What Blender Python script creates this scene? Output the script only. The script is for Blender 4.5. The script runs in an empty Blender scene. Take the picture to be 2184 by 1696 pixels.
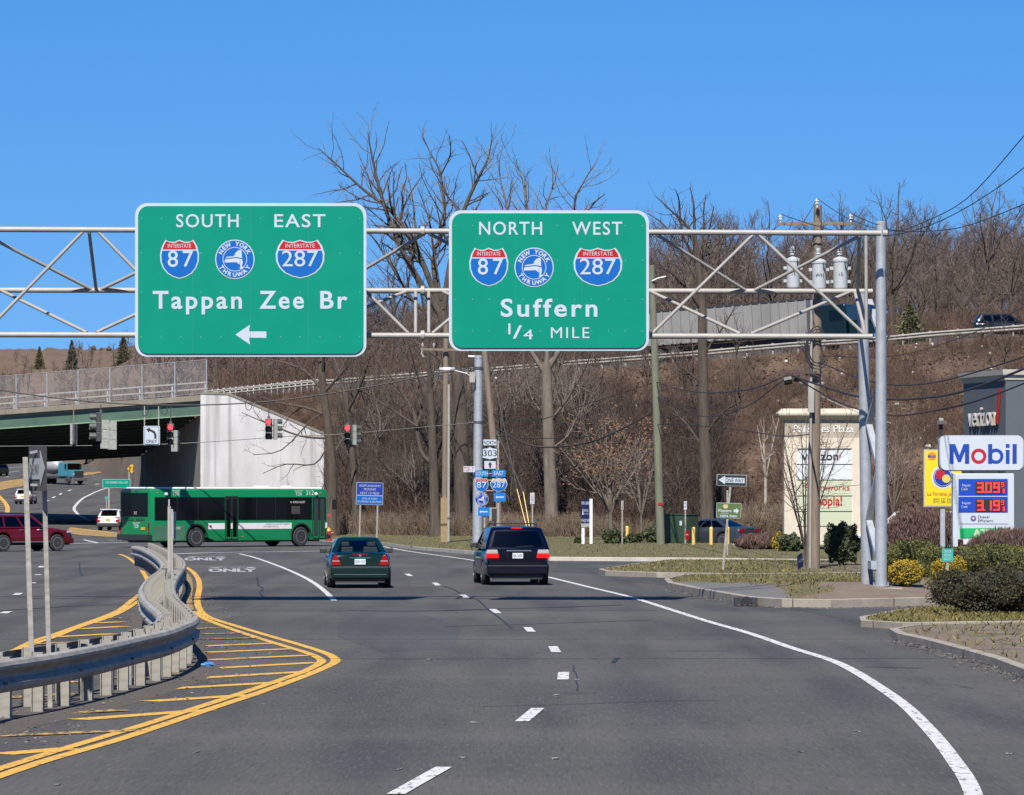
import bpy, math, random
import numpy as np
from mathutils import Vector, Matrix
from mathutils.geometry import delaunay_2d_cdt

S = bpy.context.scene
COL = S.collection
# ---------------------------------------------------------------- camera
F = 9000.0; CX = 1091.5; HY = 1052.0; H = 2.7      # focal length and horizon in survey units; camera height in metres
cam = bpy.data.cameras.new("camera"); camo = bpy.data.objects.new("camera", cam); COL.objects.link(camo)
cam.sensor_width = 36.0; cam.lens = 36.0 * F / 2183.0
cam.shift_y = (HY - 848.0) / 2183.0
cam.clip_start = 0.5; cam.clip_end = 6000.0
camo.location = (0, 0, H); camo.rotation_euler = (math.pi / 2, 0, 0)
S.camera = camo
# ---------------------------------------------------------------- sun and sky
SUN = Vector((0.14, 0.85, -1.0)).normalized()       # direction the light travels
el = math.asin(-SUN.z); az = math.atan2(-SUN.x, -SUN.y)
sl = bpy.data.lights.new("sun", 'SUN'); so = bpy.data.objects.new("sun", sl); COL.objects.link(so)
sl.energy = 5.0; sl.angle = math.radians(0.5); sl.color = (1.0, 0.94, 0.85)
so.rotation_euler = SUN.to_track_quat('-Z', 'Y').to_euler()
w = bpy.data.worlds.new("World"); S.world = w; w.use_nodes = True
nt = w.node_tree; nt.nodes.clear()
o_ = nt.nodes.new('ShaderNodeOutputWorld'); b_ = nt.nodes.new('ShaderNodeBackground')
sk = nt.nodes.new('ShaderNodeTexSky'); sk.sky_type = 'NISHITA'; sk.sun_disc = False
sk.sun_elevation = el; sk.sun_rotation = az
sk.air_density = 1.0; sk.dust_density = 0.2; sk.ozone_density = 2.5
tc = nt.nodes.new('ShaderNodeTexCoord'); mp = nt.nodes.new('ShaderNodeMapping')
mp.inputs['Location'].default_value = (0, 0, 0.14); mp.inputs['Scale'].default_value = (1, 1, 0.6)
nt.links.new(tc.outputs['Generated'], mp.inputs['Vector']); nt.links.new(mp.outputs['Vector'], sk.inputs['Vector'])
hs = nt.nodes.new('ShaderNodeHueSaturation'); hs.inputs['Saturation'].default_value = 1.50; hs.inputs['Hue'].default_value = 0.513
nt.links.new(sk.outputs['Color'], hs.inputs['Color']); nt.links.new(hs.outputs['Color'], b_.inputs['Color'])
b_.inputs['Strength'].default_value = 0.068
nt.links.new(b_.outputs['Background'], o_.inputs['Surface'])
S.view_settings.view_transform = 'Standard'; S.view_settings.look = 'None'
S.view_settings.exposure = 0.95; S.view_settings.gamma = 1.0
S.cycles.max_bounces = 8; S.cycles.transparent_max_bounces = 24

def P(x, y, d):
    return Vector(((x - CX) * d / F, d, H - (y - HY) * d / F))
ZRD = [0, 330, 380, 435, 560, 660, 950]; ZRZ = [0, 0, 0.35, 1.54, 3.6, 7.6, 18.0]
def zr(d): return float(np.interp(d, ZRD, ZRZ))
def G(x, y, z=0.0):
    d = (H - z) * F / (y - HY) if y > HY + 1 else 1e9
    if d > 320:
        d = 320.0
        while d < 940 and H - (y - HY) * d / F > zr(d): d += 1.0
        return P(x, y, d)
    return P(x, y, d)

# ---------------------------------------------------------------- mesh builder
class MB:
    def __init__(s): s.v = []; s.f = []; s.m = []
    def add(s, vs, fs, mi=0):
        o = len(s.v); s.v += [tuple(p) for p in vs]
        s.f += [tuple(i + o for i in q) for q in fs]; s.m += [mi] * len(fs)
    def box(s, c, size, mi=0, rz=0.0, M=None):
        a, b, h = size[0] / 2, size[1] / 2, size[2] / 2
        vs = [Vector((x, y, z)) for z in (-h, h) for x, y in ((-a, -b), (a, -b), (a, b), (-a, b))]
        if M is None: M = Matrix.Rotation(rz, 3, 'Z') if rz else None
        vs = [(M @ v if M is not None else v) + Vector(c) for v in vs]
        s.add(vs, [(3, 2, 1, 0), (4, 5, 6, 7), (0, 1, 5, 4), (1, 2, 6, 5), (2, 3, 7, 6), (3, 0, 4, 7)], mi)
    def bb(s, x0, x1, y0, y1, z0, z1, mi=0):
        s.box(((x0 + x1) / 2, (y0 + y1) / 2, (z0 + z1) / 2), (x1 - x0, y1 - y0, z1 - z0), mi)
    def bar(s, p0, p1, wx, wy, mi=0, up=Vector((0, 0, 1))):
        p0 = Vector(p0); p1 = Vector(p1); t = (p1 - p0); L = t.length; t.normalize()
        if abs(t.dot(up)) > .98: up = Vector((0, 1, 0))
        a = t.cross(up).normalized(); b = a.cross(t)
        vs = [p + a * i * wx / 2 + b * j * wy / 2 for p in (p0, p1) for i, j in ((-1, -1), (1, -1), (1, 1), (-1, 1))]
        s.add(vs, [(3, 2, 1, 0), (4, 5, 6, 7), (0, 1, 5, 4), (1, 2, 6, 5), (2, 3, 7, 6), (3, 0, 4, 7)], mi)
    def tube(s, pts, rad, n=6, mi=0, caps=True):
        pts = [Vector(p) for p in pts]
        if not hasattr(rad, '__len__'): rad = [rad] * len(pts)
        o = len(s.v); k = len(pts); a = None
        for i, p in enumerate(pts):
            t = (pts[min(i + 1, k - 1)] - pts[max(i - 1, 0)])
            if t.length < 1e-9: t = Vector((0, 0, 1))
            t.normalize()
            if a is None:
                u = Vector((0, 0, 1)) if abs(t.z) < .95 else Vector((1, 0, 0))
                a = t.cross(u).normalized()
            else:
                a = a - t * a.dot(t)
                a = a.normalized() if a.length > 1e-6 else t.orthogonal().normalized()
            b = t.cross(a)
            for j in range(n):
                q = 2 * math.pi * j / n
                s.v.append(tuple(p + (a * math.cos(q) + b * math.sin(q)) * rad[i]))
        for i in range(k - 1):
            for j in range(n):
                j2 = (j + 1) % n
                s.f.append((o + i * n + j, o + i * n + j2, o + (i + 1) * n + j2, o + (i + 1) * n + j)); s.m.append(mi)
        if caps:
            s.f.append(tuple(o + j for j in reversed(range(n)))); s.m.append(mi)
            s.f.append(tuple(o + (k - 1) * n + j for j in range(n))); s.m.append(mi)
    def cyl(s, p0, p1, r0, r1=None, n=12, mi=0): s.tube([p0, p1], [r0, r0 if r1 is None else r1], n, mi)
    def prism(s, pts, o, ux, uy, depth, mi=0):      # polygon (2-D) in plane o,ux,uy; extruded by depth along ux x uy
        o = Vector(o); ux = Vector(ux); uy = Vector(uy); nn = ux.cross(uy).normalized() * depth
        k = len(pts); a = [o + ux * p[0] + uy * p[1] for p in pts]
        s.add(a + [p + nn for p in a], [tuple(reversed(range(k))), tuple(range(k, 2 * k))] +
              [(i, (i + 1) % k, (i + 1) % k + k, i + k) for i in range(k)], mi)
    def poly(s, pts, mi=0): s.add(pts, [tuple(range(len(pts)))], mi)
    def lathe(s, prof, o, axis, n=16, mi=0):         # prof = (along axis, radius)
        axis = Vector(axis).normalized(); a = axis.orthogonal().normalized(); b = axis.cross(a); o = Vector(o)
        q0 = len(s.v); k = len(prof)
        for t, r in prof:
            for j in range(n):
                q = 2 * math.pi * j / n
                s.v.append(tuple(o + axis * t + (a * math.cos(q) + b * math.sin(q)) * r))
        for i in range(k - 1):
            for j in range(n):
                j2 = (j + 1) % n
                s.f.append((q0 + i * n + j, q0 + i * n + j2, q0 + (i + 1) * n + j2, q0 + (i + 1) * n + j)); s.m.append(mi)
        s.f.append(tuple(q0 + j for j in range(n))); s.m.append(mi)
        s.f.append(tuple(q0 + (k - 1) * n + j for j in range(n))); s.m.append(mi)
    def loft(s, rings, mi=0, closed=True, cap=True):
        q0 = len(s.v); n = len(rings[0])
        for r in rings: s.v += [tuple(p) for p in r]
        for i in range(len(rings) - 1):
            for j in range(n if closed else n - 1):
                j2 = (j + 1) % n
                s.f.append((q0 + i * n + j, q0 + i * n + j2, q0 + (i + 1) * n + j2, q0 + (i + 1) * n + j)); s.m.append(mi)
        if cap:
            s.f.append(tuple(q0 + j for j in reversed(range(n)))); s.m.append(mi)
            s.f.append(tuple(q0 + (len(rings) - 1) * n + j for j in range(n))); s.m.append(mi)
    def build(s, name, mats, parent=None, smooth=None, bevel=0.0):
        me = bpy.data.meshes.new(name); me.from_pydata(s.v, [], s.f)
        if not isinstance(mats, (list, tuple)): mats = [mats]
        for m in mats: me.materials.append(m)
        if len(mats) > 1: me.polygons.foreach_set('material_index', s.m)
        me.update()
        if smooth is not None:
            me.shade_smooth(); me.set_sharp_from_angle(angle=math.radians(smooth))
        ob = bpy.data.objects.new(name, me); COL.objects.link(ob)
        if parent is not None: ob.parent = parent
        if bevel:
            bv = ob.modifiers.new('bevel', 'BEVEL'); bv.width = bevel; bv.segments = 2; bv.limit_method = 'ANGLE'
        return ob

def npmesh(name, V, Q, mats, parent=None, mi=None):
    """mesh from numpy arrays: V (n,3), Q (m,k)"""
    me = bpy.data.meshes.new(name); V = np.asarray(V, np.float32); Q = np.asarray(Q, np.int32); k = Q.shape[1]
    me.vertices.add(len(V)); me.vertices.foreach_set('co', V.ravel())
    me.loops.add(Q.size); me.loops.foreach_set('vertex_index', Q.ravel())
    me.polygons.add(len(Q)); me.polygons.foreach_set('loop_start', np.arange(0, Q.size, k, dtype=np.int32))
    if not isinstance(mats, (list, tuple)): mats = [mats]
    for m in mats: me.materials.append(m)
    if mi is not None: me.polygons.foreach_set('material_index', np.asarray(mi, np.int32))
    me.update(calc_edges=True); me.validate()
    ob = bpy.data.objects.new(name, me); COL.objects.link(ob)
    if parent is not None: ob.parent = parent
    return ob

def tag(o, label, cat, group=None):
    o['label'] = label; o['category'] = cat
    if group: o['group'] = group
    return o
def struct(o): o['kind'] = 'structure'; return o
def thing(name, label, cat, loc, rz=0.0, group=None):
    o = bpy.data.objects.new(name, None); COL.objects.link(o); o.empty_display_size = .3
    o.location = loc; o.rotation_euler = (0, 0, rz); return tag(o, label, cat, group)
def dup(root, loc, rz=0.0, label=None, group=None, scale=None, cat=None):
    r = root.copy(); COL.objects.link(r); r.location = loc; r.rotation_euler = (0, 0, rz)
    if label: r['label'] = label
    if group: r['group'] = group
    if cat: r['category'] = cat
    if scale is not None: r.scale = scale if hasattr(scale, '__len__') else (scale,) * 3
    for ch in list(root.children):
        c = ch.copy(); COL.objects.link(c); c.parent = r
        for g in list(ch.children):
            d = g.copy(); COL.objects.link(d); d.parent = c
    return r
class Th:
    """a thing whose local X/Z plane is measured in survey units at distance d"""
    def __init__(s, name, label, cat, cx, cy, d, group=None, rz=0.0):
        s.cx, s.cy, s.d, s.s = cx, cy, d, d / F
        s.o = thing(name, label, cat, P(cx, cy, d), rz, group)
    def ground(s, z): s.o.location.z = z; s.cy = HY + (H - z) * F / s.d
    def L(s, x, y, dy=0.0): return Vector(((x - s.cx) * s.s, dy, (s.cy - y) * s.s))
    def rect(s, mb, x0, y0, x1, y1, d0, d1, mi=0):
        a = s.L(x0, y1); b = s.L(x1, y0); mb.bb(a.x, b.x, d0, d1, a.z, b.z, mi)

# ---------------------------------------------------------------- text
_TC = {}
def glyphs(st, off=0.0, sp=1.0):
    k = (st, off, sp)
    if k not in _TC:
        cu = bpy.data.curves.new('t', 'FONT'); cu.body = st; cu.size = 1.0; cu.offset = off; cu.space_character = sp; cu.resolution_u = 4
        ob = bpy.data.objects.new('t', cu); COL.objects.link(ob); bpy.context.view_layer.update()
        ev = ob.evaluated_get(bpy.context.evaluated_depsgraph_get())
        me = bpy.data.meshes.new_from_object(ev)
        vs = [(v.co.x, v.co.y) for v in me.vertices]; fs = [tuple(p.vertices) for p in me.polygons]
        bpy.data.meshes.remove(me); bpy.data.objects.remove(ob); bpy.data.curves.remove(cu)
        xs = [q[0] for q in vs] or [0, 1]
        _TC[k] = (vs, fs, min(xs), max(xs))
    return _TC[k]
CAP = None
def put_text(mb, st, o, ux, uy, cap, width=None, mi=0, off=0.02, al=0.5, sp=1.0):
    """text with its baseline point o (al 0 left, .5 centre), cap height cap, optional total width"""
    global CAP
    if CAP is None: CAP = max(q[1] for q in glyphs('H', 0.0)[0])
    vs, fs, x0, x1 = glyphs(st, off, sp)
    k = cap / CAP; kx = k if width is None else width / (x1 - x0)
    o = Vector(o); ux = Vector(ux); uy = Vector(uy); xm = x0 + (x1 - x0) * al
    mb.add([o + ux * ((x - xm) * kx) + uy * (y * k) for x, y in vs], fs, mi)
XA = Vector((1, 0, 0)); ZA = Vector((0, 0, 1)); YA = Vector((0, 1, 0))
def th_text(th, mb, st, cx, yb, cap, width=None, dy=-.02, mi=0, off=.02, al=.5, sx=1.0, sp=1.0):
    put_text(mb, st, th.L(cx, yb, dy), XA, ZA, cap * th.s, None if width is None else width * th.s * sx, mi, off, al, sp)
def word(th, st, cx, yb, cap, width=None, dy=-.02, m='signwhite', off=.01, al=.5, sp=1.0, parent=None, name='lettering'):
    mb = MB(); th_text(th, mb, st, cx, yb, cap, width, dy, 0, off, al, 1.0, sp); return mb.build(name, M[m], parent or th.o)
def rrect(x0, y0, x1, y1, r, n=5):
    pts = []
    for cx, cy, a0 in ((x1 - r, y1 - r, 0), (x0 + r, y1 - r, 90), (x0 + r, y0 + r, 180), (x1 - r, y0 + r, 270)):
        for i in range(n + 1):
            a = math.radians(a0 + 90 * i / n); pts.append((cx + r * math.cos(a), cy + r * math.sin(a)))
    return pts
def circ(cx, cy, r, n=28): return [(cx + r * math.cos(2 * math.pi * i / n), cy + r * math.sin(2 * math.pi * i / n)) for i in range(n)]

# ---------------------------------------------------------------- materials
KA = 0.70                                                     # survey colours to base colours at this exposure
def mat(name, col, rough=.6, metal=0.0, var=0.0, vs=3.0, bump=0.0, bs=40.0, coat=0.0, col2=None, emit=None, es=1.0, island=0.0, spec=.5, stretch=None, det=6.0):
    m = bpy.data.materials.new(name); m.use_nodes = True; n = m.node_tree; B = n.nodes['Principled BSDF']
    col = tuple(x * KA for x in col); col2 = tuple(x * KA for x in col2) if col2 else None
    B.inputs['Roughness'].default_value = rough; B.inputs['Metallic'].default_value = metal
    B.inputs['Coat Weight'].default_value = coat; B.inputs['Coat Roughness'].default_value = .04
    B.inputs['Specular IOR Level'].default_value = spec
    c = (*col, 1.0); B.inputs['Base Color'].default_value = c
    if emit:
        B.inputs['Emission Color'].default_value = (*emit, 1); B.inputs['Emission Strength'].default_value = es * .7
    if var or bump:
        t = n.nodes.new('ShaderNodeTexCoord'); src = t.outputs['Object']
        if stretch:
            q = n.nodes.new('ShaderNodeMapping'); q.inputs['Scale'].default_value = stretch
            n.links.new(src, q.inputs['Vector']); src = q.outputs['Vector']
    if var or island:
        fac = None
        if var:
            z = n.nodes.new('ShaderNodeTexNoise'); z.inputs['Scale'].default_value = vs; z.inputs['Detail'].default_value = det
            z.inputs['Roughness'].default_value = .65
            n.links.new(src, z.inputs['Vector'])
            rmp = n.nodes.new('ShaderNodeMapRange'); rmp.inputs['From Min'].default_value = .3; rmp.inputs['From Max'].default_value = .7
            n.links.new(z.outputs['Fac'], rmp.inputs['Value']); fac = rmp.outputs['Result']
        mx = n.nodes.new('ShaderNodeMix'); mx.data_type = 'RGBA'
        c2 = col2 if col2 else tuple(min(1, x * (1 + var)) for x in col)
        c1 = col if col2 else tuple(x * (1 - var) for x in col)
        mx.inputs[6].default_value = (*c1, 1); mx.inputs[7].default_value = (*c2, 1)
        if fac: n.links.new(fac, mx.inputs[0])
        out = mx.outputs[2]
        if island:
            g = n.nodes.new('ShaderNodeNewGeometry')
            if not fac: n.links.new(g.outputs['Random Per Island'], mx.inputs[0])
            else:
                h = n.nodes.new('ShaderNodeHueSaturation'); r2 = n.nodes.new('ShaderNodeMapRange')
                r2.inputs['To Min'].default_value = 1 - island; r2.inputs['To Max'].default_value = 1 + island
                n.links.new(g.outputs['Random Per Island'], r2.inputs['Value']); n.links.new(r2.outputs['Result'], h.inputs['Value'])
                n.links.new(out, h.inputs['Color']); out = h.outputs['Color']
        n.links.new(out, B.inputs['Base Color'])
    if bump:
        z2 = n.nodes.new('ShaderNodeTexNoise'); z2.inputs['Scale'].default_value = bs; z2.inputs['Detail'].default_value = 6
        n.links.new(src, z2.inputs['Vector'])
        bp = n.nodes.new('ShaderNodeBump'); bp.inputs['Strength'].default_value = bump; bp.inputs['Distance'].default_value = .03
        n.links.new(z2.outputs['Fac'], bp.inputs['Height']); n.links.new(bp.outputs['Normal'], B.inputs['Normal'])
    return m
def glassmat(name, tint, gloss=.5):
    m = bpy.data.materials.new(name); m.use_nodes = True; n = m.node_tree; n.nodes.clear()
    o = n.nodes.new('ShaderNodeOutputMaterial'); t = n.nodes.new('ShaderNodeBsdfTransparent'); g = n.nodes.new('ShaderNodeBsdfGlossy')
    t.inputs['Color'].default_value = (*tint, 1); g.inputs['Roughness'].default_value = .02
    fr = n.nodes.new('ShaderNodeFresnel'); fr.inputs['IOR'].default_value = 1.5
    mx = n.nodes.new('ShaderNodeMixShader'); n.links.new(fr.outputs[0], mx.inputs[0])
    n.links.new(t.outputs[0], mx.inputs[1]); n.links.new(g.outputs[0], mx.inputs[2]); n.links.new(mx.outputs[0], o.inputs['Surface'])
    return m
def paint(name, col, metal=.25, rough=.3): return mat(name, col, rough, metal, coat=.7, spec=.12)

M = dict(
 steel=mat('galvanised_steel', (.40, .43, .46), .5, .35, .14, 5, .05, 60),
 pipe=mat('painted_pipe', (.34, .325, .295), .55, .05, .12, 3, .05, 40),
 rail=mat('weathered_rail', (.31, .295, .26), .6, .0, .3, 2.5, .06, 30, stretch=(1, 1, 4), spec=.2),
 signgreen=mat('sign_green', (.0, .235, .155), .45, 0, .05, 1.2, spec=.15),
 signwhite=mat('sign_white', (.46, .53, .60), .45, 0, .04, 2, spec=.15),
 signblue=mat('sign_blue', (.008, .115, .42), .4, spec=.15), signcyan=mat('sign_light_blue', (.015, .17, .50), .4, 0, .05, 3, spec=.15),
 signnavy=mat('sign_navy', (.02, .045, .30), .4, spec=.15), darknavy=mat('board_dark_navy', (.012, .016, .075), .45, spec=.15), signred=mat('sign_red', (.42, .02, .02), .4, 0, .1, 4, spec=.15),
 fadedred=mat('faded_red', (.55, .40, .34), .5), black=mat('matt_black', (.012, .012, .013), .5), white=mat('white_paint', (.78, .78, .77), .4, 0, .04, 3),
 rubber=mat('tyre_rubber', (.022, .022, .023), .8, 0, .2, 20), alloy=mat('wheel_alloy', (.55, .55, .57), .28, .85), darkmetal=mat('dark_metal', (.05, .05, .055), .5, .4),
 chrome=mat('chrome', (.75, .75, .76), .12, 1.0), plastic=mat('black_plastic', (.025, .025, .027), .55, 0, .1, 8), interior=mat('car_interior', (.10, .095, .085), .8), seat=mat('seat_cloth', (.035, .035, .04), .8),
 glass=glassmat('clear_glass', (.72, .80, .76)), tint=glassmat('tinted_glass', (.10, .11, .12)),
 tail=mat('tail_lamp', (.30, .003, .004), .35, 0, coat=.2, spec=.2), brake=mat('brake_lamp_lit', (.40, .003, .003), .35, 0, emit=(1, .004, .003), es=.5, coat=.2, spec=.2), lampwhite=mat('clear_lamp', (.42, .38, .38), .2, coat=1), amber=mat('amber_lamp', (.6, .2, .02), .25, coat=1),
 plate=mat('number_plate', (.62, .66, .70), .5), plateink=mat('plate_ink', (.02, .04, .16), .5), goldplate=mat('gold_plate', (.62, .35, .03), .5),
 concrete=mat('kerb_concrete', (.36, .32, .26), .9, 0, .28, 1.6, .25, 25, col2=(.24, .21, .17)),
 wood=mat('weathered_pole_wood', (.20, .155, .115), .9, 0, .3, 3, .5, 14, stretch=(4, 4, .25)), greenwood=mat('treated_pole_wood', (.155, .165, .11), .9, 0, .25, 3, .4, 14, stretch=(4, 4, .25)),
 cable=mat('cable_black', (.02, .02, .022), .6), wire=mat('wire_steel', (.12, .12, .12), .5, .5),
 bark=mat('tree_bark', (.075, .058, .043), .95, 0, .45, 2.2, .6, 10, stretch=(3, 3, .5)), bark2=mat('grey_bark', (.15, .125, .098), .95, 0, .45, 1.5, .5, 10, stretch=(3, 3, .6)),
 twig=mat('twig_brown', (.11, .082, .060), .95, 0, .3, .6), twigl=mat('pale_twig', (.22, .18, .145), .95, 0, .3, .8),
 yellow=mat('bollard_yellow', (.72, .50, .14), .5, 0, .12, 4), hydr=mat('hydrant_red', (.42, .035, .03), .45, 0, .15, 8), hyy=mat('hydrant_yellow', (.55, .30, .03), .45),
)
# ================================================================ road and markings
def road_mat(name, base, patch=True):
    m = mat(name, base, .85, 0, .24, .10, .35, 55); n = m.node_tree; B = n.nodes['Principled BSDF']
    src = B.inputs['Base Color'].links[0].from_socket
    t = n.nodes.new('ShaderNodeTexCoord')
    def noise(sc, scale, lo, hi, d=4):
        q = n.nodes.new('ShaderNodeMapping'); q.inputs['Scale'].default_value = sc; n.links.new(t.outputs['Object'], q.inputs['Vector'])
        z = n.nodes.new('ShaderNodeTexNoise'); z.inputs['Scale'].default_value = scale; z.inputs['Detail'].default_value = d
        n.links.new(q.outputs['Vector'], z.inputs['Vector'])
        r = n.nodes.new('ShaderNodeMapRange'); r.inputs['From Min'].default_value = lo; r.inputs['From Max'].default_value = hi
        n.links.new(z.outputs['Fac'], r.inputs['Value']); return r.outputs['Result']
    def mixc(a, col, fac, k):
        col = tuple(c * KA for c in col)
        x = n.nodes.new('ShaderNodeMath'); x.operation = 'MULTIPLY'; x.inputs[1].default_value = k; n.links.new(fac, x.inputs[0])
        q = n.nodes.new('ShaderNodeMix'); q.data_type = 'RGBA'; n.links.new(x.outputs[0], q.inputs[0]); n.links.new(a, q.inputs[6]); q.inputs[7].default_value = (*col, 1); return q.outputs[2]
    src = mixc(src, tuple(c * .55 for c in base), noise((1, .07, 1), .8, .45, .66), 1.0)        # tyre-polished and oily streaks
    src = mixc(src, tuple(c * 1.45 for c in base), noise((.25, 1, 1), .10, .52, .72), .6)     # bleached transverse areas
    src = mixc(src, tuple(c * 2.2 for c in base), noise((1, .06, 1), 30, .52, .78, 5), .46)      # pale aggregate
    src = mixc(src, (.012, .012, .013), noise((1, .06, 1), 20, .54, .76, 5), .5)
    v = n.nodes.new('ShaderNodeTexVoronoi'); v.feature = 'DISTANCE_TO_EDGE'; v.inputs['Scale'].default_value = .11
    nz = n.nodes.new('ShaderNodeTexNoise'); nz.inputs['Scale'].default_value = .7; nz.inputs['Detail'].default_value = 5
    n.links.new(t.outputs['Object'], nz.inputs['Vector'])
    ad = n.nodes.new('ShaderNodeVectorMath'); ad.operation = 'ADD'; n.links.new(t.outputs['Object'], ad.inputs[0]); n.links.new(nz.outputs['Color'], ad.inputs[1])
    n.links.new(ad.outputs[0], v.inputs['Vector'])
    r = n.nodes.new('ShaderNodeMapRange'); r.inputs['From Min'].default_value = .0; r.inputs['From Max'].default_value = .0035; r.inputs['To Min'].default_value = 1; r.inputs['To Max'].default_value = 0
    n.links.new(v.outputs['Distance'], r.inputs['Value'])
    mk = n.nodes.new('ShaderNodeMath'); mk.operation = 'MULTIPLY'; n.links.new(r.outputs['Result'], mk.inputs[0]); n.links.new(noise((1, 1, 1), .05, .5, .6, 2), mk.inputs[1])
    src = mixc(src, (.012, .012, .012), mk.outputs[0], .85)
    n.links.new(src, B.inputs['Base Color'])
    return m
ASPH = (.067, .0625, .053)
M['asphalt'] = road_mat('asphalt', ASPH)
def wornpaint(name, col, lo=.36, hi=.47, base=ASPH):
    m = mat(name, col, .7, 0, .12, 3); n = m.node_tree; B = n.nodes['Principled BSDF']; src = B.inputs['Base Color'].links[0].from_socket
    t = n.nodes.new('ShaderNodeTexCoord'); z = n.nodes.new('ShaderNodeTexNoise'); z.inputs['Scale'].default_value = 7; z.inputs['Detail'].default_value = 9; z.inputs['Roughness'].default_value = .7
    q = n.nodes.new('ShaderNodeMapping'); q.inputs['Scale'].default_value = (1.6, .35, 1); n.links.new(t.outputs['Object'], q.inputs['Vector']); n.links.new(q.outputs['Vector'], z.inputs['Vector'])
    r = n.nodes.new('ShaderNodeMapRange'); r.inputs['From Min'].default_value = lo; r.inputs['From Max'].default_value = hi; n.links.new(z.outputs['Fac'], r.inputs['Value'])
    x = n.nodes.new('ShaderNodeMix'); x.data_type = 'RGBA'; x.inputs[6].default_value = (*[c * KA for c in base], 1)
    n.links.new(r.outputs['Result'], x.inputs[0]); n.links.new(src, x.inputs[7]); n.links.new(x.outputs[2], B.inputs['Base Color']); return m
M['pwhite'] = wornpaint('road_paint_white', (.58, .58, .57)); M['pyellow'] = wornpaint('road_paint_yellow', (.64, .36, .045), .33, .45)
M['pyfaint'] = wornpaint('worn_road_paint_yellow', (.52, .31, .06), .42, .56); M['pword'] = wornpaint('worn_word_paint', (.50, .50, .49), .40, .54); M['pwfaint'] = wornpaint('worn_road_paint_white', (.42, .42, .41), .46, .6)
M['tar'] = mat('tar_seam', (.022, .022, .023), .6, 0, .3, 6)

xs = np.concatenate([np.linspace(-160, -20, 29), np.linspace(-18, 60, 40)]); ds = np.array([-12, 20, 60, 100, 140, 180, 220, 260, 300, 320] + list(range(330, 961, 5)), float)
V = [(x, d, zr(d)) for d in ds for x in xs]; nx = len(xs)
Q = [(i * nx + j, i * nx + j + 1, (i + 1) * nx + j + 1, (i + 1) * nx + j) for i in range(len(ds) - 1) for j in range(nx - 1)]
road = struct(npmesh('road', V, Q, M['asphalt'])); road.data.shade_smooth()
# plain ground out to the horizon
M['earth'] = mat('bare_earth', (.10, .078, .055), .95, 0, .35, .4, .4, 3)
g = MB(); g.poly([(-4000, -1500, -1.2), (4000, -1500, -1.2), (4000, 5000, -1.2), (-4000, 5000, -1.2)]); struct(g.build('ground', M['earth']))

def smooth_path(pts, n=6):
    pts = [Vector(p) for p in pts]
    if len(pts) < 3: return pts
    q = [pts[0] * 2 - pts[1]] + pts + [pts[-1] * 2 - pts[-2]]; out = []
    for i in range(1, len(q) - 2):
        for k in range(n):
            t = k / n; a, b, c, d = q[i - 1], q[i], q[i + 1], q[i + 2]
            out.append(.5 * ((2 * b) + (c - a) * t + (2 * a - 5 * b + 4 * c - d) * t * t + (3 * b - a - 3 * c + d) * t ** 3))
    return out + [pts[-1]]
RC = [0]
def ribbon(mb, pts, wd, z=.008, n=6, mi=0):
    pts = smooth_path(pts, n); L = []
    if pts[0].y > 300:
        q = []
        for a, b in zip(pts, pts[1:]):
            m_ = max(1, int((b - a).length / 3)); q += [a.lerp(b, i / m_) for i in range(m_)]
        pts = q + [pts[-1]]
        for p in pts: p.z = zr(p.y)
    k = len(pts); RC[0] = (RC[0] + 1) % 30; z = z + RC[0] * .0004
    for i, p in enumerate(pts):
        t = pts[min(i + 1, k - 1)] - pts[max(i - 1, 0)]; t.z = 0; t.normalize(); s = Vector((t.y, -t.x, 0)) * wd / 2
        L += [p - s + Vector((0, 0, z)), p + s + Vector((0, 0, z))]
    mb.add(L, [(2 * i, 2 * i + 1, 2 * i + 3, 2 * i + 2) for i in range(k - 1)], mi)
def z4(x, y): return G(.3414 * x, 1118.2 + .3414 * y)
def z5(x, y): return G(745.5 + .3414 * x, 1118.2 + .3414 * y)
def z6(x, y): return G(1423.2 + .3478 * x, 1118.2 + .3478 * y)
def zb(x, y): return G(366 + .1737 * x, 1016.6 + .1737 * y)
def zf(x, y): return G(.1598 * x, 948.8 + .1598 * y)
Rm = random.Random(3)
# yellow median island
mb = MB()
ribbon(mb, [z4(*p) for p in ((-160, 1630), (0, 1575), (300, 1475), (700, 1360), (1000, 1262), (1300, 1160), (1600, 1060), (1850, 970), (2000, 910), (2092, 862), (2075, 828), (2000, 795), (1850, 748), (1650, 690), (1450, 630), (1300, 580), (1245, 530), (1232, 470), (1245, 400), (1240, 350), (1215, 310), (1180, 280), (1145, 262))], .16)
ribbon(mb, [z4(*p) for p in ((-160, 1580), (0, 1530), (300, 1435), (600, 1345), (900, 1255), (1200, 1158), (1500, 1060), (1750, 975), (1900, 920), (2003, 866), (1985, 836), (1900, 800), (1750, 755), (1550, 692), (1400, 640), (1280, 592), (1215, 545))], .15)
ribbon(mb, [z4(*p) for p in ((-60, 845), (80, 795), (200, 735), (340, 690), (480, 640), (620, 590), (740, 540), (820, 480), (895, 420), (925, 370), (900, 310), (860, 260), (800, 210), (745, 188))], .15)
ribbon(mb, [z4(*p) for p in ((120, 795), (210, 750), (350, 702), (500, 642), (640, 597), (760, 548), (870, 480))], .13)
ribbon(mb, [z4(*p) for p in ((718, 190), (772, 189))], .35)
for o in (mb.build('island_edge_lines', M['pyellow'], road),): o['label'] = 'double yellow edge lines round the painted median island'
mb = MB()
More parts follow.
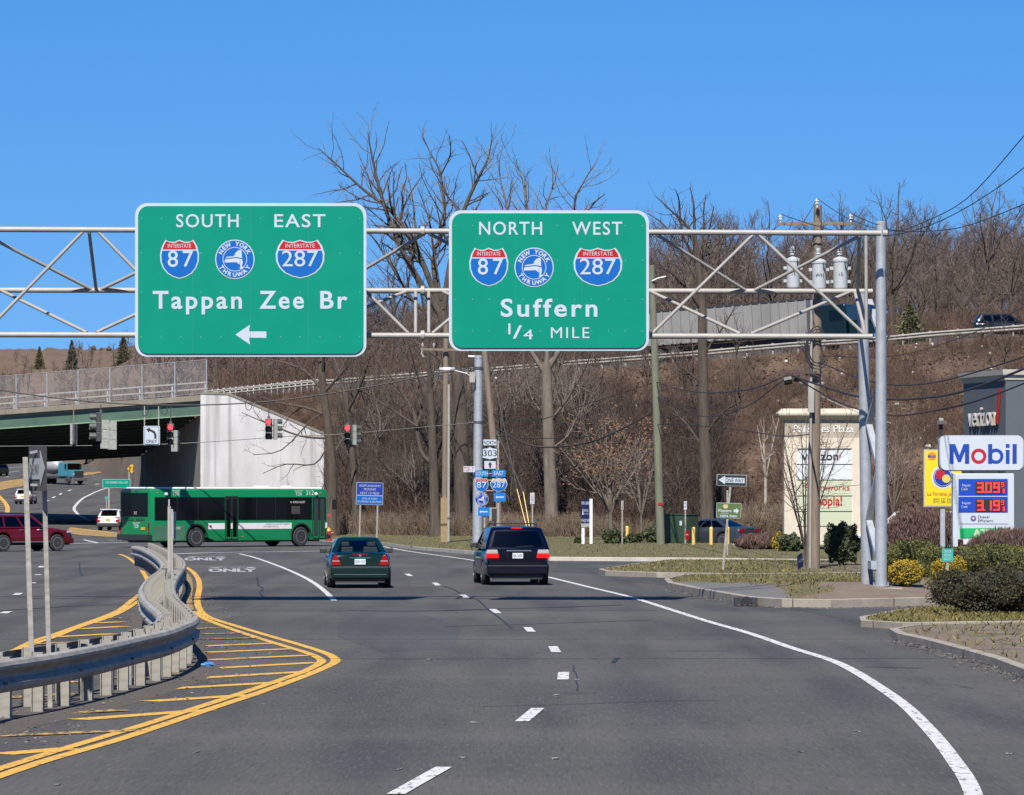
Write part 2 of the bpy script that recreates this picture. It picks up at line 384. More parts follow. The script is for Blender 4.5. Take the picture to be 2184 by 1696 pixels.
for a, b in (((0, 1438), (440, 1402)), ((480, 1222), (1290, 1162)), ((930, 1108), (1560, 1068)), ((1000, 1032), (1770, 988)), ((1150, 968), (1920, 922)), ((1330, 902), (1990, 865)), ((1290, 850), (1930, 820)), ((1280, 803), (1830, 780)), ((1290, 762), (1720, 745)), ((340, 706), (720, 686)), ((490, 656), (780, 640)), ((600, 619), (770, 611))):
    ribbon(mb, [z4(*a), z4(*b)], .36, .004)
mb.build('island_hatching', M['pyellow'], road)
mb = MB()
for a, b in (((-120, 1330), (870, 1290)), ((-100, 1095), (460, 1060)), ((60, 1010), (500, 985)), ((1240, 722), (1600, 712)), ((1220, 656), (1350, 649)), ((1260, 690), (1500, 682)), ((1215, 622), (1290, 620)), ((690, 590), (770, 587)), ((200, 752), (470, 738)), ((700, 965), (1150, 940)), ((330, 1190), (760, 1165))):
    ribbon(mb, [z4(*a), z4(*b)], .33, .004)
ribbon(mb, [z4(*p) for p in ((1190, 540), (1180, 470), (1190, 400), (1180, 340), (1150, 300))], .14)
mb.build('worn_hatching', M['pyfaint'], road)
# white lines
mb = MB()
ribbon(mb, [G(*p) for p in ((815, 1165.5), (860, 1174), (909, 1181.5), (1002, 1194.5), (1090, 1213), (1174, 1232.5), (1258, 1253), (1343, 1273.5), (1423, 1298.5), (1510, 1326), (1597, 1351), (1684, 1381), (1771, 1408.5), (1823, 1433), (1875, 1466), (1928, 1504), (1973, 1548), (2008, 1588), (2036, 1626), (2060, 1661), (2076, 1698), (2086, 1745))], .17)
ribbon(mb, [zb(*p) for p in ((830, 948), (1000, 990), (1200, 1058), (1400, 1135), (1600, 1225), (1750, 1310), (1880, 1410), (1995, 1525))], .15)
ribbon(mb, [zb(30, 951), zb(400, 938), zb(700, 932)], .5); ribbon(mb, [zb(700, 931), zb(1300, 924), zb(1900, 914)], .5)
for a, b in (((287, 1690), (588, 1520)), ((1075, 1235), (1175, 1152)), ((1332, 973), (1336, 926)), ((1290, 802), (1268, 765)), ((1136, 674), (1109, 646)), ((926, 558), (892, 532)), ((731, 460), (703, 442)), ((554, 385), (529, 367)), ((381, 326), (356, 311))):
    ribbon(mb, [z5(*a), z5(*b)], .165)
for a, b in (((100, 444), (122, 432)), ((200, 371), (208, 366)), ((230, 320), (246, 315)), ((255, 272), (262, 263)), ((20, 560), (50, 548))):
    ribbon(mb, [z4(*a), z4(*b)], .2)
ribbon(mb, [zf(*p) for p in ((975, 1322), (1340, 1312), (1700, 1306))], .5); ribbon(mb, [zf(1115, 1270), zf(1300, 1312)], .22)
ribbon(mb, [zf(*p) for p in ((1215, 1022), (1130, 985), (1060, 945), (1008, 895), (988, 855), (1018, 800), (1100, 722), (1200, 668), (1300, 622), (1450, 575), (1696, 530))], .3)
for a, b in (((612, 758), (642, 742)), ((700, 714), (735, 692)), ((795, 670), (820, 650)), ((910, 620), (950, 602)), ((1010, 505), (1080, 490)), ((1270, 535), (1320, 522)), ((600, 965), (630, 982)), ((670, 1000), (710, 1012)), ((575, 940), (590, 952)), ((990, 1022), (1020, 1020)), ((80, 432), (115, 425)), ((40, 380), (260, 350)), ((50, 315), (370, 290)), ((1250, 466), (1310, 460))):
    ribbon(mb, [zf(*a), zf(*b)], .28, .012, 2)
mb.build('white_lane_lines', M['pwhite'], road)
mb = MB()                                                     # lane words and arrows, long on the ground
for x0, x1, yb, yt, yb2, yt2 in ((392, 484, 1195.3, 1190.2, 1189.6, 1186.0), (443, 549, 1219.6, 1213.6, 1212.2, 1208.2)):
    a = G((x0 + x1) / 2, yb); b = G((x0 + x1) / 2, yt); d = (b - a); cap = d.length; wdt = (x1 - x0) * a.y / F
    put_text(mb, 'ONLY', a + ZA * .008, XA, d.normalized(), cap, wdt, 0, .05)
    l = G(x0 - 2, (yb2 + yt2) / 2) + ZA * .006; r = G(x1 - 4, (yb2 + yt2) / 2) + ZA * .006; t = (r - l).normalized(); hh = 1.1
    mb.poly([l + YA * .0, l + t * .5 + YA * hh, l + t * .5 + YA * .5, r + YA * .5, r - YA * 1.8, r - t * .25 - YA * 1.8, r - t * .25 - YA * .1, l + t * .5 - YA * .1, l + t * .5 - YA * hh])
mb.build('lane_words', M['pword'], road)
mb = MB()
for i in range(26):
    x = Rm.uniform(1180, 1660); y = Rm.uniform(352, 440); ribbon(mb, [zf(x, y), zf(x + Rm.uniform(15, 60), y + Rm.uniform(-8, 4))], Rm.uniform(.25, .7), .012, 2)
for i in range(14):
    x = Rm.uniform(1380, 1690); y = Rm.uniform(1265, 1300); ribbon(mb, [zf(x, y), zf(x + Rm.uniform(20, 70), y + Rm.uniform(-5, 4))], .3, .01, 2)
mb.build('far_lane_words', M['pwfaint'], road)
mb = MB()                                                     # far yellow islands
for pl in (((-60, 640), (0, 690), (60, 755), (108, 830), (112, 880), (98, 940)), ((-60, 670), (0, 715), (60, 775), (88, 835), (88, 885), (72, 940)), ((-40, 610), (150, 572), (300, 540), (400, 520)), ((-40, 508), (150, 480), (380, 452)), ((900, 385), (1200, 358), (1540, 348)), ((885, 440), (1100, 412), (1300, 380), (1540, 352)), ((935, 1108), (1150, 1135), (1330, 1156), (1500, 1175)), ((970, 1188), (1200, 1212), (1510, 1232))):
    ribbon(mb, [zf(*p) for p in pl], .28, .012)
mb.build('far_island_edge_lines', M['pyellow'], road)
mb = MB()
for i in range(24):
    t = i / 23; ribbon(mb, [zf(-60 + 440 * t, 610 - 100 * t), zf(10 + 400 * t, 500 - 55 * t)], .5, .008, 2)
    ribbon(mb, [zf(900 + 560 * t, 436 - 80 * t), zf(940 + 560 * t, 388 - 38 * t)], .6, .008, 2)
    ribbon(mb, [zf(960 + 540 * t, 1186 + 44 * t), zf(940 + 560 * t + 20, 1112 + 60 * t)], .5, .008, 2)
for i in range(9):
    y = 700 + i * 27; ribbon(mb, [zf(-60, y + 10), zf(60 + 38 * min(1, i / 4), y + 28)], .5, .008, 2)
mb.build('far_island_hatching', M['pyfaint'], road)
mb = MB()                                                     # tar seams and skid marks
for pl, wd in ((((555, 380), (640, 405), (730, 455), (800, 475), (860, 530), (940, 590), (1010, 650)), .04), (((1395, 880), (1402, 900), (1396, 912), (1412, 932), (1420, 960), (1413, 985), (1424, 1010), (1418, 1040)), .02),
               (((0, 540), (400, 545), (900, 530), (1300, 520), (1700, 505)), .16), (((600, 640), (1200, 622), (1900, 598)), .10), (((820, 1140), (1300, 1128), (1900, 1108), (2300, 1100)), .05), (((1645, 865), (1675, 835)), .07)):
    ribbon(mb, [z5(*p) for p in pl], wd, .003)
for pl, wd in ((((1605, 330), (1612, 380), (1640, 400), (1625, 430), (1650, 460)), .05), (((495, 240), (500, 290), (510, 320)), .05), (((0, 540), (250, 525), (520, 510), (880, 500)), .12)):
    ribbon(mb, [z4(*p) for p in pl], wd, .003)
for pl, wd in ((((1210, 875), (1380, 880), (1555, 885)), .09), (((0, 780), (400, 776)), .06)):
    ribbon(mb, [z6(*p) for p in pl], wd, .003)
mb.build('tar_seams', M['tar'], road)
M['oldpatch'] = road_mat('patched_asphalt', (.053, .051, .047))
mb = MB()
mb.poly([z5(*p) + ZA * .002 for p in ((-60, 560), (380, 540), (700, 640), (650, 780), (200, 800), (-80, 700))]); mb.poly([z5(*p) + ZA * .002 for p in ((1180, 1060), (1330, 1045), (1560, 1052), (1420, 1062))])
mb.build('asphalt_patch', M['oldpatch'], road)
mb = MB()                                                     # loose white chips and raised marker bits on the lanes
for zz, p in ((z5, (1420, 972)), (z5, (1295, 1067)), (z5, (1300, 1083)), (z5, (1200, 1096)), (z5, (105, 1165)), (z5, (305, 1535)), (z5, (775, 1240)), (z5, (1285, 1466)), (z4, (1230, 1425)), (z4, (360, 1628)), (z4, (1640, 1125)), (z4, (1200, 1055)), (z4, (1690, 808)), (z6, (815, 1397)), (z6, (1160, 1271)), (z6, (2095, 1407)), (z5, (500, 845)), (z6, (660, 1031)), (z5, (700, 1460)), (z4, (1215, 290)), (z4, (1330, 250)), (z4, (2165, 570))):
    c = zz(*p); w_ = Rm.uniform(.03, .08); mb.box(c + ZA * .008, (w_, Rm.uniform(.06, .22), .006), rz=Rm.uniform(-.2, .2))
mb.build('paint_chips', M['pwfaint'], road)

# ================================================================ verges and kerbs on the right
M['grass'] = mat('winter_grass', (.080, .090, .022), .95, 0, .30, 1.3, .9, 60, col2=(.15, .115, .045))
M['dirt'] = mat('bare_verge_dirt', (.135, .098, .070), .95, 0, .3, 2.2, .7, 40, col2=(.19, .15, .105))
M['paving'] = mat('verge_asphalt_path', (.125, .122, .114), .9, 0, .15, 3, .3, 60)
def island(name, pts, zt, mats, mound=None, nkerb=None, cell=1.2, pick=None, chip=0):
    """raised island: kerb ring of real stones' height with a planted top"""
    B = [G(*p) for p in pts]; n = len(B)
    if sum(B[i].x * B[(i + 1) % n].y - B[(i + 1) % n].x * B[i].y for i in range(n)) < 0: B.reverse()
    Bs = smooth_path(B + [B[0]], 4)[:-1] if nkerb is None else B; n = len(Bs)
    I = []
    for i in range(n):
        t = (Bs[(i + 1) % n] - Bs[i - 1]); t.normalize(); I.append(Bs[i] + Vector((-t.y, t.x, 0)) * .16)
    mb = MB(); up = ZA * zt
    b1 = [p + Vector((0, 0, -.02)) for p in Bs]; b2 = [p + up * .93 for p in Bs]; b2b = [p.lerp(q, .15) + up for p, q in zip(Bs, I)]; b3 = [q + up for q in I]; b4 = [q + up - ZA * .06 for q in I]
    mb.loft([b1, b2, b2b, b3, b4], cap=False)
    k = struct(mb.build('kerb', M['concrete'])); jm = MB(); acc = 0.0
    for i in range(n):
        p, q = Bs[i], Bs[(i + 1) % n]; L_ = (q - p).length; t_ = (q - p).normalized(); s_ = 3.0 - acc
        while s_ < L_:
            c = p + t_ * s_; nn = Vector((t_.y, -t_.x, 0)); jm.box(c + nn * .001 + ZA * zt * .47, (.022, .006, zt * .93), rz=math.atan2(t_.y, t_.x)); jm.box(c - nn * .08 + ZA * (zt + .0005), (.022, .15, .004), rz=math.atan2(t_.y, t_.x)); s_ += 3.0
        acc = (acc + L_) % 3.0
    jm.build('kerb_joints', M['darkmetal'], k)
    x0, x1 = min(p.x for p in I), max(p.x for p in I); y0, y1 = min(p.y for p in I), max(p.y for p in I)
    vs = [Vector((p.x, p.y)) for p in I]; e = [(i, (i + 1) % n) for i in range(n)]
    def inside(x, y):
        c = False
        for i in range(n):
            a, b = I[i], I[i - 1]
            if (a.y > y) != (b.y > y) and x < (b.x - a.x) * (y - a.y) / (b.y - a.y) + a.x: c = not c
        return c
    yy = y0 + cell / 2
    while yy < y1:
        xx = x0 + cell / 2
        while xx < x1:
            px, py = xx + Rm.uniform(-.2, .2) * cell, yy + Rm.uniform(-.2, .2) * cell
            if inside(px, py) and min(abs(px - p.x) + abs(py - p.y) for p in I) > .35 * cell: vs.append(Vector((px, py)))
            xx += cell
        yy += cell
    ov, oe, of, *_ = delaunay_2d_cdt(vs, e, [], 0, 1e-5)
    mb = MB(); mi = []
    def zz(x, y):
        if not mound: return zt - .01
        dm = 9e9
        for i in range(n):
            a, b = I[i - 1], I[i]; ex, ey = b.x - a.x, b.y - a.y; L2 = ex * ex + ey * ey + 1e-9
            t = max(0, min(1, ((x - a.x) * ex + (y - a.y) * ey) / L2)); dm = min(dm, math.hypot(x - a.x - ex * t, y - a.y - ey * t))
        return zt - .01 + mound(x, y) * min(1, dm / 2.2)
    mb.v = [(v.x, v.y, zz(v.x, v.y)) for v in ov]
    for f in of:
        c = sum((ov[i] for i in f), Vector((0, 0))) / len(f)
        if not inside(c.x, c.y): continue
        mb.f.append(tuple(f)); mb.m.append(pick(c.x, c.y) if pick else 0)
    return struct(mb.build('grass_verge' if name is None else name, mats, smooth=60))
GZ = []                                                       # gantry mound
gp = P(1860, 1245, 103.2)
def mound3(x, y):
    
    return .25 * max(0, min(1, (y - 99.6) / 3.0)) * max(0, min(1, (118 - y) / 9)) * max(0, min(1, (x - 4.2) / 3.5))
i3p = [(1416, 1249), (1423, 1257), (1486, 1271), (1590, 1290), (1667, 1295.5), (1771, 1297), (1994, 1292), (2260, 1286), (2260, 1234), (1700, 1236.5), (1560, 1238), (1451, 1240)]
def pick3(x, y):
    u = CX + x * F / y; v = HY + (H - .2) * F / y
    if v > 1239 + (u - 1451) * .028 + 2 and u < 1690 and v > 1244 - (1690 - u) * .02 and (u < 1600 or v > 1250 + (u - 1600) * .3): return 2
    if u > 1745 and v > 1262 - max(0, u - 1880) * .05: return 1
    return 1 if (u < 1690 and v > 1240 + (u - 1451) * .02 and Rm.random() < .5) else 0
island('grass_verge', i3p, .21, [M['grass'], M['dirt'], M['paving']], mound3, 1, .9, pick3)
island('grass_verge', [(1276, 1224), (1290, 1228), (1400, 1232), (1600, 1234.5), (1830, 1232), (2300, 1229), (2300, 1207), (1830, 1203.5), (1425, 1202.5), (1358, 1211)], .17, [M['grass'], M['dirt']], None, 1, 1.6, lambda x, y: 1 if (CX + x * F / y > 1690 and Rm.random() < .6) else 0)
island('grass_verge', [(1832, 1329), (1835, 1337), (1924, 1342.5), (2183, 1339), (2330, 1338), (2330, 1292), (2011, 1302), (1900, 1315)], .14, [M['grass'], M['dirt']], None, 1, .8)
island('dirt_verge', [(1896, 1358), (1912, 1368), (1970, 1381), (2049, 1403), (2120, 1424), (2183, 1449), (2330, 1510), (2330, 1343), (2183, 1343.5), (1950, 1349)], .16, [M['dirt'], M['grass']], lambda x, y: .05 * math.sin(x * 3) * math.sin(y * 1.7), 1, .7, lambda x, y: 1 if Rm.random() < .14 else 0)
# blacktop of the driveway between the islands: darker sheet
mb = MB(); mb.poly([G(*p) + ZA * .004 for p in ((1190, 1199), (1430, 1199.5), (1425, 1203.5), (1358, 1212), (1276, 1224), (1180, 1219))]); mb.poly([G(*p) + ZA * .004 for p in ((1700, 1300), (2100, 1296), (2000, 1306), (1900, 1318), (1832, 1331), (1780, 1318))])
mb.poly([G(*p) + ZA * .004 for p in ((1280, 1229), (1560, 1236), (1451, 1239), (1416, 1248), (1330, 1240))])
mb.build('driveway', M['oldpatch'], road)
# drain mouth in the kerb
mb = MB(); c = G(1744 - 153, 1293); mb.bb(c.x - .27, c.x + .27, c.y - .06, c.y + .5, .01, .20, 0)
do = mb.build('drain_inlet', [M['darkmetal']]); tag(do, 'rusty dark drain inlet set in the kerb beside the right lane', 'drain'); 
mb = MB(); mb.lathe([(0, .13), (.02, .13)], c + Vector((0, -.07, .11)), (0, -1, 0), 14); mb.build('drain_mouth', M['black'], do)

# ================================================================ embankment, highway shelf and wooded hill
kx = [430, 560, 640, 700, 811, 876, 1002, 1090, 1169, 1500, 1830, 2200, 2500]; ky = [1136, 1145, 1151, 1156, 1162, 1172, 1182, 1190, 1196, 1198, 1203, 1207, 1210]
def dk(u): return 2.7 * F / (float(np.interp(u, kx, ky)) - HY)
def ifn(a, b): return lambda u: float(np.interp(u, a, b))
dwall = ifn([428, 700], [325, 313]); zwall_y = ifn([428, 486, 690, 720], [840, 842, 927, 940])
d0 = ifn([700, 900, 1100, 1500, 2000, 2500], [262, 246, 240, 236, 225, 215]); dg = ifn([430, 690, 1000, 1500, 1900, 2500], [330, 322, 316, 306, 300, 294])
yg = ifn([430, 445, 678, 807, 917, 1070, 1224, 1357, 1500, 1583, 1689, 1806, 1893, 1984, 2170, 2500], [838, 835, 811, 801, 792, 781, 768, 758, 747, 739, 729.5, 723, 716, 707, 693, 668])
def zg(u): return H + (HY - yg(u)) * dg(u) / F
y7 = ifn([430, 700, 950, 1200, 1400, 1700, 2000, 2500], [835, 815, 800, 775, 745, 722, 712, 690]); y8 = ifn([430, 700, 950, 1200, 1400, 1700, 2000, 2500], [800, 795, 780, 735, 712, 690, 665, 650])
def rows(u):
    k = dk(u) + .16; G_ = dg(u); z_ = zg(u) - .75
    if u <= 690: a = (dwall(u) + .08, .3); b = (dwall(u) + .45, H + (HY - zwall_y(u)) * dwall(u) / F - .25)
    else:
        t = min(1, (u - 690) / 60); da, db_ = d0(u), d0(u) + 24
        a0 = (dwall(700) + .08, .3); b0 = (dwall(700) + .45, 5.0)
        b1 = (db_, .4 + (z_ - .4) * 24 / (G_ - da) * 1.12)
        a = (a0[0] + (da - a0[0]) * t, .35); b = (b0[0] + (b1[0] - b0[0]) * t, b0[1] + (b1[1] - b0[1]) * t)
    return [(k, .15), (k + .9 * min(1, (a[0] - k) / 8), .16), (a[0], a[1]), b, (G_ - 1.8, z_ - .35), (G_, z_), (G_ + 16, z_ + .3), (G_ + 34, z_ + 1.6), (470, H + (HY - y7(u)) * 470 / F), (600, H + (HY - y8(u)) * 600 / F), (950, H + (HY - y8(u)) * 600 / F + 14)]
def Z(u, d):
    r = rows(u); return float(np.interp(d, [q[0] for q in r], [q[1] for q in r]))
def T(u, d): return Vector(((u - CX) * d / F, d, Z(u, d)))
us = np.concatenate([np.arange(430, 700, 10), np.arange(700, 2561, 16)])
V = []; MI = []; hn = np.random.RandomState(4); nr = 0
for u in us:
    r = rows(float(u)); col = []
    for i in range(len(r) - 1):
        n = (1, 6, 5, 14, 2, 3, 5, 8, 9, 12)[i]
        for k in range(n): t = k / n; col.append((r[i][0] + (r[i + 1][0] - r[i][0]) * t, r[i][1] + (r[i + 1][1] - r[i][1]) * t, i))
    col.append((*r[-1], 9)); nr = len(col)
    for d, z, i in col:
        amp = (0, 0, .12, .35, .05, .0, .05, .6, 1.2, 1.5)[i]
        V.append(((u - CX) * d / F, d, z + (hn.rand() - .5) * amp)); MI.append(i)
Q = []; QM = []
for a in range(len(us) - 1):
    for b in range(nr - 1):
        Q.append((a * nr + b, (a + 1) * nr + b, (a + 1) * nr + b + 1, a * nr + b + 1)); i = MI[a * nr + b]
        QM.append(0 if i <= 1 else (2 if i == 6 else 1))
M['litter'] = mat('leaf_litter', (.048, .027, .015), .95, 0, .3, .11, 1.0, 5, col2=(.150, .090, .047), det=10)
emb = struct(npmesh('embankment', V, Q, [M['grass'], M['litter'], M['asphalt']], None, QM)); emb.data.shade_smooth()
# kerb along the far side of the side road (front edge of the embankment sheet)
mb = MB(); fr = []; q = [(float(u)) for u in np.arange(560, 2561, 12)]
A = [P(u, 0, dk(u)) for u in q]; r0 = [Vector((p.x, p.y, -.02)) for p in A]; r1 = [Vector((p.x, p.y, .14)) for p in A]; r2 = [Vector((p.x, p.y + .03, .155)) for p in A]; r3 = [Vector((p.x, p.y + .2, .156)) for p in A]
mb.loft([r0, r1, r2, r3], closed=False, cap=False); struct(mb.build('kerb', mat('clean_kerb', (.45, .42, .36), .9, 0, .2, 1.2, .2, 20))).data.shade_flat()
# hill beyond the underpass on the left
hb = ifn([-700, 150, 205, 250, 290, 330, 720], [668, 655, 640, 520, 395, 385, 385])
V = []; hu = np.arange(-700, 731, 10); nh = 30
for u in hu:
    a = hb(u); za = zr(a) - .05; top = H + (HY - float(np.interp(u, [-700, -100, 60, 120, 200, 290, 420, 730], [735, 740, 741, 739, 742, 738, 742, 760]))) * 860 / F
    for k in range(nh):
        t = k / (nh - 1); d = a + (880 - a) * t
        V.append(((u - CX) * d / F, d, za + (top - za) * min(1, t * 1.05) ** .9 + (hn.rand() - .5) * (.8 if 0 < k else 0)))
Q = [(a * nh + b, (a + 1) * nh + b, (a + 1) * nh + b + 1, a * nh + b + 1) for a in range(len(hu) - 1) for b in range(nh - 1)]
M['hill'] = mat('dry_hill_grass', (.155, .098, .052), .95, 0, .3, .12, 1.0, 1.5, col2=(.095, .062, .038), det=10)
hill = struct(npmesh('hill', V, Q, M['hill'])); hill.data.shade_smooth()
# ================================================================ overhead gantry
gd = 102.3                                                    # distance of the front chords
th = Th('overhead_gantry', 'pale steel pipe truss spanning the road on twin posts and carrying both big green signs', 'sign gantry', 1878, 1247, 103.2)
th.o.location.z = .42
gs = gd / F; gx = th.o.location.x
def Lg(x, y, d): p = P(x, y, d) - th.o.location; return p
dr = gd + 1.75
mb = MB(); b0 = Lg(1878, 1246, 103.2); b0.z = -.05; mb.tube([b0, Lg(1878, 476, 103.2)], [.152, .122], 20)
post = mb.build('post', M['steel'], th.o, 40)
mb = MB(); t = Lg(1877, 477, 103.2); mb.lathe([(-.02, .128), (.03, .128), (.05, .09)], t, (0, 0, 1), 20); mb.build('cap', M['pipe'], post, 40)
mb = MB(); mb.lathe([(0, .22), (.03, .22), (.031, .16)], Vector((b0.x, b0.y, .0)), (0, 0, 1), 20)
for i in range(8):
    a = i * math.pi / 4 + .3; mb.cyl((b0.x + .19 * math.cos(a), b0.y + .19 * math.sin(a), .03), (b0.x + .19 * math.cos(a), b0.y + .19 * math.sin(a), .10), .018, n=6)
mb.build('base_plate', M['steel'], post, 40)
mb = MB(); r0 = Lg(1849, 1246, dr + .25); r0.z = -.05; mb.tube([r0, Lg(1839, 626, dr)], [.15, .13], 18); mb.build('post', M['steel'], th.o, 40)
mb = MB(); mb.bb(r0.x - .45, b0.x + .50, b0.y - .45, r0.y + .45, -.25, -.02); mb.build('footing', M['concrete'], th.o, None, .02)
for y0, y1 in ((640, 700), (905, 830), (905, 985), (1110, 1010), (1110, 1185)):
    mb = MB(); a = Lg(1852, y0, dr - .1); b = Lg(1872, y1, 103.35); mb.bar(a, b, .16, .07); mb.build('post_bracing', M['steel'], th.o)
mb = MB(); mb.bb(Lg(1850, 0, dr).x, Lg(1872, 0, dr).x, 103.1 - th.o.location.y, dr - th.o.location.y + .1, .42, .62)
mb.build('cross_tie', M['steel'], th.o)
X0, X1 = -1330, 1866
TOP = lambda x: 489.5 + (x - 0) * .0044; MID = lambda x: 619 + x * .0015; BOT = lambda x: 714 + x * .0022
for nm, fn, d in (('top_chord', TOP, gd), ('rear_chord', MID, dr), ('bottom_chord', BOT, gd)):
    mb = MB(); mb.cyl(Lg(X0, fn(X0), d), Lg(X1 + (12 if nm == 'top_chord' else -6), fn(X1), d), .068 if nm != 'rear_chord' else .066, n=16)
    c = mb.build(nm, M['pipe'], th.o, 40)
    mb = MB()
    q = Lg(901, fn(901), d); mb.cyl(q - XA * .045, q + XA * .045, .125, n=16)
    if nm == 'top_chord':
        mb.build('flange', M['pipe'], c, 40); mb = MB(); q = Lg(1889, TOP(1889), gd); mb.cyl(q - XA * .08, q + XA * .03, .085, n=14)
    mb.build('flange', M['pipe'], c, 40)
# web members: front face (top-bottom), upper rear face (top-rear), lower rear face (rear-bottom)
def web(fa, da, xa, fb, db, xb, r=.042):
    mb = MB(); mb.cyl(Lg(xa, fa(xa) + (5 if fa is TOP else (-5 if fa is BOT else 0)), da), Lg(xb, fb(xb) + (-5 if fb is BOT else 0), db), r, n=10); mb.build('web_member', M['pipe'], th.o, 40)
nodes_t = [-310, -110, 190, 470, 700, 888, 915, 1100, 1250, 1390, 1610, 1850]
for xt, xb in ((1605, 1390), (1618, 1842), (1200, 1385), (1175, 922), (176, -32), (210, 420), (-180, -40), (640, 430), (655, 870)):
    web(TOP, gd, xt, BOT, gd, xb)
for xt, xm in ((1400, 1592), (1835, 1605), (-45, 198), (470, 212), (905, 700), (480, 690), (915, 1150), (1390, 1165)):
    web(TOP, gd, xt, MID, dr, xm)
for xm, xb in ((1385, 1578), (1815, 1600), (0, 185), (400, 205), (870, 640), (940, 1140), (1370, 1150), (1822, 1845)):
    web(MID, dr, xm, BOT, gd, xb)
for k in range(6):                                            # bays beyond the left frame edge, to the far post
    x = -310 - k * 190; web(TOP, gd, x, BOT, gd, x + 130); web(TOP, gd, x, BOT, gd, x - 60); web(TOP, gd, x, MID, dr, x + 100); web(TOP, gd, x, MID, dr, x - 90); web(MID, dr, x, BOT, gd, x + 110)
mb = MB(); q = Lg(-1335, 476, 103.2); mb.tube([(q.x, q.y, -.4), q], [.152, .122], 20); mb.build('post', M['steel'], th.o, 40)
mb = MB(); q = Lg(-1300, 626, dr); mb.tube([(q.x, q.y, -.4), q], [.15, .13], 18); mb.build('post', M['steel'], th.o, 40)
web(MID, dr, 886, BOT, gd, 886); web(MID, dr, 914, BOT, gd, 914); web(TOP, gd, 190, MID, dr, 205); web(TOP, gd, 1846, BOT, gd, 1847); web(TOP, gd, 1832, MID, dr, 1828)
GANTRY = th

# ================================================================ big green guide signs
def shield(th, mb, cx, cy, w, h, dy, mi, k=1.0):
    n = [(-.36, .5), (-.27, .455), (-.14, .445), (0, .5)]
    right = [(.14, .445), (.27, .455), (.36, .5), (.45, .34), (.5, .14), (.49, -.06), (.43, -.22), (.32, -.36), (.17, -.45), (0, -.5)]
    left = [(-x, y) for x, y in reversed(right[3:-1])]
    pts = n + right + left
    o = th.L(cx, cy, dy); mb.prism([(p[0] * w * th.s * k, p[1] * h * th.s * k) for p in pts], o, XA, ZA, -.004, mi)
def interstate(th, cx, cy, w, h, num, dy, red='signred', label=None, face='signblue', iname='INTERSTATE', numdx=None, numcap=.405):
    mb = MB(); shield(th, mb, cx, cy, w, h, dy, 0); sh = mb.build('route_shield', M['signwhite'], th.o)
    if label: sh['label'] = label
    mb = MB(); W, Hh = w * .93 * th.s, h * .94 * th.s; o = th.L(cx, cy, dy - .006)
    body = [(.475, .235), (.5, .12), (.49, -.06), (.43, -.22), (.32, -.36), (.17, -.45), (0, -.5)]; body = body + [(-x, y) for x, y in reversed(body[:-1])]
    mb.prism([(p[0] * W, p[1] * Hh) for p in body], o, XA, ZA, -.003, 0); mb.build('blue_field', M[face], sh)
    top = [(-.36, .5), (-.27, .455), (-.14, .445), (0, .5), (.14, .445), (.27, .455), (.36, .5), (.43, .385), (.463, .28), (-.463, .28), (-.43, .385)]
    mb = MB(); mb.prism([(p[0] * W, p[1] * Hh) for p in reversed(top)], o, XA, ZA, .003, 0); mb.build('red_crown', M[red], sh)
    mb = MB(); th_text(th, mb, iname, cx, cy - h * .295, h * .10, w * .60, dy - .014, 0, .0)
    if numdx:
        for ch, x in zip(num, numdx): th_text(th, mb, ch, cx + x * w, cy + h * .19, h * numcap, None, dy - .014, 0, .005)
    else: th_text(th, mb, num, cx, cy + h * .19, h * numcap, w * .74, dy - .014, 0, .0)
    mb.build('lettering', M['signwhite'], sh); return sh
NYS = [(-.95, -.02), (-.80, .22), (-.62, .26), (-.20, .30), (.02, .42), (-.02, .55), (.18, .80), (.36, .92), (.62, .95), (.64, .62), (.66, .2), (.70, -.12), (.74, -.30), (.70, -.58), (.62, -.72), (.92, -.80), (.60, -.98), (.44, -.94), (.50, -.75), (.52, -.60), (.28, -.42), (.18, -.30), (-.95, -.34)]
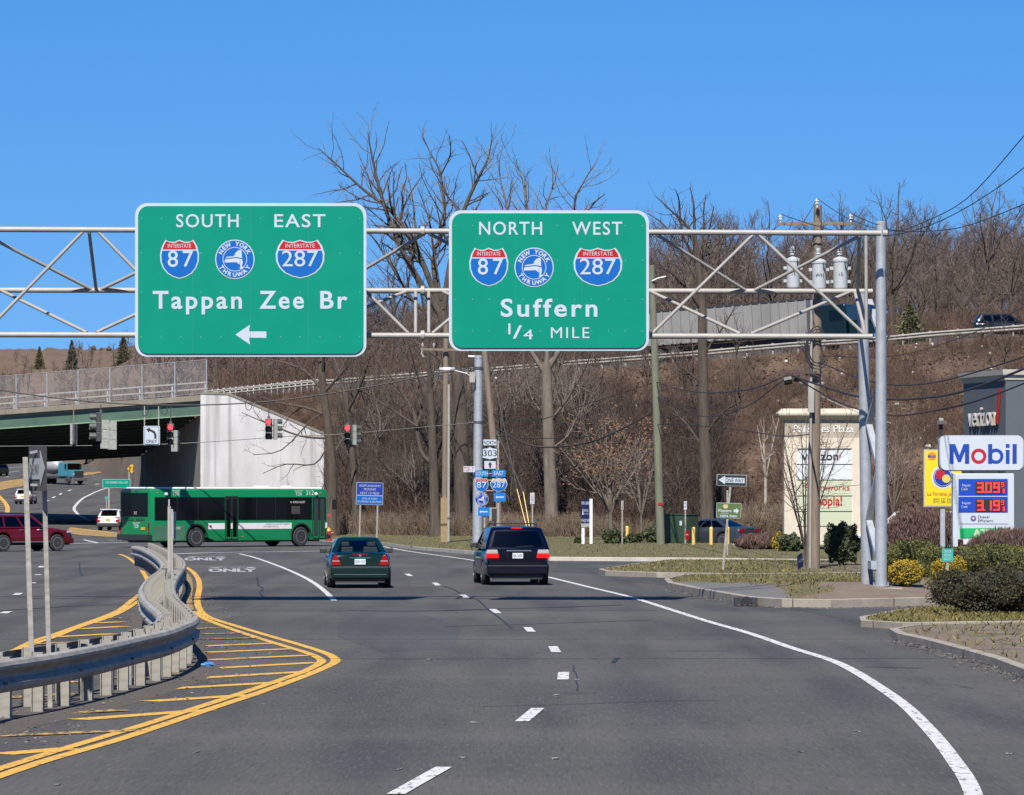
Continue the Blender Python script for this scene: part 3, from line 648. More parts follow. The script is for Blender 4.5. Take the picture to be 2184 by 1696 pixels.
def thruway(th, cx, cy, dia, dy, label=None, face='signblue', txt=True):
    r = dia / 2 * th.s; o = th.L(cx, cy, dy)
    mb = MB(); mb.prism(circ(0, 0, r), o, XA, ZA, -.004); sh = mb.build('route_shield', M['signwhite'], th.o)
    if label: sh['label'] = label
    mb = MB(); mb.prism(circ(0, 0, r * .95), o - YA * .006, XA, ZA, -.003); mb.build('blue_field', M[face], sh)
    mb = MB(); k = 36
    for i in range(k):
        a, b = 2 * math.pi * i / k, 2 * math.pi * (i + 1) / k
        mb.poly([o - YA * .012 + (XA * math.cos(q) + ZA * math.sin(q)) * rr for q, rr in ((a, r * .62), (b, r * .62), (b, r * .585), (a, r * .585))])
    mb.build('inner_ring', M['signwhite'], sh)
    mb = MB(); mb.prism([(x * r * .54, y * r * .5) for x, y in NYS], o - YA * .010, XA, ZA, -.003)
    mb.build('state_outline', M['signwhite'], sh)
    mb = MB(); mb.bar(o + Vector((-.52 * r, -.0165, .02 * r)), o + Vector((.02 * r, -.0165, .10 * r)), .004, r * .03); mb.bar(o + Vector((.02 * r, -.0165, .10 * r)), o + Vector((.36 * r, -.0165, .05 * r)), .004, r * .03); mb.bar(o + Vector((.27 * r, -.0165, .05 * r)), o + Vector((.24 * r, -.0165, -.3 * r)), .004, r * .03)
    mb.build('river_line', M[face], sh)
    if txt:
        mb = MB()
        for st, a0, a1, sg in (('NEW YORK', 152, 28, 1), ('THRUWAY', 212, 328, -1)):
            for i, ch in enumerate(st):
                if ch == ' ': continue
                q = math.radians(a0 + (a1 - a0) * i / (len(st) - 1)); rad = Vector((math.cos(q), 0, math.sin(q)))
                up = rad if sg > 0 else -rad; rt = Vector((up.z, 0, -up.x)); bl = o + rad * r * (.685 if sg > 0 else .885) - YA * .013
                put_text(mb, ch, bl, rt, up, r * .2, None, 0, .04)
        mb.build('lettering', M['signwhite'], sh)
    return sh
def guide_sign(label, x0, y0, x1, y1, d):
    th = Th('guide_sign', label, 'road sign', (x0 + x1) / 2, y1, d, 'big green signs on the gantry')
    mb = MB(); a = th.L(x0, y1); b = th.L(x1, y0); r = 26 * th.s
    mb.prism(rrect(a.x, a.z, b.x, b.z, r, 8), Vector((0, 0, 0)), XA, ZA, -.035); pn = mb.build('border', M['signwhite'], th.o, None)
    mb = MB(); e = 6.5 * th.s; mb.prism(rrect(a.x + e, a.z + e, b.x - e, b.z - e, r * .85, 8), Vector((0, -.037, 0)), XA, ZA, -.004); pan = mb; 
    mb = MB(); n = 3 if x1 - x0 < 450 else 4                  # panel seams and rivets
    for i in range(1, n):
        x = a.x + (b.x - a.x) * i / n; mb.bb(x - .004, x + .004, -.0425, -.041, a.z + .1, b.z - .1)
    mb.build('panel_seam', mat('seam_green', (.0, .26, .155), .5), th.o)
    mb = pan
    for yy in ((y0 + 33, y0 + 107, y0 + 190, y1 - 42)):
        for i in range(12):
            p = th.L(x0 + 14 + (x1 - x0 - 28) * i / 11, yy); mb.lathe([(0, .010), (.006, .006)], Vector((p.x, -.041, p.z)), (0, -1, 0), 6, 1)
    mb.build('panel', [M['signgreen'], M['signwhite']], th.o)
    for f in (.12, .5, .88):
        mb = MB(); x = a.x + (b.x - a.x) * f; mb.bb(x - .05, x + .05, .001, .11, a.z + .1, b.z - .1)
        for y in (TOP(900), BOT(900)): q = th.L(0, y); mb.bb(x - .09, x + .09, .11, gd - d - .04, q.z - .05, q.z + .05)
        mb.build('mounting_bracket', M['steel'], th.o)
    return th
th = guide_sign('green overhead sign for the bridge with a left pointing arrow', 288, 433.5, 781, 761, 101.6)
L = -.046
word(th, 'SOUTH', 442.5, 485, 27, 133, L, sp=1.15); word(th, 'EAST', 639.5, 485, 27, 109, L, sp=1.15)
for st, x0, x1 in (('Tappan', 326, 516), ('Zee', 553, 648), ('Br', 683, 741)): word(th, st, (x0 + x1) / 2, 658, 36, x1 - x0, L, off=.02, sp=1.22)
mb = MB(); o = th.L(502, 714, L + .006); k = th.s
mb.prism([(0, 0), (31 * k, -21 * k), (29 * k, -6.5 * k), (66 * k, -7 * k), (66 * k, 6.5 * k), (29 * k, 7 * k), (31 * k, 21 * k)], o, XA, ZA, -.004)
mb.build('arrow', M['signwhite'], th.o)
interstate(th, 383, 553.5, 83, 83, '87', -.043, numdx=(-.17, .22)); thruway(th, 501, 553.5, 84, -.043); interstate(th, 640, 553, 104, 82, '287', -.043)
th = guide_sign('green overhead sign with the quarter mile distance on its lowest line', 957, 449, 1383.5, 748.5, 101.6)
word(th, 'NORTH', 1088.5, 501, 27, 134, L, sp=1.15); word(th, 'WEST', 1273, 501, 27, 107, L, sp=1.15)
word(th, 'Suffern', 1170.5, 675, 36, 206, L, off=.02, sp=1.22); word(th, 'MILE', 1215.5, 721.5, 23, 82, L, off=0, sp=1.2)
word(th, '1', 1086, 713, 22, None, L, off=.02); word(th, '/', 1103, 722, 27, 20, L); word(th, '4', 1126, 724, 20, 20, L)
interstate(th, 1042, 570, 83, 82, '87', -.043, numdx=(-.15, .24), red='signred'); thruway(th, 1138.5, 570.5, 84, -.043); interstate(th, 1274.5, 570, 104, 82, '287', -.043)
# ================================================================ highway bridge over the side road
M['girder'] = mat('shaded_girder_green', (.035, .060, .048), .6, 0, .25, .5); M['fascia'] = mat('lit_fascia_green', (.085, .15, .105), .6, 0, .3, .5, stretch=(.4, .4, 1)); M['flange'] = mat('lit_flange_green', (.26, .40, .24), .6, 0, .25, .8)  # same green: inner tone darkened for shade, fascia and flange lightened for sun
M['deck'] = mat('bridge_concrete', (.30, .27, .21), .9, 0, .3, .7, .2, 8, col2=(.20, .175, .13))
M['wall'] = mat('stained_concrete_wall', (.76, .75, .73), .9, 0, .3, .3, .15, 8, col2=(.52, .505, .48), stretch=(1, 1, .5), det=9)
M['wallstain'] = mat('dark_wall_stain', (.20, .185, .17), .9, 0, .3, 1, stretch=(1, 1, .15))
br = thing('highway_bridge', 'green steel girder bridge carrying the highway over the road at left', 'bridge', P(428, 1127, 326))
bo = br.location
# world line of the near edge: right end A, left end B; far edge is 57 m behind
Ax = P(428, 0, 326); Bx = P(-230, 0, 352)
def edge(u, back=0.0):                                        # plan point at survey column u along the near edge
    t = (428 - u) / 658.0; p = Ax.lerp(Bx, t); return Vector((p.x - back * .17, p.y + back, 0)), t
def bz(t, back, top): return (10.27 if top else 8.72) - 1.25 * t - back * .048
def slab(mb, y0, y1, z0, z1, mi=0, over=0.0):
    vs = []
    for u in (428, -230):
        for b in (y0, y1):
            p, t = edge(u, b)
            for z in (z0, z1): vs.append(Vector((p.x + (0), p.y, bz(t, b, True) + z)) - bo)
    mb.add(vs, [(0, 1, 3, 2), (4, 6, 7, 5), (0, 4, 5, 1), (2, 3, 7, 6), (1, 5, 7, 3), (0, 2, 6, 4)], mi)
mb = MB(); slab(mb, .35, 57, -.62, -.32); mb.build('deck', M['deck'], br)
mb = MB(); slab(mb, 0, .5, -.42, .0); mb.build('kerb_beam', M['deck'], br)
mb = MB(); slab(mb, 56.5, 57, -.4, .55); mb.build('kerb_beam', M['deck'], br)
for i in range(13):
    b = .5 + i * 4.6
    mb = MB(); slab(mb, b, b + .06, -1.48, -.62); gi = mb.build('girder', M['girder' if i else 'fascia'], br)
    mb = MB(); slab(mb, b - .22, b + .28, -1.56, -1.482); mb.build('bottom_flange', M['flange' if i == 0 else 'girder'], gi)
mb = MB()
for k in range(5):
    u = 400 - 130 * k
    for i in range(12):
        p0, t0 = edge(u, .6 + i * 4.6); p1, _ = edge(u, 5.0 + i * 4.6)
        mb.bar(p0 + ZA * (bz(t0, .6 + i * 4.6, True) - 1.1) - bo, p1 + ZA * (bz(t0, 5 + i * 4.6, True) - 1.1) - bo, .12, .25)
mb.build('cross_bracing', M['girder'], br)
p0, _ = edge(428, .3); p1, _ = edge(428, 57); fx = P(306, 0, 383)
mb = MB(); mb.prism([(0, -.3), ((fx - p0).length, -.3), ((fx - p0).length, 6.3), (0, 8.75)], p0 - bo + Vector((.0, 0, 0)), Vector((fx.x - p0.x, fx.y - p0.y, 0)).normalized(), ZA, .6)
mb.build('abutment', [M['deck']], br)
# chain link fence on the near edge
M['mesh'] = bpy.data.materials.new('chain_link'); M['mesh'].use_nodes = True; n = M['mesh'].node_tree; B = n.nodes['Principled BSDF']; B.inputs['Base Color'].default_value = (.4, .41, .42, 1); B.inputs['Alpha'].default_value = .13
fe = thing('chain_link_fence', 'tall chain link fence on grey posts along the bridge edge', 'fence', P(428, 843, 326))
fo = fe.location
def fp(u, z, back=.25): p, t = edge(u, back); return Vector((p.x, p.y, bz(t, back, True) + z)) - fo
pu = [443 - 66 * k for k in range(-0, 11)]
for u in pu:
    mb = MB(); u_ = min(u, 440); mb.cyl(fp(u_, -.05), fp(u_, 2.75), .05, n=8); mb.bb(fp(u_, 0).x - .13, fp(u_, 0).x + .13, fp(u_, 0).y - .13, fp(u_, 0).y + .13, fp(u_, 0).z, fp(u_, 0).z + .05); mb.build('post', M['steel'], fe)
mb = MB(); mb.cyl(fp(441, 2.72), fp(-225, 2.72), .03, n=6); mb.build('top_rail', M['steel'], fe)
mb = MB(); mb.cyl(fp(441, .12), fp(-225, .12), .02, n=6); mb.build('bottom_rail', M['steel'], fe)
mb = MB(); mb.add([fp(441, .1), fp(-225, .1), fp(-225, 2.7), fp(441, 2.7)], [(0, 1, 2, 3)]); mb.build('wire_mesh', M['mesh'], fe)
# steel bridge railing behind the fence
ra = thing('bridge_railing', 'low two rail parapet behind the fence on the bridge', 'railing', P(428, 843, 327))
M['railw'] = mat('bleached_rail', (.42, .40, .36), .6, .1, .15, 2)
for zz in (.55, 1.05):
    mb = MB(); mb.bar(fp(445, zz, 1.1) + fo - ra.location, fp(-225, zz, 1.1) + fo - ra.location, .10, .12); mb.build('rail', M['railw'], ra)
for k in range(10):
    u = 440 - 66 * k; mb = MB(); mb.bar(fp(u, -.1, 1.15) + fo - ra.location, fp(u, 1.08, 1.15) + fo - ra.location, .12, .08); mb.build('post', M['railw'], ra)
# wing wall running from the bridge corner towards the camera
ww = thing('retaining_wall', 'weather stained pale concrete wing wall beside the bridge', 'wall', P(428, 1127, 325))
wo = ww.location; uu = np.linspace(427.5, 704, 30); fr = []; 
for u in uu:
    d = dwall(u); b = P(u, 0, d); zt = H + (HY - zwall_y(u)) * d / F
    fr.append([Vector((b.x, b.y, -.3)) - wo, Vector((b.x, b.y, zt - .02)) - wo, Vector((b.x + .05, b.y + .5, zt)) - wo, Vector((b.x + .05, b.y + .5, -.3)) - wo])
mb = MB(); mb.loft(fr); wobj = mb.build('wall_face', M['wall'], ww)
n = M['wall'].node_tree; Bn = n.nodes['Principled BSDF']; src = Bn.inputs['Base Color'].links[0].from_socket       # soot and run-off streaks
t_ = n.nodes.new('ShaderNodeTexCoord'); q_ = n.nodes.new('ShaderNodeMapping'); q_.inputs['Scale'].default_value = (1, 1, .045); z_ = n.nodes.new('ShaderNodeTexNoise'); z_.inputs['Scale'].default_value = .9; z_.inputs['Detail'].default_value = 8
n.links.new(t_.outputs['Object'], q_.inputs['Vector']); n.links.new(q_.outputs['Vector'], z_.inputs['Vector'])
r_ = n.nodes.new('ShaderNodeMapRange'); r_.inputs['From Min'].default_value = .54; r_.inputs['From Max'].default_value = .80; n.links.new(z_.outputs['Fac'], r_.inputs['Value'])
x_ = n.nodes.new('ShaderNodeMix'); x_.data_type = 'RGBA'; x_.inputs[7].default_value = (.13, .12, .105, 1); n.links.new(r_.outputs['Result'], x_.inputs[0]); n.links.new(src, x_.inputs[6]); n.links.new(x_.outputs[2], Bn.inputs['Base Color'])
mb = MB(); cr = [[p + Vector((0, -.04 if i < 2 else .04, .0 if i in (0, 3) else .0)) for i, p in enumerate(r)] for r in fr]
mb.loft([[Vector((r[1].x, r[1].y - .06, r[1].z + .003)), Vector((r[1].x, r[1].y - .06, r[1].z + .16)), Vector((r[2].x, r[2].y + .06, r[2].z + .16)), Vector((r[2].x, r[2].y + .06, r[2].z + .003))] for r in fr]); mb.build('coping', M['deck'], ww)

# ================================================================ guard rails
WP = [(0, .735), (.06, .715), (.085, .67), (.085, .63), (.015, .575), (.0, .545), (.015, .515), (.085, .455), (.085, .41), (.06, .365), (0, .345)]
def wbeam(mb, pts, side, off, o, k=1.0):
    rings = []; n = len(pts)
    for i, p in enumerate(pts):
        t = pts[min(i + 1, n - 1)] - pts[max(i - 1, 0)]; t.z = 0; t.normalize(); s = Vector((t.y, -t.x, 0)) * side
        rings.append([p + s * (off + a * k) + ZA * z - o for a, z in WP] + [p + s * (off + (a - .012) * k) + ZA * z - o for a, z in reversed(WP)])
    mb.loft(rings)
def along(pts, step):
    out = []; acc = 0; nxt = 0
    for a, b in zip(pts, pts[1:]):
        L = (b - a).length
        while nxt <= acc + L: out.append((a.lerp(b, (nxt - acc) / L), (b - a).normalized())); nxt += step
        acc += L
    return out
def ibeam(mb, h, w=.10, dp=.15, t=.012):
    mb.bb(-w / 2, w / 2, -dp / 2, -dp / 2 + t, -.2, h); mb.bb(-w / 2, w / 2, dp / 2 - t, dp / 2, -.2, h); mb.bb(-t / 2, t / 2, -dp / 2 + t, dp / 2 - t, -.2, h - .002)
def zr4(x, y, z=.73): return G(.3414 * x, 1118.2 + .3414 * y, z)
mb = MB(); ibeam(mb, .755); ipost = mb.build('post', M['rail']); ipm = ipost.data; bpy.data.objects.remove(ipost)
def median(label, tr, side):
    p = [zr4(*q) for q in tr]
    for q in p: q.z = 0
    pts = smooth_path(p, 5); o = pts[0].copy(); e = thing('median_guardrail', label, 'guardrail', o, 0, 'guardrails back to back in the median')
    mb = MB(); wbeam(mb, pts, side, 0, o); mb.build('rail', M['rail'], e, 22)
    for q, t in along(pts, 1.48)[:95]:
        s = Vector((t.y, -t.x, 0)) * side; c = bpy.data.objects.new('post', ipm); COL.objects.link(c); c.parent = e; c.location = q - o - s * .10; c.rotation_euler = (0, 0, math.atan2(t.y, t.x))
    mb = MB()
    for q, t in along(pts, 3.81):
        s = Vector((t.y, -t.x, 0)) * side
        for dz in (.66, .48):
            for k in (-.06, .06): c = q + s * .083 + t * k + ZA * (dz - .02) - o; mb.box(c, (.035, .035, .03), rz=math.atan2(t.y, t.x))
    mb.build('splice_bolts', M['darkmetal'], e)
    return e, pts
q_near = True
RT = ((-420, 940), (-200, 893), (0, 852), (260, 815), (600, 755), (850, 700), (1030, 660), (1140, 620), (1200, 592), (1210, 566), (1180, 535), (1145, 502), (1100, 462), (1078, 424), (1072, 385), (1085, 345), (1110, 305), (1138, 268), (1145, 240), (1128, 212), (1090, 186), (1030, 153), (950, 120))
LT = ((-480, 868), (-250, 832), (0, 800), (160, 776), (330, 756), (480, 730), (720, 690), (870, 648), (960, 618), (1000, 592), (1006, 562), (985, 535), (940, 500), (900, 458), (888, 420), (890, 395), (912, 358), (950, 322), (1000, 285), (1020, 256), (1010, 230), (975, 198), (930, 170), (880, 148), (830, 137))
median('weathered steel guardrail facing the right hand lanes in the S-curved median', RT, 1)
median('weathered steel guardrail on the far oncoming side of the S-curved median', LT, -1)
# slender sign posts standing inside the median rails
th = Th('marker_sign', 'narrow roadside sign seen edge on, on pale posts inside the median rails', 'road sign', 361, 1300, 96.5); th.o.location.z = .0
b = th.L(361, 1300)
mb = MB(); z0 = 0; zt = H + (HY - 1080) * 96.5 / F; mb.bb(-.035, .035, -.04, .04, -.1, zt); mb.bb(-.012, .012, -.045, -.041, .1, zt - .05); mb.build('post', M['pipe'], th.o)
mb = MB(); mb.bb(-.365, -.315, 4.95, 5.03, -.1, H + (HY - 1086) * 101.5 / F); mb.build('post', M['pipe'], th.o)
mb = MB(); mb.bb(-.313, -.275, 4.6, 5.4, H + (HY - 1150) * 101.5 / F, H + (HY - 1092) * 101.5 / F); mb.build('sign_panel', M['pipe'], th.o)
mb = MB(); mb.bb(-.02, .012, -.05, .05, zt, zt + .16); mb.build('post_tip', M['steel'], th.o)
# one way sign at the left, faded, its greys also darkened in colour for shade
dd = 52.5; th = Th('one_way_sign', 'shaded grey arrow sign pointing right on two steel posts in the median', 'road sign', 80, 1505, dd); th.o.location.z = .0
zt = lambda y, d=dd: H + (HY - y) * d / F
def post_u(x, yt, w, dy, lean):
    mb = MB(); a = (x - 80) * th.s; t = a - lean
    for dx, wy in ((-w / 2, .035), (w / 2, .035)): mb.bar((a + dx, dy, -.1), (t + dx, dy, zt(yt)), .008, wy)
    mb.bar((a, dy - .012, -.1), (t, dy - .012, zt(yt)), w, .006); mb.build('post', M['rail'], th.o)
post_u(72, 975, .055, 0, .105); post_u(103, 1015, .05, .25, .078)
pa = MB(); rzs = math.radians(-58); ux = Vector((math.cos(rzs), math.sin(rzs), 0)); c0 = Vector(((80 - 80) * th.s, .05, zt(1000)))
w_, h_ = .27 / math.cos(rzs), .55
pa.prism(rrect(-w_ / 2, -h_ / 2, w_ / 2, h_ / 2, .03, 4), c0, ux, ZA, .006); sp = pa.build('sign_panel', mat('shaded_faded_sign_black', (.060, .054, .048), .6, 0, .1, 6), th.o)
nrm = ux.cross(ZA).normalized(); nrm = nrm if nrm.y < 0 else -nrm
pa = MB(); q = .42; pa.prism([(-.21, -.13), (.09, -.13), (.09, -.23), (.23, 0), (.09, .23), (.09, .13), (-.21, .13)], c0 + nrm * .014, ux, ZA, .004); pa.build('arrow', mat('shaded_faded_sign_white', (.30, .31, .32), .6), th.o)
pa = MB(); put_text(pa, 'ONE WAY', c0 + nrm * .022 + ux * -.06 - ZA * .075, ux, ZA, .13, .26, 0, .01); pa.build('lettering', mat('shaded_faded_sign_ink', (.10, .095, .09), .6), th.o)
pa = MB(); pa.bar(c0 + Vector((-.10, -.02, .20)), c0 + Vector((.0, .02, .22)), .03, .03); pa.bar(c0 + Vector((-.09, -.02, -.2)), c0 + Vector((.0, .02, -.2)), .03, .03); pa.build('bracket', M['steel'], th.o)
# guard rail along the top of the embankment
pts = [Vector((P(u, 0, dg(u)).x, dg(u), zg(u) - .75)) for u in np.arange(452, 2500, 14)]
e = thing('guardrail', 'long grey steel guardrail along the top of the embankment', 'guardrail', pts[0]); o = pts[0].copy()
mb = MB(); rings = []; wbeam(mb, pts, 1, 0, o, 1.3); mb.build('rail', M['rail'], e, 50)
mb = MB(); mb.bb(-.07, .07, -.07, .07, -.3, .80); pob = mb.build('post', M['rail']); pm_ = pob.data; bpy.data.objects.remove(pob)
for q, t in along(pts, 1.98)[:70][::1]:
    c = bpy.data.objects.new('post', pm_); COL.objects.link(c); c.parent = e; c.location = q - o - Vector((t.y, -t.x, 0)) * .08
pts2 = [Vector((P(u, 0, dg(u) - 1.0).x, dg(u) - 1.0, zg(u) - .62)) for u in np.arange(440, 700, 13)]
e = thing('bridge_end_railing', 'bleached white two rail barrier running off the end of the bridge', 'railing', pts2[0]); o = pts2[0].copy()
for zz in (.30, .62):
    mb = MB(); mb.tube([p - o + ZA * zz for p in pts2], .055, 6); mb.build('rail', M['railw'], e)
for q, t in along(pts2, .62)[:26]:
    mb = MB(); mb.bb(q.x - o.x - .05, q.x - o.x + .05, q.y - o.y, q.y - o.y + .1, q.z - o.z - .3, q.z - o.z + .75); mb.build('post', M['railw'], e)
# ================================================================ vehicles
PT = dict(green=paint('paint_dark_green', (.0025, .018, .015), .15), navy=paint('paint_navy', (.0008, .0016, .010), .1), red=paint('paint_dark_red', (.115, .004, .010), .15), white=paint('paint_white', (.72, .72, .72), 0),
          grey=paint('paint_blue_grey', (.055, .068, .085), .5), dark=paint('paint_black', (.015, .017, .022), .3))
def wheel(parent, x, y, R, W=.22, spokes=5, side=1):
    mb = MB(); mb.lathe([(-W / 2, R * .62), (-W / 2, R * .93), (-W * .35, R), (W * .35, R), (W / 2, R * .93), (W / 2, R * .62)], (x, y, R), (1, 0, 0), 26); wl = mb.build('wheel', M['rubber'], parent, 35)
    o = x + side * (W / 2 - .03); mb = MB(); mb.lathe([(0, R * .64), (side * .035, R * .66), (side * .035, R * .58), (side * .0, R * .55)], (o, y, R), (1, 0, 0), 26)
    mb.lathe([(0, R * .14), (side * .03, R * .10)], (o, y, R), (1, 0, 0), 10)
    for i in range(spokes):
        a = 2 * math.pi * i / spokes + .3; d = Vector((0, math.cos(a), math.sin(a))); c = Vector((o + side * .012, y, R)); mb.bar(c + d * R * .08, c + d * R * .6, R * .17, .03, 0, Vector((1, 0, 0)))
    mb.build('rim', M['alloy'], wl, 40)
    mb = MB(); mb.lathe([(0, R * .6), (side * .004, R * .58)], (o - side * .06, y, R), (1, 0, 0), 18); mb.build('brake_disc', M['darkmetal'], wl)
    return wl
def car(name, label, loc, rz, p, group=None):
    """p: L,W,sill,belt profile 'top' [(y,z)], plan half widths 'plan' [(y,w)], cabin A,B,C,D at y, belt, roof, wb, wr, wheels yr,yf,R"""
    e = thing(name, label, p['cat'], loc, rz, group); L = p['L']; hw = p['W'] / 2
    top = p['top']; tx = [q[0] for q in top]; tz = [q[1] for q in top]; px = [q[0] for q in p['plan']]; pw = [q[1] for q in p['plan']]
    ys = set([-L / 2, -L / 2 + .03, -L / 2 + .10, L / 2 - .10, L / 2 - .03, L / 2] + list(np.linspace(-L / 2 + .25, L / 2 - .25, 15)))
    for wy in (p['yr'], p['yf']):
        Rr = p['R'] * 1.16
        for k in np.linspace(-1, 1, 11): ys.add(round(wy + Rr * k, 4))
    ys = sorted(y for y in ys if -L / 2 <= y <= L / 2); rings = []
    for y in ys:
        w = hw * float(np.interp(y, px, pw)); zt = float(np.interp(y, tx, tz)); zb = p['sill']
        en = min(1, min(y + L / 2, L / 2 - y) / .12)
        zb += (1 - en) * .10; ins = (1 - en) ** 2 * .05
        for wy in (p['yr'], p['yf']):
            Rr = p['R'] * 1.15; q = abs(y - wy)
            if q < Rr: zb = max(zb, p['R'] + math.sqrt(Rr * Rr - q * q))
        zt -= ins; w -= ins
        zs = [zb, zb + .04, zb + (zt - zb) * .35, zb + (zt - zb) * .72, zt - .07, zt - .015, zt + p.get('crown', .03)]
        ws = [w * .90, w * .975, w, w * .985, w * .945, w * .87, w * .45]
        half = [(a, b) for a, b in zip(ws, zs)]
        ring = [Vector((0, y, zb))] + [Vector((a, y, b)) for a, b in half] + [Vector((0, y, zt + p.get('crown', .03) * 1.2))] + [Vector((-a, y, b)) for a, b in reversed(half)]
        rings.append(ring)
    mb = MB(); mb.loft(rings); body = mb.build('body', p['paint'], e, 38)
    # underside and wheel wells
    mb = MB(); mb.bb(-hw * .80, hw * .80, -L / 2 + .15, L / 2 - .15, p['sill'] - .05, p['sill'] + .35); mb.build('underbody', M['black'], e)
    # cabin
    A, B, C, D = p['cab']; zb, zr_ = p['belt'], p['roof']; wb, wr = p['wb'] / 2, p['wr'] / 2; bow = p.get('bow', .10); cr = p.get('cr', .12)
    sides = p.get('pillars', [.0, .05, .33, .37, .64, .68, .95, 1.0])
    def loop(t, grow=0.0):
        tt = t ** 1.25; w = wb + (wr - wb) * tt + grow; yf = A + (B - A) * t ** .92 + grow; yr = D + (C - D) * t ** .92 - grow; z = zb + (zr_ - zb) * t; out = []
        for s in (-1, -.94, 0, .94, 1): out.append(('rear', s, Vector((s * (w - cr), yr - bow * (1 - s * s) * .5, z))))
        for a in (22, 45, 68): q = math.radians(-90 + a); out.append(('cr', 0, Vector((w - cr + cr * math.cos(q), yr + cr + cr * math.sin(q), z))))
        for s in sides: out.append(('r', s, Vector((w + .02 * math.sin(math.pi * s), yr + cr + (yf - yr - 2 * cr) * s, z))))
        for a in (22, 45, 68): q = math.radians(a); out.append(('cf', 0, Vector((w - cr + cr * math.cos(q), yf - cr + cr * math.sin(q), z))))
        for s in (1, .94, 0, -.94, -1): out.append(('front', s, Vector((s * (w - cr), yf + bow * (1 - s * s), z))))
        for a in (22, 45, 68): q = math.radians(90 + a); out.append(('cf', 0, Vector((-w + cr + cr * math.cos(q), yf - cr + cr * math.sin(q), z))))
        for s in reversed(sides): out.append(('l', s, Vector((-w - .02 * math.sin(math.pi * s), yr + cr + (yf - yr - 2 * cr) * s, z))))
        for a in (22, 45, 68): q = math.radians(180 + a); out.append(('cr', 0, Vector((-w + cr + cr * math.cos(q), yr + cr + cr * math.sin(q), z))))
        return out
    ts = [0, .10, .3, .55, .76, p.get('wtop', .88), 1.0]; LP = [loop(t) for t in ts]; n = len(LP[0])
    win = {}
    mb = MB(); mb.v = [tuple(q[2]) for l in LP for q in l]
    ns = len(sides); blocks = [(sides[k], sides[k + 1]) for k in range(ns - 1)]
    for i in range(len(ts) - 1):
        for j in range(n):
            j2 = (j + 1) % n; f = (i * n + j, i * n + j2, (i + 1) * n + j2, (i + 1) * n + j); k1, s1, _ = LP[0][j]; k2, s2, _ = LP[0][j2]; key = None
            if 1 <= i <= 4 and k1 == k2:
                if k1 in ('rear', 'front') and max(abs(s1), abs(s2)) <= .95 or (k1 == 'front' and p.get('widewind')): key = 'rear_window' if k1 == 'rear' else 'windscreen'
                elif k1 in 'lr' and len(k1) == 1:
                    a, b = min(s1, s2), max(s1, s2)
                    if b - a > .1: key = 'side_window', k1, a
            if key: win.setdefault(key, []).append(f)
            else: mb.f.append(f); mb.m.append(0)
    base = (len(ts) - 1) * n; cen = Vector((0, (B + C) / 2, 0)); last = base
    for sc, dz in ((.93, .035), (.7, .065), (.35, .08), (.02, .085)):
        o = len(mb.v)
        for q in LP[-1]: v = q[2]; mb.v.append((v.x * sc, cen.y + (v.y - cen.y) * sc, v.z + dz * p.get('rc', 1)))
        for j in range(n): j2 = (j + 1) % n; mb.f.append((last + j, last + j2, o + j2, o + j)); mb.m.append(0)
        last = o
    mb.build('cabin', p['paint'], e, 42)
    for key, fs in win.items():
        nm = key if isinstance(key, str) else 'side_window'; m2 = MB(); ids = {}
        for f in fs:
            q = []
            for v in f:
                if v not in ids: ids[v] = len(m2.v); m2.v.append(mb.v[v])
                q.append(ids[v])
            m2.f.append(tuple(q)); m2.m.append(0)
        gl = p.get('glass', 'tint'); gl = p.get('rearglass', gl) if nm == 'rear_window' else gl
        m2.build(nm, M[gl], e, 60)
    # interior: floor pan at belt line, seats with head rests, dashboard
    mb = MB(); mb.bb(-wb * .93, wb * .93, D + .25, A - .45, zb + .012, zb + .05); mb.build('parcel_shelf', M['interior'], e)
    for yy in p.get('seats', ((B + C) / 2 + .25, (B + C) / 2 - .65)):
        for sx in (-1, 1):
            mb = MB(); mb.bb(sx * .38 - .23, sx * .38 + .23, yy - .10, yy + .04, zb - .1, zb + (zr_ - zb) * .48); mb.bb(sx * .38 - .13, sx * .38 + .13, yy - .12, yy - .02, zb + (zr_ - zb) * .50, zb + (zr_ - zb) * .80); mb.build('seat', M['seat'], e, None, .03)
    for x in (-1, 1):
        for wy in (p['yr'], p['yf']): wheel(e, x * (hw - .12), wy, p['R'], .23, p.get('spokes', 5), x)
        mb = MB(); my = p.get('mir', A - .55); mb.box((x * (hw + .05), my, zb + .10), (.20, .09, .15)); mb.bar((x * (wb + .0), my + .03, zb + .06), (x * (hw + .04), my, zb + .06), .05, .05); mb.build('mirror', p.get('mirpaint', M['plastic']), e, None, .03)
    return e
def rear_poly(e, name, m, pts, y, depth=.05, mirror=True, bevel=.0):
    out = []
    for sx in ((1, -1) if mirror else (1,)):
        mb = MB(); mb.prism([(sx * a, b) for a, b in pts], Vector((0, y, 0)), XA, ZA, depth); mb2 = mb
        out.append(mb.build(name, M[m] if isinstance(m, str) else m, e, None, bevel))
    return out
def plate(e, y, z, txt, w=.31, h=.155, m='plate', ink='plateink', dirr=-1):
    mb = MB(); mb.bb(-w / 2, w / 2, min(y, y + dirr * .012), max(y, y + dirr * .012), z - h / 2, z + h / 2); pl = mb.build('number_plate', M[m], e)
    if txt: mb = MB(); put_text(mb, txt, Vector((0, y + dirr * .016, z - h * .24)), XA, ZA, h * .48, w * .84, 0, .0); mb.build('plate_lettering', M[ink], pl)
    return pl
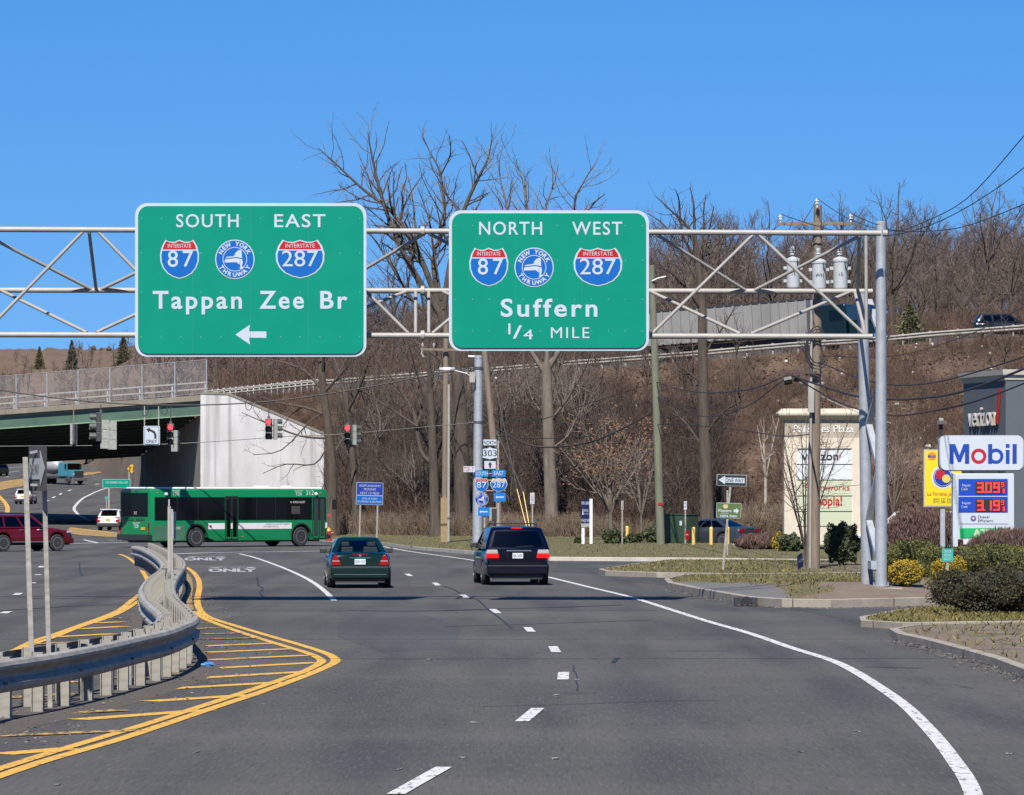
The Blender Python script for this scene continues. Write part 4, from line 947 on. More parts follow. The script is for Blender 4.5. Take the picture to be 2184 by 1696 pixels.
# --- dark green saloon
p = dict(cat='car', L=4.82, W=1.82, sill=.24, R=.325, yr=-1.38, yf=1.47, paint=PT['green'], top=[(-2.41, .98), (-2.3, 1.00), (-1.5, 1.02), (-1, .97), (1, .97), (1.5, .93), (2.2, .80), (2.41, .62)], plan=[(-2.41, .86), (-2.2, .93), (-1.4, 1), (1.5, 1), (2.2, .92), (2.41, .8)],
         cab=(1.15, .25, -.85, -1.65), belt=.94, roof=1.40, wb=1.62, wr=1.16, glass='glass', crown=.02, rc=.55, seats=(.1, -.85), wtop=.86)
s = G(757, 1254); sedan = car('saloon_car', 'dark green four door saloon seen from behind in the middle lane', s + Vector((-.02, 2.0, 0)), math.radians(4.2), p)
Y = -2.41
mb = MB(); mb.loft([[Vector((x, Y - dy, z)) for x, z in ((-.83, .27), (.83, .27), (.85, .62), (-.85, .62))] for dy in (-.25, .07)]); mb.build('rear_bumper', PT['green'], sedan, None, .05)
mb = MB(); mb.bb(-.80, .80, Y - .085, Y - .06, .595, .612); mb.build('chrome_strip', M['chrome'], sedan); mb = MB(); mb.bb(-.74, .74, Y - .085, Y - .06, .385, .40); mb.build('chrome_strip', M['chrome'], sedan)
rear_poly(sedan, 'tail_lamp', 'tail', [(.82, .655), (.545, .655), (.60, .80), (.66, .94), (.72, .955), (.775, .85)], Y + .06, .09, bevel=.012)
rear_poly(sedan, 'lamp_band', 'lampwhite', [(.79, .765), (.575, .765), (.58, .785), (.79, .785)], Y - .022, .012)
mb = MB(); mb.bb(-.30, .30, Y - .02, Y + .02, .855, .872); mb.build('boot_handle', M['chrome'], sedan); plate(sedan, Y - .005, .755, 'BDW-1337')
for x0, x1, z0, z1 in ((-.54, .54, .648, .654), (-.545, -.539, .654, .80), (.539, .545, .654, .80)):
    mb = MB(); mb.bb(x0, x1, Y - .004, Y + .02, z0, z1); mb.build('panel_gap', M['black'], sedan)
mb = MB(); mb.bb(-.22, .22, Y - .008, Y + .05, .955, .975); mb.build('third_brake_lamp', M['tail'], sedan)
mb = MB(); mb.lathe([(0, .04), (.012, .04)], (0, Y - .005, .925), (0, -1, 0), 14); mb.build('emblem', M['chrome'], sedan)
mb = MB(); mb.bb(-.70, .70, Y + .02, Y + .3, .16, .28); mb.build('rear_valance', M['plastic'], sedan)
mb = MB(); mb.bb(-.12, .12, .55, .58, 1.28, 1.34); mb.build('rear_view_mirror', M['black'], sedan)
# --- navy minivan
p = dict(cat='minivan', L=5.10, W=1.96, sill=.27, R=.335, yr=-1.45, yf=1.55, paint=PT['navy'], top=[(-2.55, 1.07), (-2.2, 1.08), (1.2, 1.05), (1.9, .98), (2.4, .8), (2.55, .66)], plan=[(-2.55, .90), (-2.3, .95), (-1.4, 1), (1.5, 1), (2.2, .93), (2.55, .78)],
         cab=(1.65, .55, -2.12, -2.50), belt=1.05, roof=1.66, wb=1.89, wr=1.50, crown=.01, rc=.9, seats=(.2, -.8), bow=.14, spokes=7, pillars=[0, .03, .32, .35, .62, .66, .93, 1], mir=.95)
s = G(1101, 1248); van = car('minivan', 'navy blue minivan with lit brake lamps seen from behind in the right lane', s + Vector((-.18, 2.2, 0)), math.radians(4.9), p); Y = -2.55
mb = MB(); mb.loft([[Vector((x, Y - dy, z)) for x, z in ((-.90, .30), (.90, .30), (.93, .62), (-.93, .62))] for dy in (-.3, .08)]); mb.build('rear_bumper', PT['navy'], van, None, .06)
mb = MB(); mb.bb(-.85, .85, Y - .085, Y - .05, .618, .634); mb.build('bumper_step', PT['navy'], van)
rear_poly(van, 'brake_lamp', 'brake', [(.94, .80), (.55, .80), (.57, .93), (.93, .93)], Y + .08, .105, bevel=.012)
rear_poly(van, 'reversing_lamp', 'lampwhite', [(.93, .934), (.575, .934), (.60, 1.045), (.90, 1.045)], Y + .08, .10, bevel=.012)
mb = MB(); mb.bb(-.33, .40, Y - .035, Y + .02, 1.0, 1.035); mb.build('hatch_handle', M['chrome'], van); plate(van, Y - .004, .87, 'EJK-2600')
for x0, x1, z0, z1 in ((-.80, .80, .655, .662), (-.80, -.793, .662, .80), (.793, .80, .662, .80), (-.30, -.294, .78, .99), (.294, .30, .78, .99)):
    mb = MB(); mb.bb(x0, x1, Y - .004, Y + .02, z0, z1); mb.build('panel_gap', M['black'], van)
mb = MB(); mb.bb(-.16, .16, -2.20, -2.12, 1.655, 1.69); mb.build('third_brake_lamp', M['brake'], van)
mb = MB(); mb.bar((-.05, -2.60, 1.13), (.45, -2.585, 1.16), .02, .02); mb.build('rear_wiper', M['black'], van)
mb = MB(); mb.bb(-.72, .72, Y + .02, Y + .4, .18, .32); mb.build('rear_valance', M['plastic'], van)
mb = MB()
for x in (-.62, .62): 
    mb = MB(); mb.tube([(x, -1.9, 1.73), (x, -1.75, 1.79), (x, .1, 1.80), (x, .3, 1.73)], .018, 8); mb.build('roof_rail', M['black'], van)
for y in (-1.5, -.6):
    mb = MB(); mb.bb(-.62, .62, y - .03, y + .03, 1.785, 1.81); mb.build('roof_crossbar', M['black'], van)
# --- dark red sport utility
p = dict(cat='sport utility', L=4.82, W=1.94, sill=.34, R=.39, yr=-1.42, yf=1.49, paint=PT['red'], top=[(-2.41, 1.08), (-2.2, 1.10), (.9, 1.10), (1.3, 1.10), (2.1, 1.0), (2.36, .9), (2.41, .7)], plan=[(-2.41, .88), (-2.2, .94), (-1.4, 1), (1.6, 1), (2.2, .93), (2.41, .84)],
         cab=(1.05, .28, -2.0, -2.30), belt=1.08, roof=1.69, wb=1.80, wr=1.36, crown=.015, rc=.55, seats=(.0, -.9), bow=.06, pillars=[0, .04, .25, .285, .58, .62, .95, 1], mir=.62, mirpaint=M['chrome'])
hd = math.radians(-52); cxy = G(64, 1176.2); suv = car('sport_utility', 'dark red sport utility crossing at the left beyond the median', cxy + Vector((-.60, .9, 0)), hd, p); Y = -2.41
rear_poly(suv, 'tail_lamp', 'tail', [(.93, .88), (.62, .88), (.66, 1.08), (.90, 1.08)], Y + .10, .12); plate(suv, Y - .02, .80, None)
mb = MB(); mb.bb(-.90, .90, Y - .06, Y + .2, .36, .68); mb.build('rear_bumper', PT['red'], suv, None, .05)
mb = MB(); mb.bb(-.86, .86, 2.2, 2.46, .36, .62); mb.build('front_bumper', PT['red'], suv, None, .06)
for x in (.985, -.985):
    mb = MB(); mb.bb(x - .01, x + .01, -1.0, 1.05, .42, .47); mb.build('sill_trim', M['chrome'], suv)
    for y in (-.55, .5): mb = MB(); mb.bb(x - .03, x + .0, y, y + .2, .985, 1.015); mb.build('door_handle', M['chrome'], suv)
    mb = MB(); mb.bb(x * .9 - .03, x * .9 + .03, 2.05, 2.36, .84, .95); mb.build('headlamp', M['lampwhite'], suv, None, .02)
# --- white crossovers
pw = dict(cat='crossover', L=4.2, W=1.80, sill=.30, R=.34, yr=-1.28, yf=1.32, paint=PT['white'], top=[(-2.1, 1.0), (-1.9, 1.03), (.8, 1.0), (1.8, .9), (2.1, .66)], plan=[(-2.1, .88), (-1.8, .95), (-1.2, 1), (1.3, 1), (1.9, .92), (2.1, .8)],
          cab=(1.0, .25, -1.55, -1.98), belt=.99, roof=1.50, wb=1.62, wr=1.22, crown=.015, rc=.7, seats=(0, -.8), bow=.1, mir=.55)
def crossover(label, loc, rz):
    e = car('crossover', label, loc, rz, pw, 'white crossovers on the far road'); Y = -2.1
    mb = MB(); mb.bb(-.86, .86, Y - .05, Y + .3, .28, .55); mb.build('rear_bumper', M['plastic'], e, None, .04)
    rear_poly(e, 'tail_lamp', 'tail', [(.84, .62), (.58, .64), (.60, .78), (.84, .80)], Y + .06, .10); rear_poly(e, 'upper_lamp', 'tail', [(.82, .92), (.50, .94), (.52, .975), (.82, .985)], Y + .06, .08)
    mb = MB(); mb.bb(-.6, .6, -2.02, -1.6, 1.52, 1.56); mb.build('spoiler', PT['white'], e); plate(e, Y - .01, .78, None, .31, .155, 'goldplate'); return e
crossover('white crossover half hidden behind the back of the green bus', P(230, 1130, 306) + Vector((.35, 1.9, -.05)), -math.radians(9))
q = zf(345, 790); crossover('white crossover driving away on the far road behind the grey sign posts', q, -math.radians(3))
# --- parked blue grey saloon
p = dict(cat='car', L=4.75, W=1.84, sill=.22, R=.34, yr=-1.37, yf=1.45, paint=PT['grey'], top=[(-2.37, .96), (-2.2, .98), (-1.5, 1.0), (1, .95), (2.1, .78), (2.37, .6)], plan=[(-2.37, .86), (-2.1, .94), (-1.3, 1), (1.5, 1), (2.1, .92), (2.37, .8)],
         cab=(1.1, .2, -.9, -1.75), belt=.94, roof=1.36, wb=1.62, wr=1.12, crown=.02, rc=.6, mir=.6, spokes=7)
s = P(1500, 1167, 207); s.z = .05; aud = car('saloon_car', 'blue grey saloon parked past the yellow bollards', s + Vector((.35, .6, 0)), math.radians(52), p); Y = -2.37
rear_poly(aud, 'tail_lamp', 'tail', [(.82, .76), (.40, .80), (.42, .90), (.82, .92)], Y + .08, .10); plate(aud, Y - .01, .62, None, m='goldplate')
mb = MB(); mb.bb(-.84, .84, Y - .05, Y + .2, .26, .55); mb.build('rear_bumper', PT['grey'], aud, None, .05)
# --- partly hidden parked white van, vehicles on the highway and the left edge
pv = dict(pw); pv.update(cat='van', L=5.0, W=1.95, R=.35, yr=-1.5, yf=1.6, top=[(-2.5, 1.1), (1.4, 1.1), (2.2, .95), (2.5, .7)], plan=[(-2.5, .94), (-1, 1), (1.6, 1), (2.3, .92), (2.5, .8)], cab=(1.6, .8, -2.35, -2.45), belt=1.08, roof=1.75, wb=1.85, wr=1.6, seats=(.3,), mir=1.0)
s = P(1950, 1165, 186); s.z = .12; e = car('parked_van', 'white van parked behind the reddish hedge and the gantry post', s, math.radians(80), pv)
pd = dict(pw); pd.update(cat='sport utility', paint=PT['dark'], L=4.7, yr=-1.4, yf=1.45, R=.36, top=[(-2.35, 1.05), (1.0, 1.05), (2.1, .92), (2.35, .65)], plan=[(-2.35, .9), (-1.2, 1), (1.5, 1), (2.1, .92), (2.35, .8)], cab=(1.15, .3, -1.9, -2.25), belt=1.04, roof=1.62)
def hw_pos(u, back): z = zg(u) - .75 + .1; d = dg(u) + back; return Vector(((u - CX) * d / F, d, Z(u, d) + .02))
car('sport_utility', 'black sport utility on the highway behind the guardrail', hw_pos(2143, 4.6), -math.radians(86), pd)
car('sport_utility', 'dark sport utility cut off by the left frame edge on the far road', zf(-20, 412), math.radians(25), pd)
# --- city bus
BG = paint('bus_green', (.008, .20, .068), 0, .35); BG2 = mat('dusty_bus_green', (.06, .17, .095), .6, 0, .2, 2)
ba = math.atan2(.66, .75); bl = G(323, 1168); fw = Vector((math.cos(ba), math.sin(ba), 0)); rt = Vector((math.sin(ba), -math.cos(ba), 0))
org = G(416, 1167.5) - fw * 2.85 - rt * 1.15                  # rear axle under the body
bus = thing('city_bus', 'green and white city bus turning across the junction', 'bus', org, ba - math.pi / 2)
BL, BW = 11.2, 1.28
def ring(y, z0, z1, w, r=.16): return [Vector((a, y, b)) for a, b in ((-w, z0), (w, z0), (w, z1 - r), (w - r * .3, z1 - r * .35), (w - r, z1), (-w + r, z1), (-w + r * .3, z1 - r * .35), (-w, z1 - r))]
arch = []
for wy in (2.85, 9.5):
    for k in np.linspace(-1, 1, 13): arch.append(wy + .66 * k)
ys = sorted(set([0, .04, .15, 1, 4, 5, 7, 8, 11.0, 11.15, BL] + [round(a, 3) for a in arch])); rg = []
for y in ys:
    z0 = .33; en = 0 if .1 < y < 11.05 else .05
    for wy in (2.85, 9.5):
        if abs(y - wy) < .66: z0 = max(z0, .50 + math.sqrt(max(0, .66 ** 2 - (y - wy) ** 2)) * 1.0)
    rg.append(ring(y, z0 + (0 if y > .1 else .1), 2.94 - en, BW - en))
mb = MB(); mb.loft(rg); mb.build('body', BG, bus, 35)
mb = MB(); mb.loft([[Vector((a, y, b)) for a, b in ((-1.13, 2.90), (1.13, 2.90), (1.10, 3.0), (-1.10, 3.0))] for y in (.25, 11.0)]); mb.build('roof', M['white'], bus, None, .03)
for y0, y1, h in ((7.6, 8.2, .07), (9.4, 9.7, .08)):
    mb = MB(); mb.bb(-.3, .3, y0, y1, 3.0, 3.0 + h); mb.build('roof_hatch', M['white'], bus, None, .05)
mb = MB(); mb.bb(-1.0, 1.0, .3, 10.9, .25, .5); mb.build('underbody', M['black'], bus)
X = BW + .004
GL = mat('bus_window_glass', (.004, .0045, .005), .08, 0, spec=.3)
def side(name, y0, y1, z0, z1, m, off=0.0, parent=None, th_=.008):
    mb = MB(); mb.bb(X + off, X + off + th_, y0, y1, z0, z1); return mb.build(name, m, parent or bus)
side('window_band', .25, 4.60, 1.36, 2.50, GL); side('window_band', 5.46, 10.18, 1.36, 2.50, GL)
for y in (1.6, 2.9, 6.6, 7.8, 9.0): side('window_bar', y, y + .04, 1.36, 2.49, M['black'], .009)
side('white_stripe', 2.85 + .72, 4.60, .90, 1.20, M['white']); side('white_stripe', 5.46, 8.86, .90, 1.20, M['white'])
side('engine_panel', .15, 2.12, .36, 1.12, BG2)
for y0, y1 in ((4.62, 5.44), (10.22, 11.08)):
    dr_ = side('door', y0, y1, .36, 2.55 if y0 < 6 else 2.50, M['black'], .0); mid = (y0 + y1) / 2
    for a, b in ((y0 + .05, mid - .04), (mid + .04, y1 - .05)):
        side('door_glass', a + .04, b - .04, .50, 2.40, GL if y0 < 6 else mat('door_glass', (.03, .05, .045), .08), .009, dr_)
        for q in ((a, a + .035), (b - .035, b)): side('door_frame', q[0], q[1], .42, 1.32, BG, .010, dr_)
        side('door_frame', a + .036, b - .036, .42, .50, BG, .010, dr_)
    if y0 < 6: side('door_stripe', y0 + .36, y0 + .46, .92, 1.2, M['white'], .018, dr_)
    else: side('door_stripe', y1 - .03, y1 + .08, .92, 1.2, M['white'], .018, dr_)
for wy in (2.85, 9.5):
    mb = MB(); pts_ = [(wy + .70 * math.cos(a), .50 + .70 * math.sin(a)) for a in np.linspace(0, math.pi, 15)] + [(wy + .62 * math.cos(a), .50 + .62 * math.sin(a)) for a in np.linspace(math.pi, 0, 15)]
    for i in range(14): mb.poly([(X + .012, *pts_[i]), (X + .012, *pts_[i + 1]), (X + .012, *pts_[28 - i]), (X + .012, *pts_[29 - i])])
    mb.build('wheel_arch_trim', M['plastic'], bus)
    for sx in (1, -1): wheel(bus, sx * (BW - .17), wy, .50, .30, 8, sx)
def bus_text(st, y, z, cap, wdt, m, off=.012, al=.5):
    mb = MB(); put_text(mb, st, Vector((X + off, y, z)), YA, ZA, cap, wdt, 0, .0, al); mb.build('lettering', M[m], bus)
bus_text('312', 10.05, 2.60, .24, .50, 'white'); bus_text('TOR', 1.55, 2.58, .16, .42, 'white'); bus_text('TRANSPORT', 1.55, 2.77, .07, .55, 'white'); bus_text('TOR', 9.32, 2.58, .16, .42, 'white'); bus_text('TRANSPORT', 9.32, 2.77, .07, .55, 'white')
bus_text('13  SPRING VALLEY', 9.25, 2.20, .10, .95, 'white', .014); bus_text('YOUR ROCKLAND COUNTY TRANSIT CONNECTION', 7.95, 1.10, .065, 1.6, 'plastic'); bus_text('RIDE GREEN RIDE TOR', 7.55, .98, .065, .95, 'plastic'); bus_text('TOR', 1.62, .90, .13, .42, 'white', .016)
mb = MB(); mb.lathe([(0, .07), (.01, .07)], (X, 3.72, 1.04), (1, 0, 0), 14); mb.build('emblem', M['signred'], bus)
for y in (.95, 10.45): mb = MB(); mb.lathe([(0, .09), (.08, .07), (.10, .0)], (X, y, 2.66), (1, 0, 0), 12); mb.build('camera_dome', M['white'], bus)
for y in (.35, 10.7): side('marker_lamp', y, y + .12, 2.70, 2.75, M['amber'], .0)
side('marker_lamp', 5.65, 5.78, .50, .55, M['amber'], .0); side('passenger_window_notice', 8.85, 9.4, 1.65, 2.05, mat('window_notice', (.06, .06, .05), .5), .010)
# rear face
def back(name, x0, x1, z0, z1, m, off=0.0, th_=.02): mb = MB(); mb.bb(x0, x1, -off - th_, -off + .0, z0, z1); return mb.build(name, m, bus)
back('rear_window', -1.13, 1.06, 1.55, 2.72, GL, .002); back('rear_bumper', -1.30, 1.30, .38, .66, M['plastic'], -.06, .22)
for x in (-.85, .05): back('engine_grille', x, x + .75, 1.36, 1.46, mat('grille_green', (.01, .09, .04), .6), .002)
for x in (-1.20, 1.12): 
    for z in (.78, .92, 1.06, 1.20):
        mb = MB(); mb.lathe([(0, .065), (.03, .055)], (x + .03, -.002, z), (0, -1, 0), 12); mb.build('tail_lamp', M['tail'] if z != 1.06 else M['darkmetal'], bus)
for x in (-.5, -.25, .0): back('clearance_lamp', x, x + .1, 2.80, 2.84, M['tail'], .002)
mb = MB(); put_text(mb, '312', Vector((.06, -.03, 1.66)), XA, ZA, .13, .24, 0, 0); mb.build('lettering', M['white'], bus)
mb = MB(); put_text(mb, 'TOR', Vector((.10, -.012, .98)), XA, ZA, .17, .42, 0, 0); mb.build('lettering', M['white'], bus); mb = MB(); put_text(mb, 'TRANSPORT', Vector((.10, -.012, 1.18)), XA, ZA, .07, .6, 0, 0); mb.build('lettering', M['white'], bus)
back('number_plate', .50, .82, .88, 1.02, M['goldplate'], .002)
for sx in (1, -1):
    mb = MB(); mb.tube([(sx * 1.15, 11.15, 2.45), (sx * 1.35, 11.4, 2.5), (sx * 1.52, 11.45, 2.4)], .025, 6); mb.box((sx * 1.52, 11.45, 2.12), (.2, .12, .5)); mb.build('mirror', M['black'], bus, None, .02)
mb = MB(); mb.bb(-.9, .9, BL - .0, BL + .02, 1.0, 2.4); mb.build('windscreen', GL, bus); mb = MB(); mb.bb(-1.25, 1.25, BL - .05, BL + .15, .35, .65); mb.build('front_bumper', M['plastic'], bus, None, .04)
# --- cement mixer lorry on the far road, facing the camera at an angle
q = zf(735, 525); mx = thing('mixer_truck', 'cement mixer lorry with a grey drum coming down the far road', 'mixer lorry', q, math.radians(180 + 42))
mb = MB(); mb.bb(-1.15, 1.15, 2.2, 4.2, 1.0, 2.9); mb.bb(-.95, .95, 4.2, 5.4, .9, 1.9); mb.build('cab', mat('cab_teal', (.04, .20, .26), .4, 0, coat=1), mx, None, .12)
mb = MB(); mb.bb(-1.0, 1.0, 4.21, 4.24, 1.95, 2.75); mb.build('windscreen', M['tint'], mx); mb = MB(); mb.bb(-.7, .7, 5.41, 5.45, .9, 1.75); mb.build('grille', M['darkmetal'], mx); mb = MB(); mb.bb(-1.2, 1.2, 5.4, 5.65, .45, .85); mb.build('bumper', M['alloy'], mx, None, .05)
mb = MB(); mb.lathe([(-3.2, .45), (-2.2, .9), (-.6, 1.25), (.6, 1.25), (1.8, .8), (2.2, .5)], (0, -.8, 2.65), Vector((0, 1, -.16)), 18); mb.build('drum', mat('drum_grey', (.36, .37, .38), .45, .2, .1, 1), mx, 40)
mb = MB(); mb.lathe([(-2.3, .9), (-2.0, 1.0), (-1.6, 1.09), (-1.6, 1.0)], (0, -.8, 2.66), Vector((0, 1, -.16)), 18); mb.build('drum_stripe', mat('drum_green', (.05, .3, .12), .45), mx, 40)
mb = MB(); mb.bb(-.5, .5, -4.2, 5.3, .75, 1.05); mb.build('chassis', M['darkmetal'], mx)
for x in (-1.0, 1.0):
    for y in (-3.0, -1.7, 4.3): wheel(mx, x, y, .52, .32, 8, 1 if x > 0 else -1)
    mb = MB(); mb.bb(x * 1.25 - .1, x * 1.25 + .1, 4.0, 4.15, 2.0, 2.7); mb.build('mirror', M['black'], mx)
    mb = MB(); mb.lathe([(0, .13), (.04, .1)], (x * .85, 5.42, 1.3), (0, 1, 0), 10); mb.build('headlamp', M['lampwhite'], mx)
# --- flatbed pickup far away under the bridge
q = zf(1330, 262); fb = thing('flatbed_truck', 'dark flatbed truck seen small under the bridge at the top of the far road', 'truck', q, -math.radians(75))
mb = MB(); mb.bb(-1.1, 1.1, -2.8, .6, .95, 1.2); mb.build('bed', M['plastic'], fb); mb = MB(); mb.bb(-1.0, 1.0, .7, 2.2, .6, 2.0); mb.bb(-.95, .95, 2.2, 3.1, .6, 1.3); mb.build('cab', PT['dark'], fb, None, .12); mb = MB(); mb.bb(-1.01, 1.01, .95, 1.9, 1.35, 1.85); mb.build('side_window', M['tint'], fb)
mb = MB(); mb.bb(-.45, .45, -.9, .2, 1.2, 1.9); mb.build('load', M['white'], fb, None, .2)
for x in (-.95, .95):
    for y in (-1.7, 2.2): wheel(fb, x, y, .42, .26, 6, 1 if x > 0 else -1)
# --- articulated lorry climbing the highway
lu = hw_pos(1640, 4.2); d_ = (hw_pos(1900, 4.2) - hw_pos(1400, 4.2)).normalized(); lz = math.atan2(d_.y, d_.x) - math.pi / 2
lor = thing('articulated_lorry', 'ribbed grey tipper trailer lorry with a dark green cab on the highway', 'lorry', lu, lz); pit = math.asin(d_.z)
lor.rotation_euler = (pit, 0, lz)
k = .034; ytr0, ytr1 = -9.6, 3.6
TR = mat('ribbed_trailer', (.23, .23, .22), .55, .1, .2, .5, stretch=(1, 1, .3))
mb = MB(); mb.bb(-1.25, 1.25, ytr0, ytr1, 1.25, 3.75); tr = mb.build('trailer', TR, lor)
for i in range(19):
    y = ytr0 + .3 + i * .71; mb = MB(); mb.bb(1.25, 1.36, y, y + .13, 1.3, 3.7); mb.build('rib', TR, tr)
mb = MB(); mb.bb(-1.3, 1.3, ytr0, ytr1, 3.70, 3.82); mb.build('top_rail', M['darkmetal'], tr)
mb = MB(); mb.bb(-1.25, 1.25, 4.3, 6.6, .9, 3.2); mb.bb(-1.05, 1.05, 6.6, 8.6, .75, 2.0); mb.build('cab', paint('cab_dark_green', (.003, .012, .011), .2), lor, None, .15)
mb = MB(); mb.bb(1.255, 1.27, 5.3, 6.3, 2.0, 2.8); mb.build('side_window', M['tint'], lor); mb = MB(); mb.bb(-1.1, 1.1, 8.55, 8.8, .5, .95); mb.build('bumper', M['chrome'], lor, None, .05)
mb = MB(); mb.bb(-.4, .4, -9.4, 8.2, .8, 1.1); mb.build('chassis', M['darkmetal'], lor)
for x in (-1.05, 1.05):
    for y in (-8.3, -7.0, 3.3, 4.6, 7.6): wheel(lor, x, y, .50, .32, 8, 1 if x > 0 else -1)
    mb = MB(); mb.lathe([(0, .16), (.05, .12)], (x * .8, 8.6, 1.55), (0, 1, 0), 12); mb.build('headlamp', M['lampwhite'], lor)
    mb = MB(); mb.cyl((x * .95, 4.1, 1.0), (x * .95, 4.1, 3.9), .09); mb.build('exhaust_stack', M['chrome'], lor)
# ================================================================ traffic signals on span wires
M['sigbody'] = mat('signal_housing', (.045, .05, .045), .5, 0, .15, 6); M['sigback'] = mat('signal_back_grey', (.30, .31, .28), .6, .1, .3, 8)
M['redlit'] = mat('red_signal_lit', (.6, .02, .03), .3, emit=(1, .045, .06), es=2.2); M['lensoff'] = mat('lens_unlit', (.02, .025, .02), .2)
SD = 207.0
def head(e, o, fx, lit=None, arrow=False, back=False, k=1.0):
    """one three-section head whose lenses face fx (unit vector)"""
    fx = Vector(fx); sx = Vector((fx.y, -fx.x, 0)); sx = -sx
    R3 = Matrix((sx, -fx, ZA)).transposed()
    def W(x, y, z): return o + R3 @ Vector((x, y, z)) * k
    mb = MB()
    for i in range(3): mb.box(W(0, .02, -.17 - i * .345), (.33 * k, .17 * k, .335 * k), M=R3)
    hb = mb.build('housing', M['sigback'] if back else M['sigbody'], e, None, .015)
    for i in range(3):
        c = W(0, -.07, -.17 - i * .345); on = (lit == i)
        mb = MB(); mb.lathe([(0, .135 * k), (.012 * k, .135 * k), (.03 * k, .08 * k)], c, fx, 16); mb.build('lens', M['redlit'] if on else M['lensoff'], e, 40)
        mb = MB(); q = 12
        for j in range(q):
            a0 = math.radians(-35 + 250 * j / q); a1 = math.radians(-35 + 250 * (j + 1) / q)
            P0 = [c + (sx * math.cos(a) + ZA * math.sin(a)) * .15 * k for a in (a0, a1)]
            mb.poly([P0[0], P0[1], P0[1] + fx * .24 * k, P0[0] + fx * .24 * k])
        mb.build('visor', M['sigbody'], e)
    return hb
def signal(label, x, y0, y1, heads, yw, cat='traffic light'):
    p = P(x, y0, SD); e = thing('traffic_signal', label, cat, p, 0, 'traffic signals on the span wire'); s = SD / F; k = (y1 - y0) * s / 1.04
    for dx, f, lit, back, dz in heads: head(e, Vector((dx * s, 0, -dz * s)), Vector(f).normalized(), lit, False, back, k)
    mb = MB(); mb.cyl((0, .03, -.02), (0, .03, (y0 - yw) * s), .025, n=8); mb.box((0, .03, .05), (.12, .1, .14)); mb.build('hanger', M['wire'], e)
    return e
S0 = (-.06, -1, 0)
signal('traffic light with a round red lit in front of the pale concrete wall', 573, 893, 938, [(0, S0, 0, False, 0), (15, (1, .25, 0), None, True, 0)], 858)
signal('traffic light with a round red lit in front of the dark trees', 741, 906.5, 950, [(0, S0, 0, False, 0), (15, (1, .3, 0), None, True, 0)], 834)
e = signal('traffic light with a red arrow hanging beside the left turn sign', 364, 904, 950, [(0, S0, 0, False, 0), (9, (.3, 1, 0), None, True, 14)], 866)
mb = MB(); s = SD / F; o = Vector((-.0, -.19, -.17 * 46 * s / 1.04)); mb.prism([(-.11, 0), (0, .09), (0, .035), (.10, .035), (.10, -.035), (0, -.035), (0, -.09)], o, XA, ZA, .004); mb.build('arrow_lens', M['redlit'], e)
signal('cluster of signal heads turned away under the bridge', 215, 880, 942, [(-6, (-1, -.15, 0), None, False, 0), (10, (.2, 1, 0), None, True, 16), (24, (-.1, 1, 0), None, True, 18)], 862)
def hung(label, name, cat, x0, y0, x1, y1, yw, d=SD, m='signwhite'):
    th = Th(name, label, cat, (x0 + x1) / 2, y1, d); a = th.L(x0, y1); b = th.L(x1, y0)
    mb = MB(); mb.prism(rrect(a.x, a.z, b.x, b.z, .06, 4), Vector((0, 0, 0)), XA, ZA, -.02); mb.build('sign_panel', M[m], th.o)
    for x in (x0 + 2, x1 - 3):
        mb = MB(); p = th.L(x, y0 + 2); q = th.L(x, yw); mb.bar((p.x, .03, p.z), (q.x, .03, q.z), .05, .02); mb.build('strap', M['sigback'], th.o)
    return th
th = hung('white left turn only sign hanging from the span wire', 'lane_sign', 'road sign', 306, 908.5, 341, 949.5, 866)
mb = MB(); mb.prism(rrect(th.L(308, 0).x, th.L(0, 948).z, th.L(339, 0).x, th.L(0, 910.3).z, .05, 4), Vector((0, -.024, 0)), XA, ZA, .002); mb.build('sign_border', M['black'], th.o)
mb = MB(); mb.prism(rrect(th.L(308.8, 0).x, th.L(0, 947.2).z, th.L(338.2, 0).x, th.L(0, 911.1).z, .045, 4), Vector((0, -.028, 0)), XA, ZA, .002); mb.build('sign_face', M['signwhite'], th.o)
word(th, 'ONLY', 323.5, 945, 7, 23, -.034, 'black', .02)
mb = MB(); pts = [(334, 936), (333.5, 926), (330, 920), (323, 916.5), (319.5, 915.5), (320.5, 912.2), (311.5, 915.5), (317, 922.5), (318, 919.5), (323, 921.3), (327.5, 924.5), (329, 929), (329, 936)]
mb.prism([(th.L(x, 0).x, th.L(0, y).z) for x, y in pts], Vector((0, -.032, 0)), XA, ZA, .002); mb.build('arrow', M['black'], th.o)
th = Th('signal_sign', 'narrow grey sign box seen edge on, hanging from the span wire at left', 'road sign', 157, 948, SD); a = th.L(151, 948); b = th.L(162, 905)
mb = MB(); mb.box(((a.x + b.x) / 2, .2, (a.z + b.z) / 2), (.12, .7, b.z - a.z), rz=-.25); mb.build('sign_panel', M['sigback'], th.o)
mb = MB(); p = th.L(157, 855); mb.bar((0, .0, .1), (p.x, .0, p.z), .05, .03); mb.build('strap', mat('rusty_strap', (.20, .13, .09), .8), th.o)

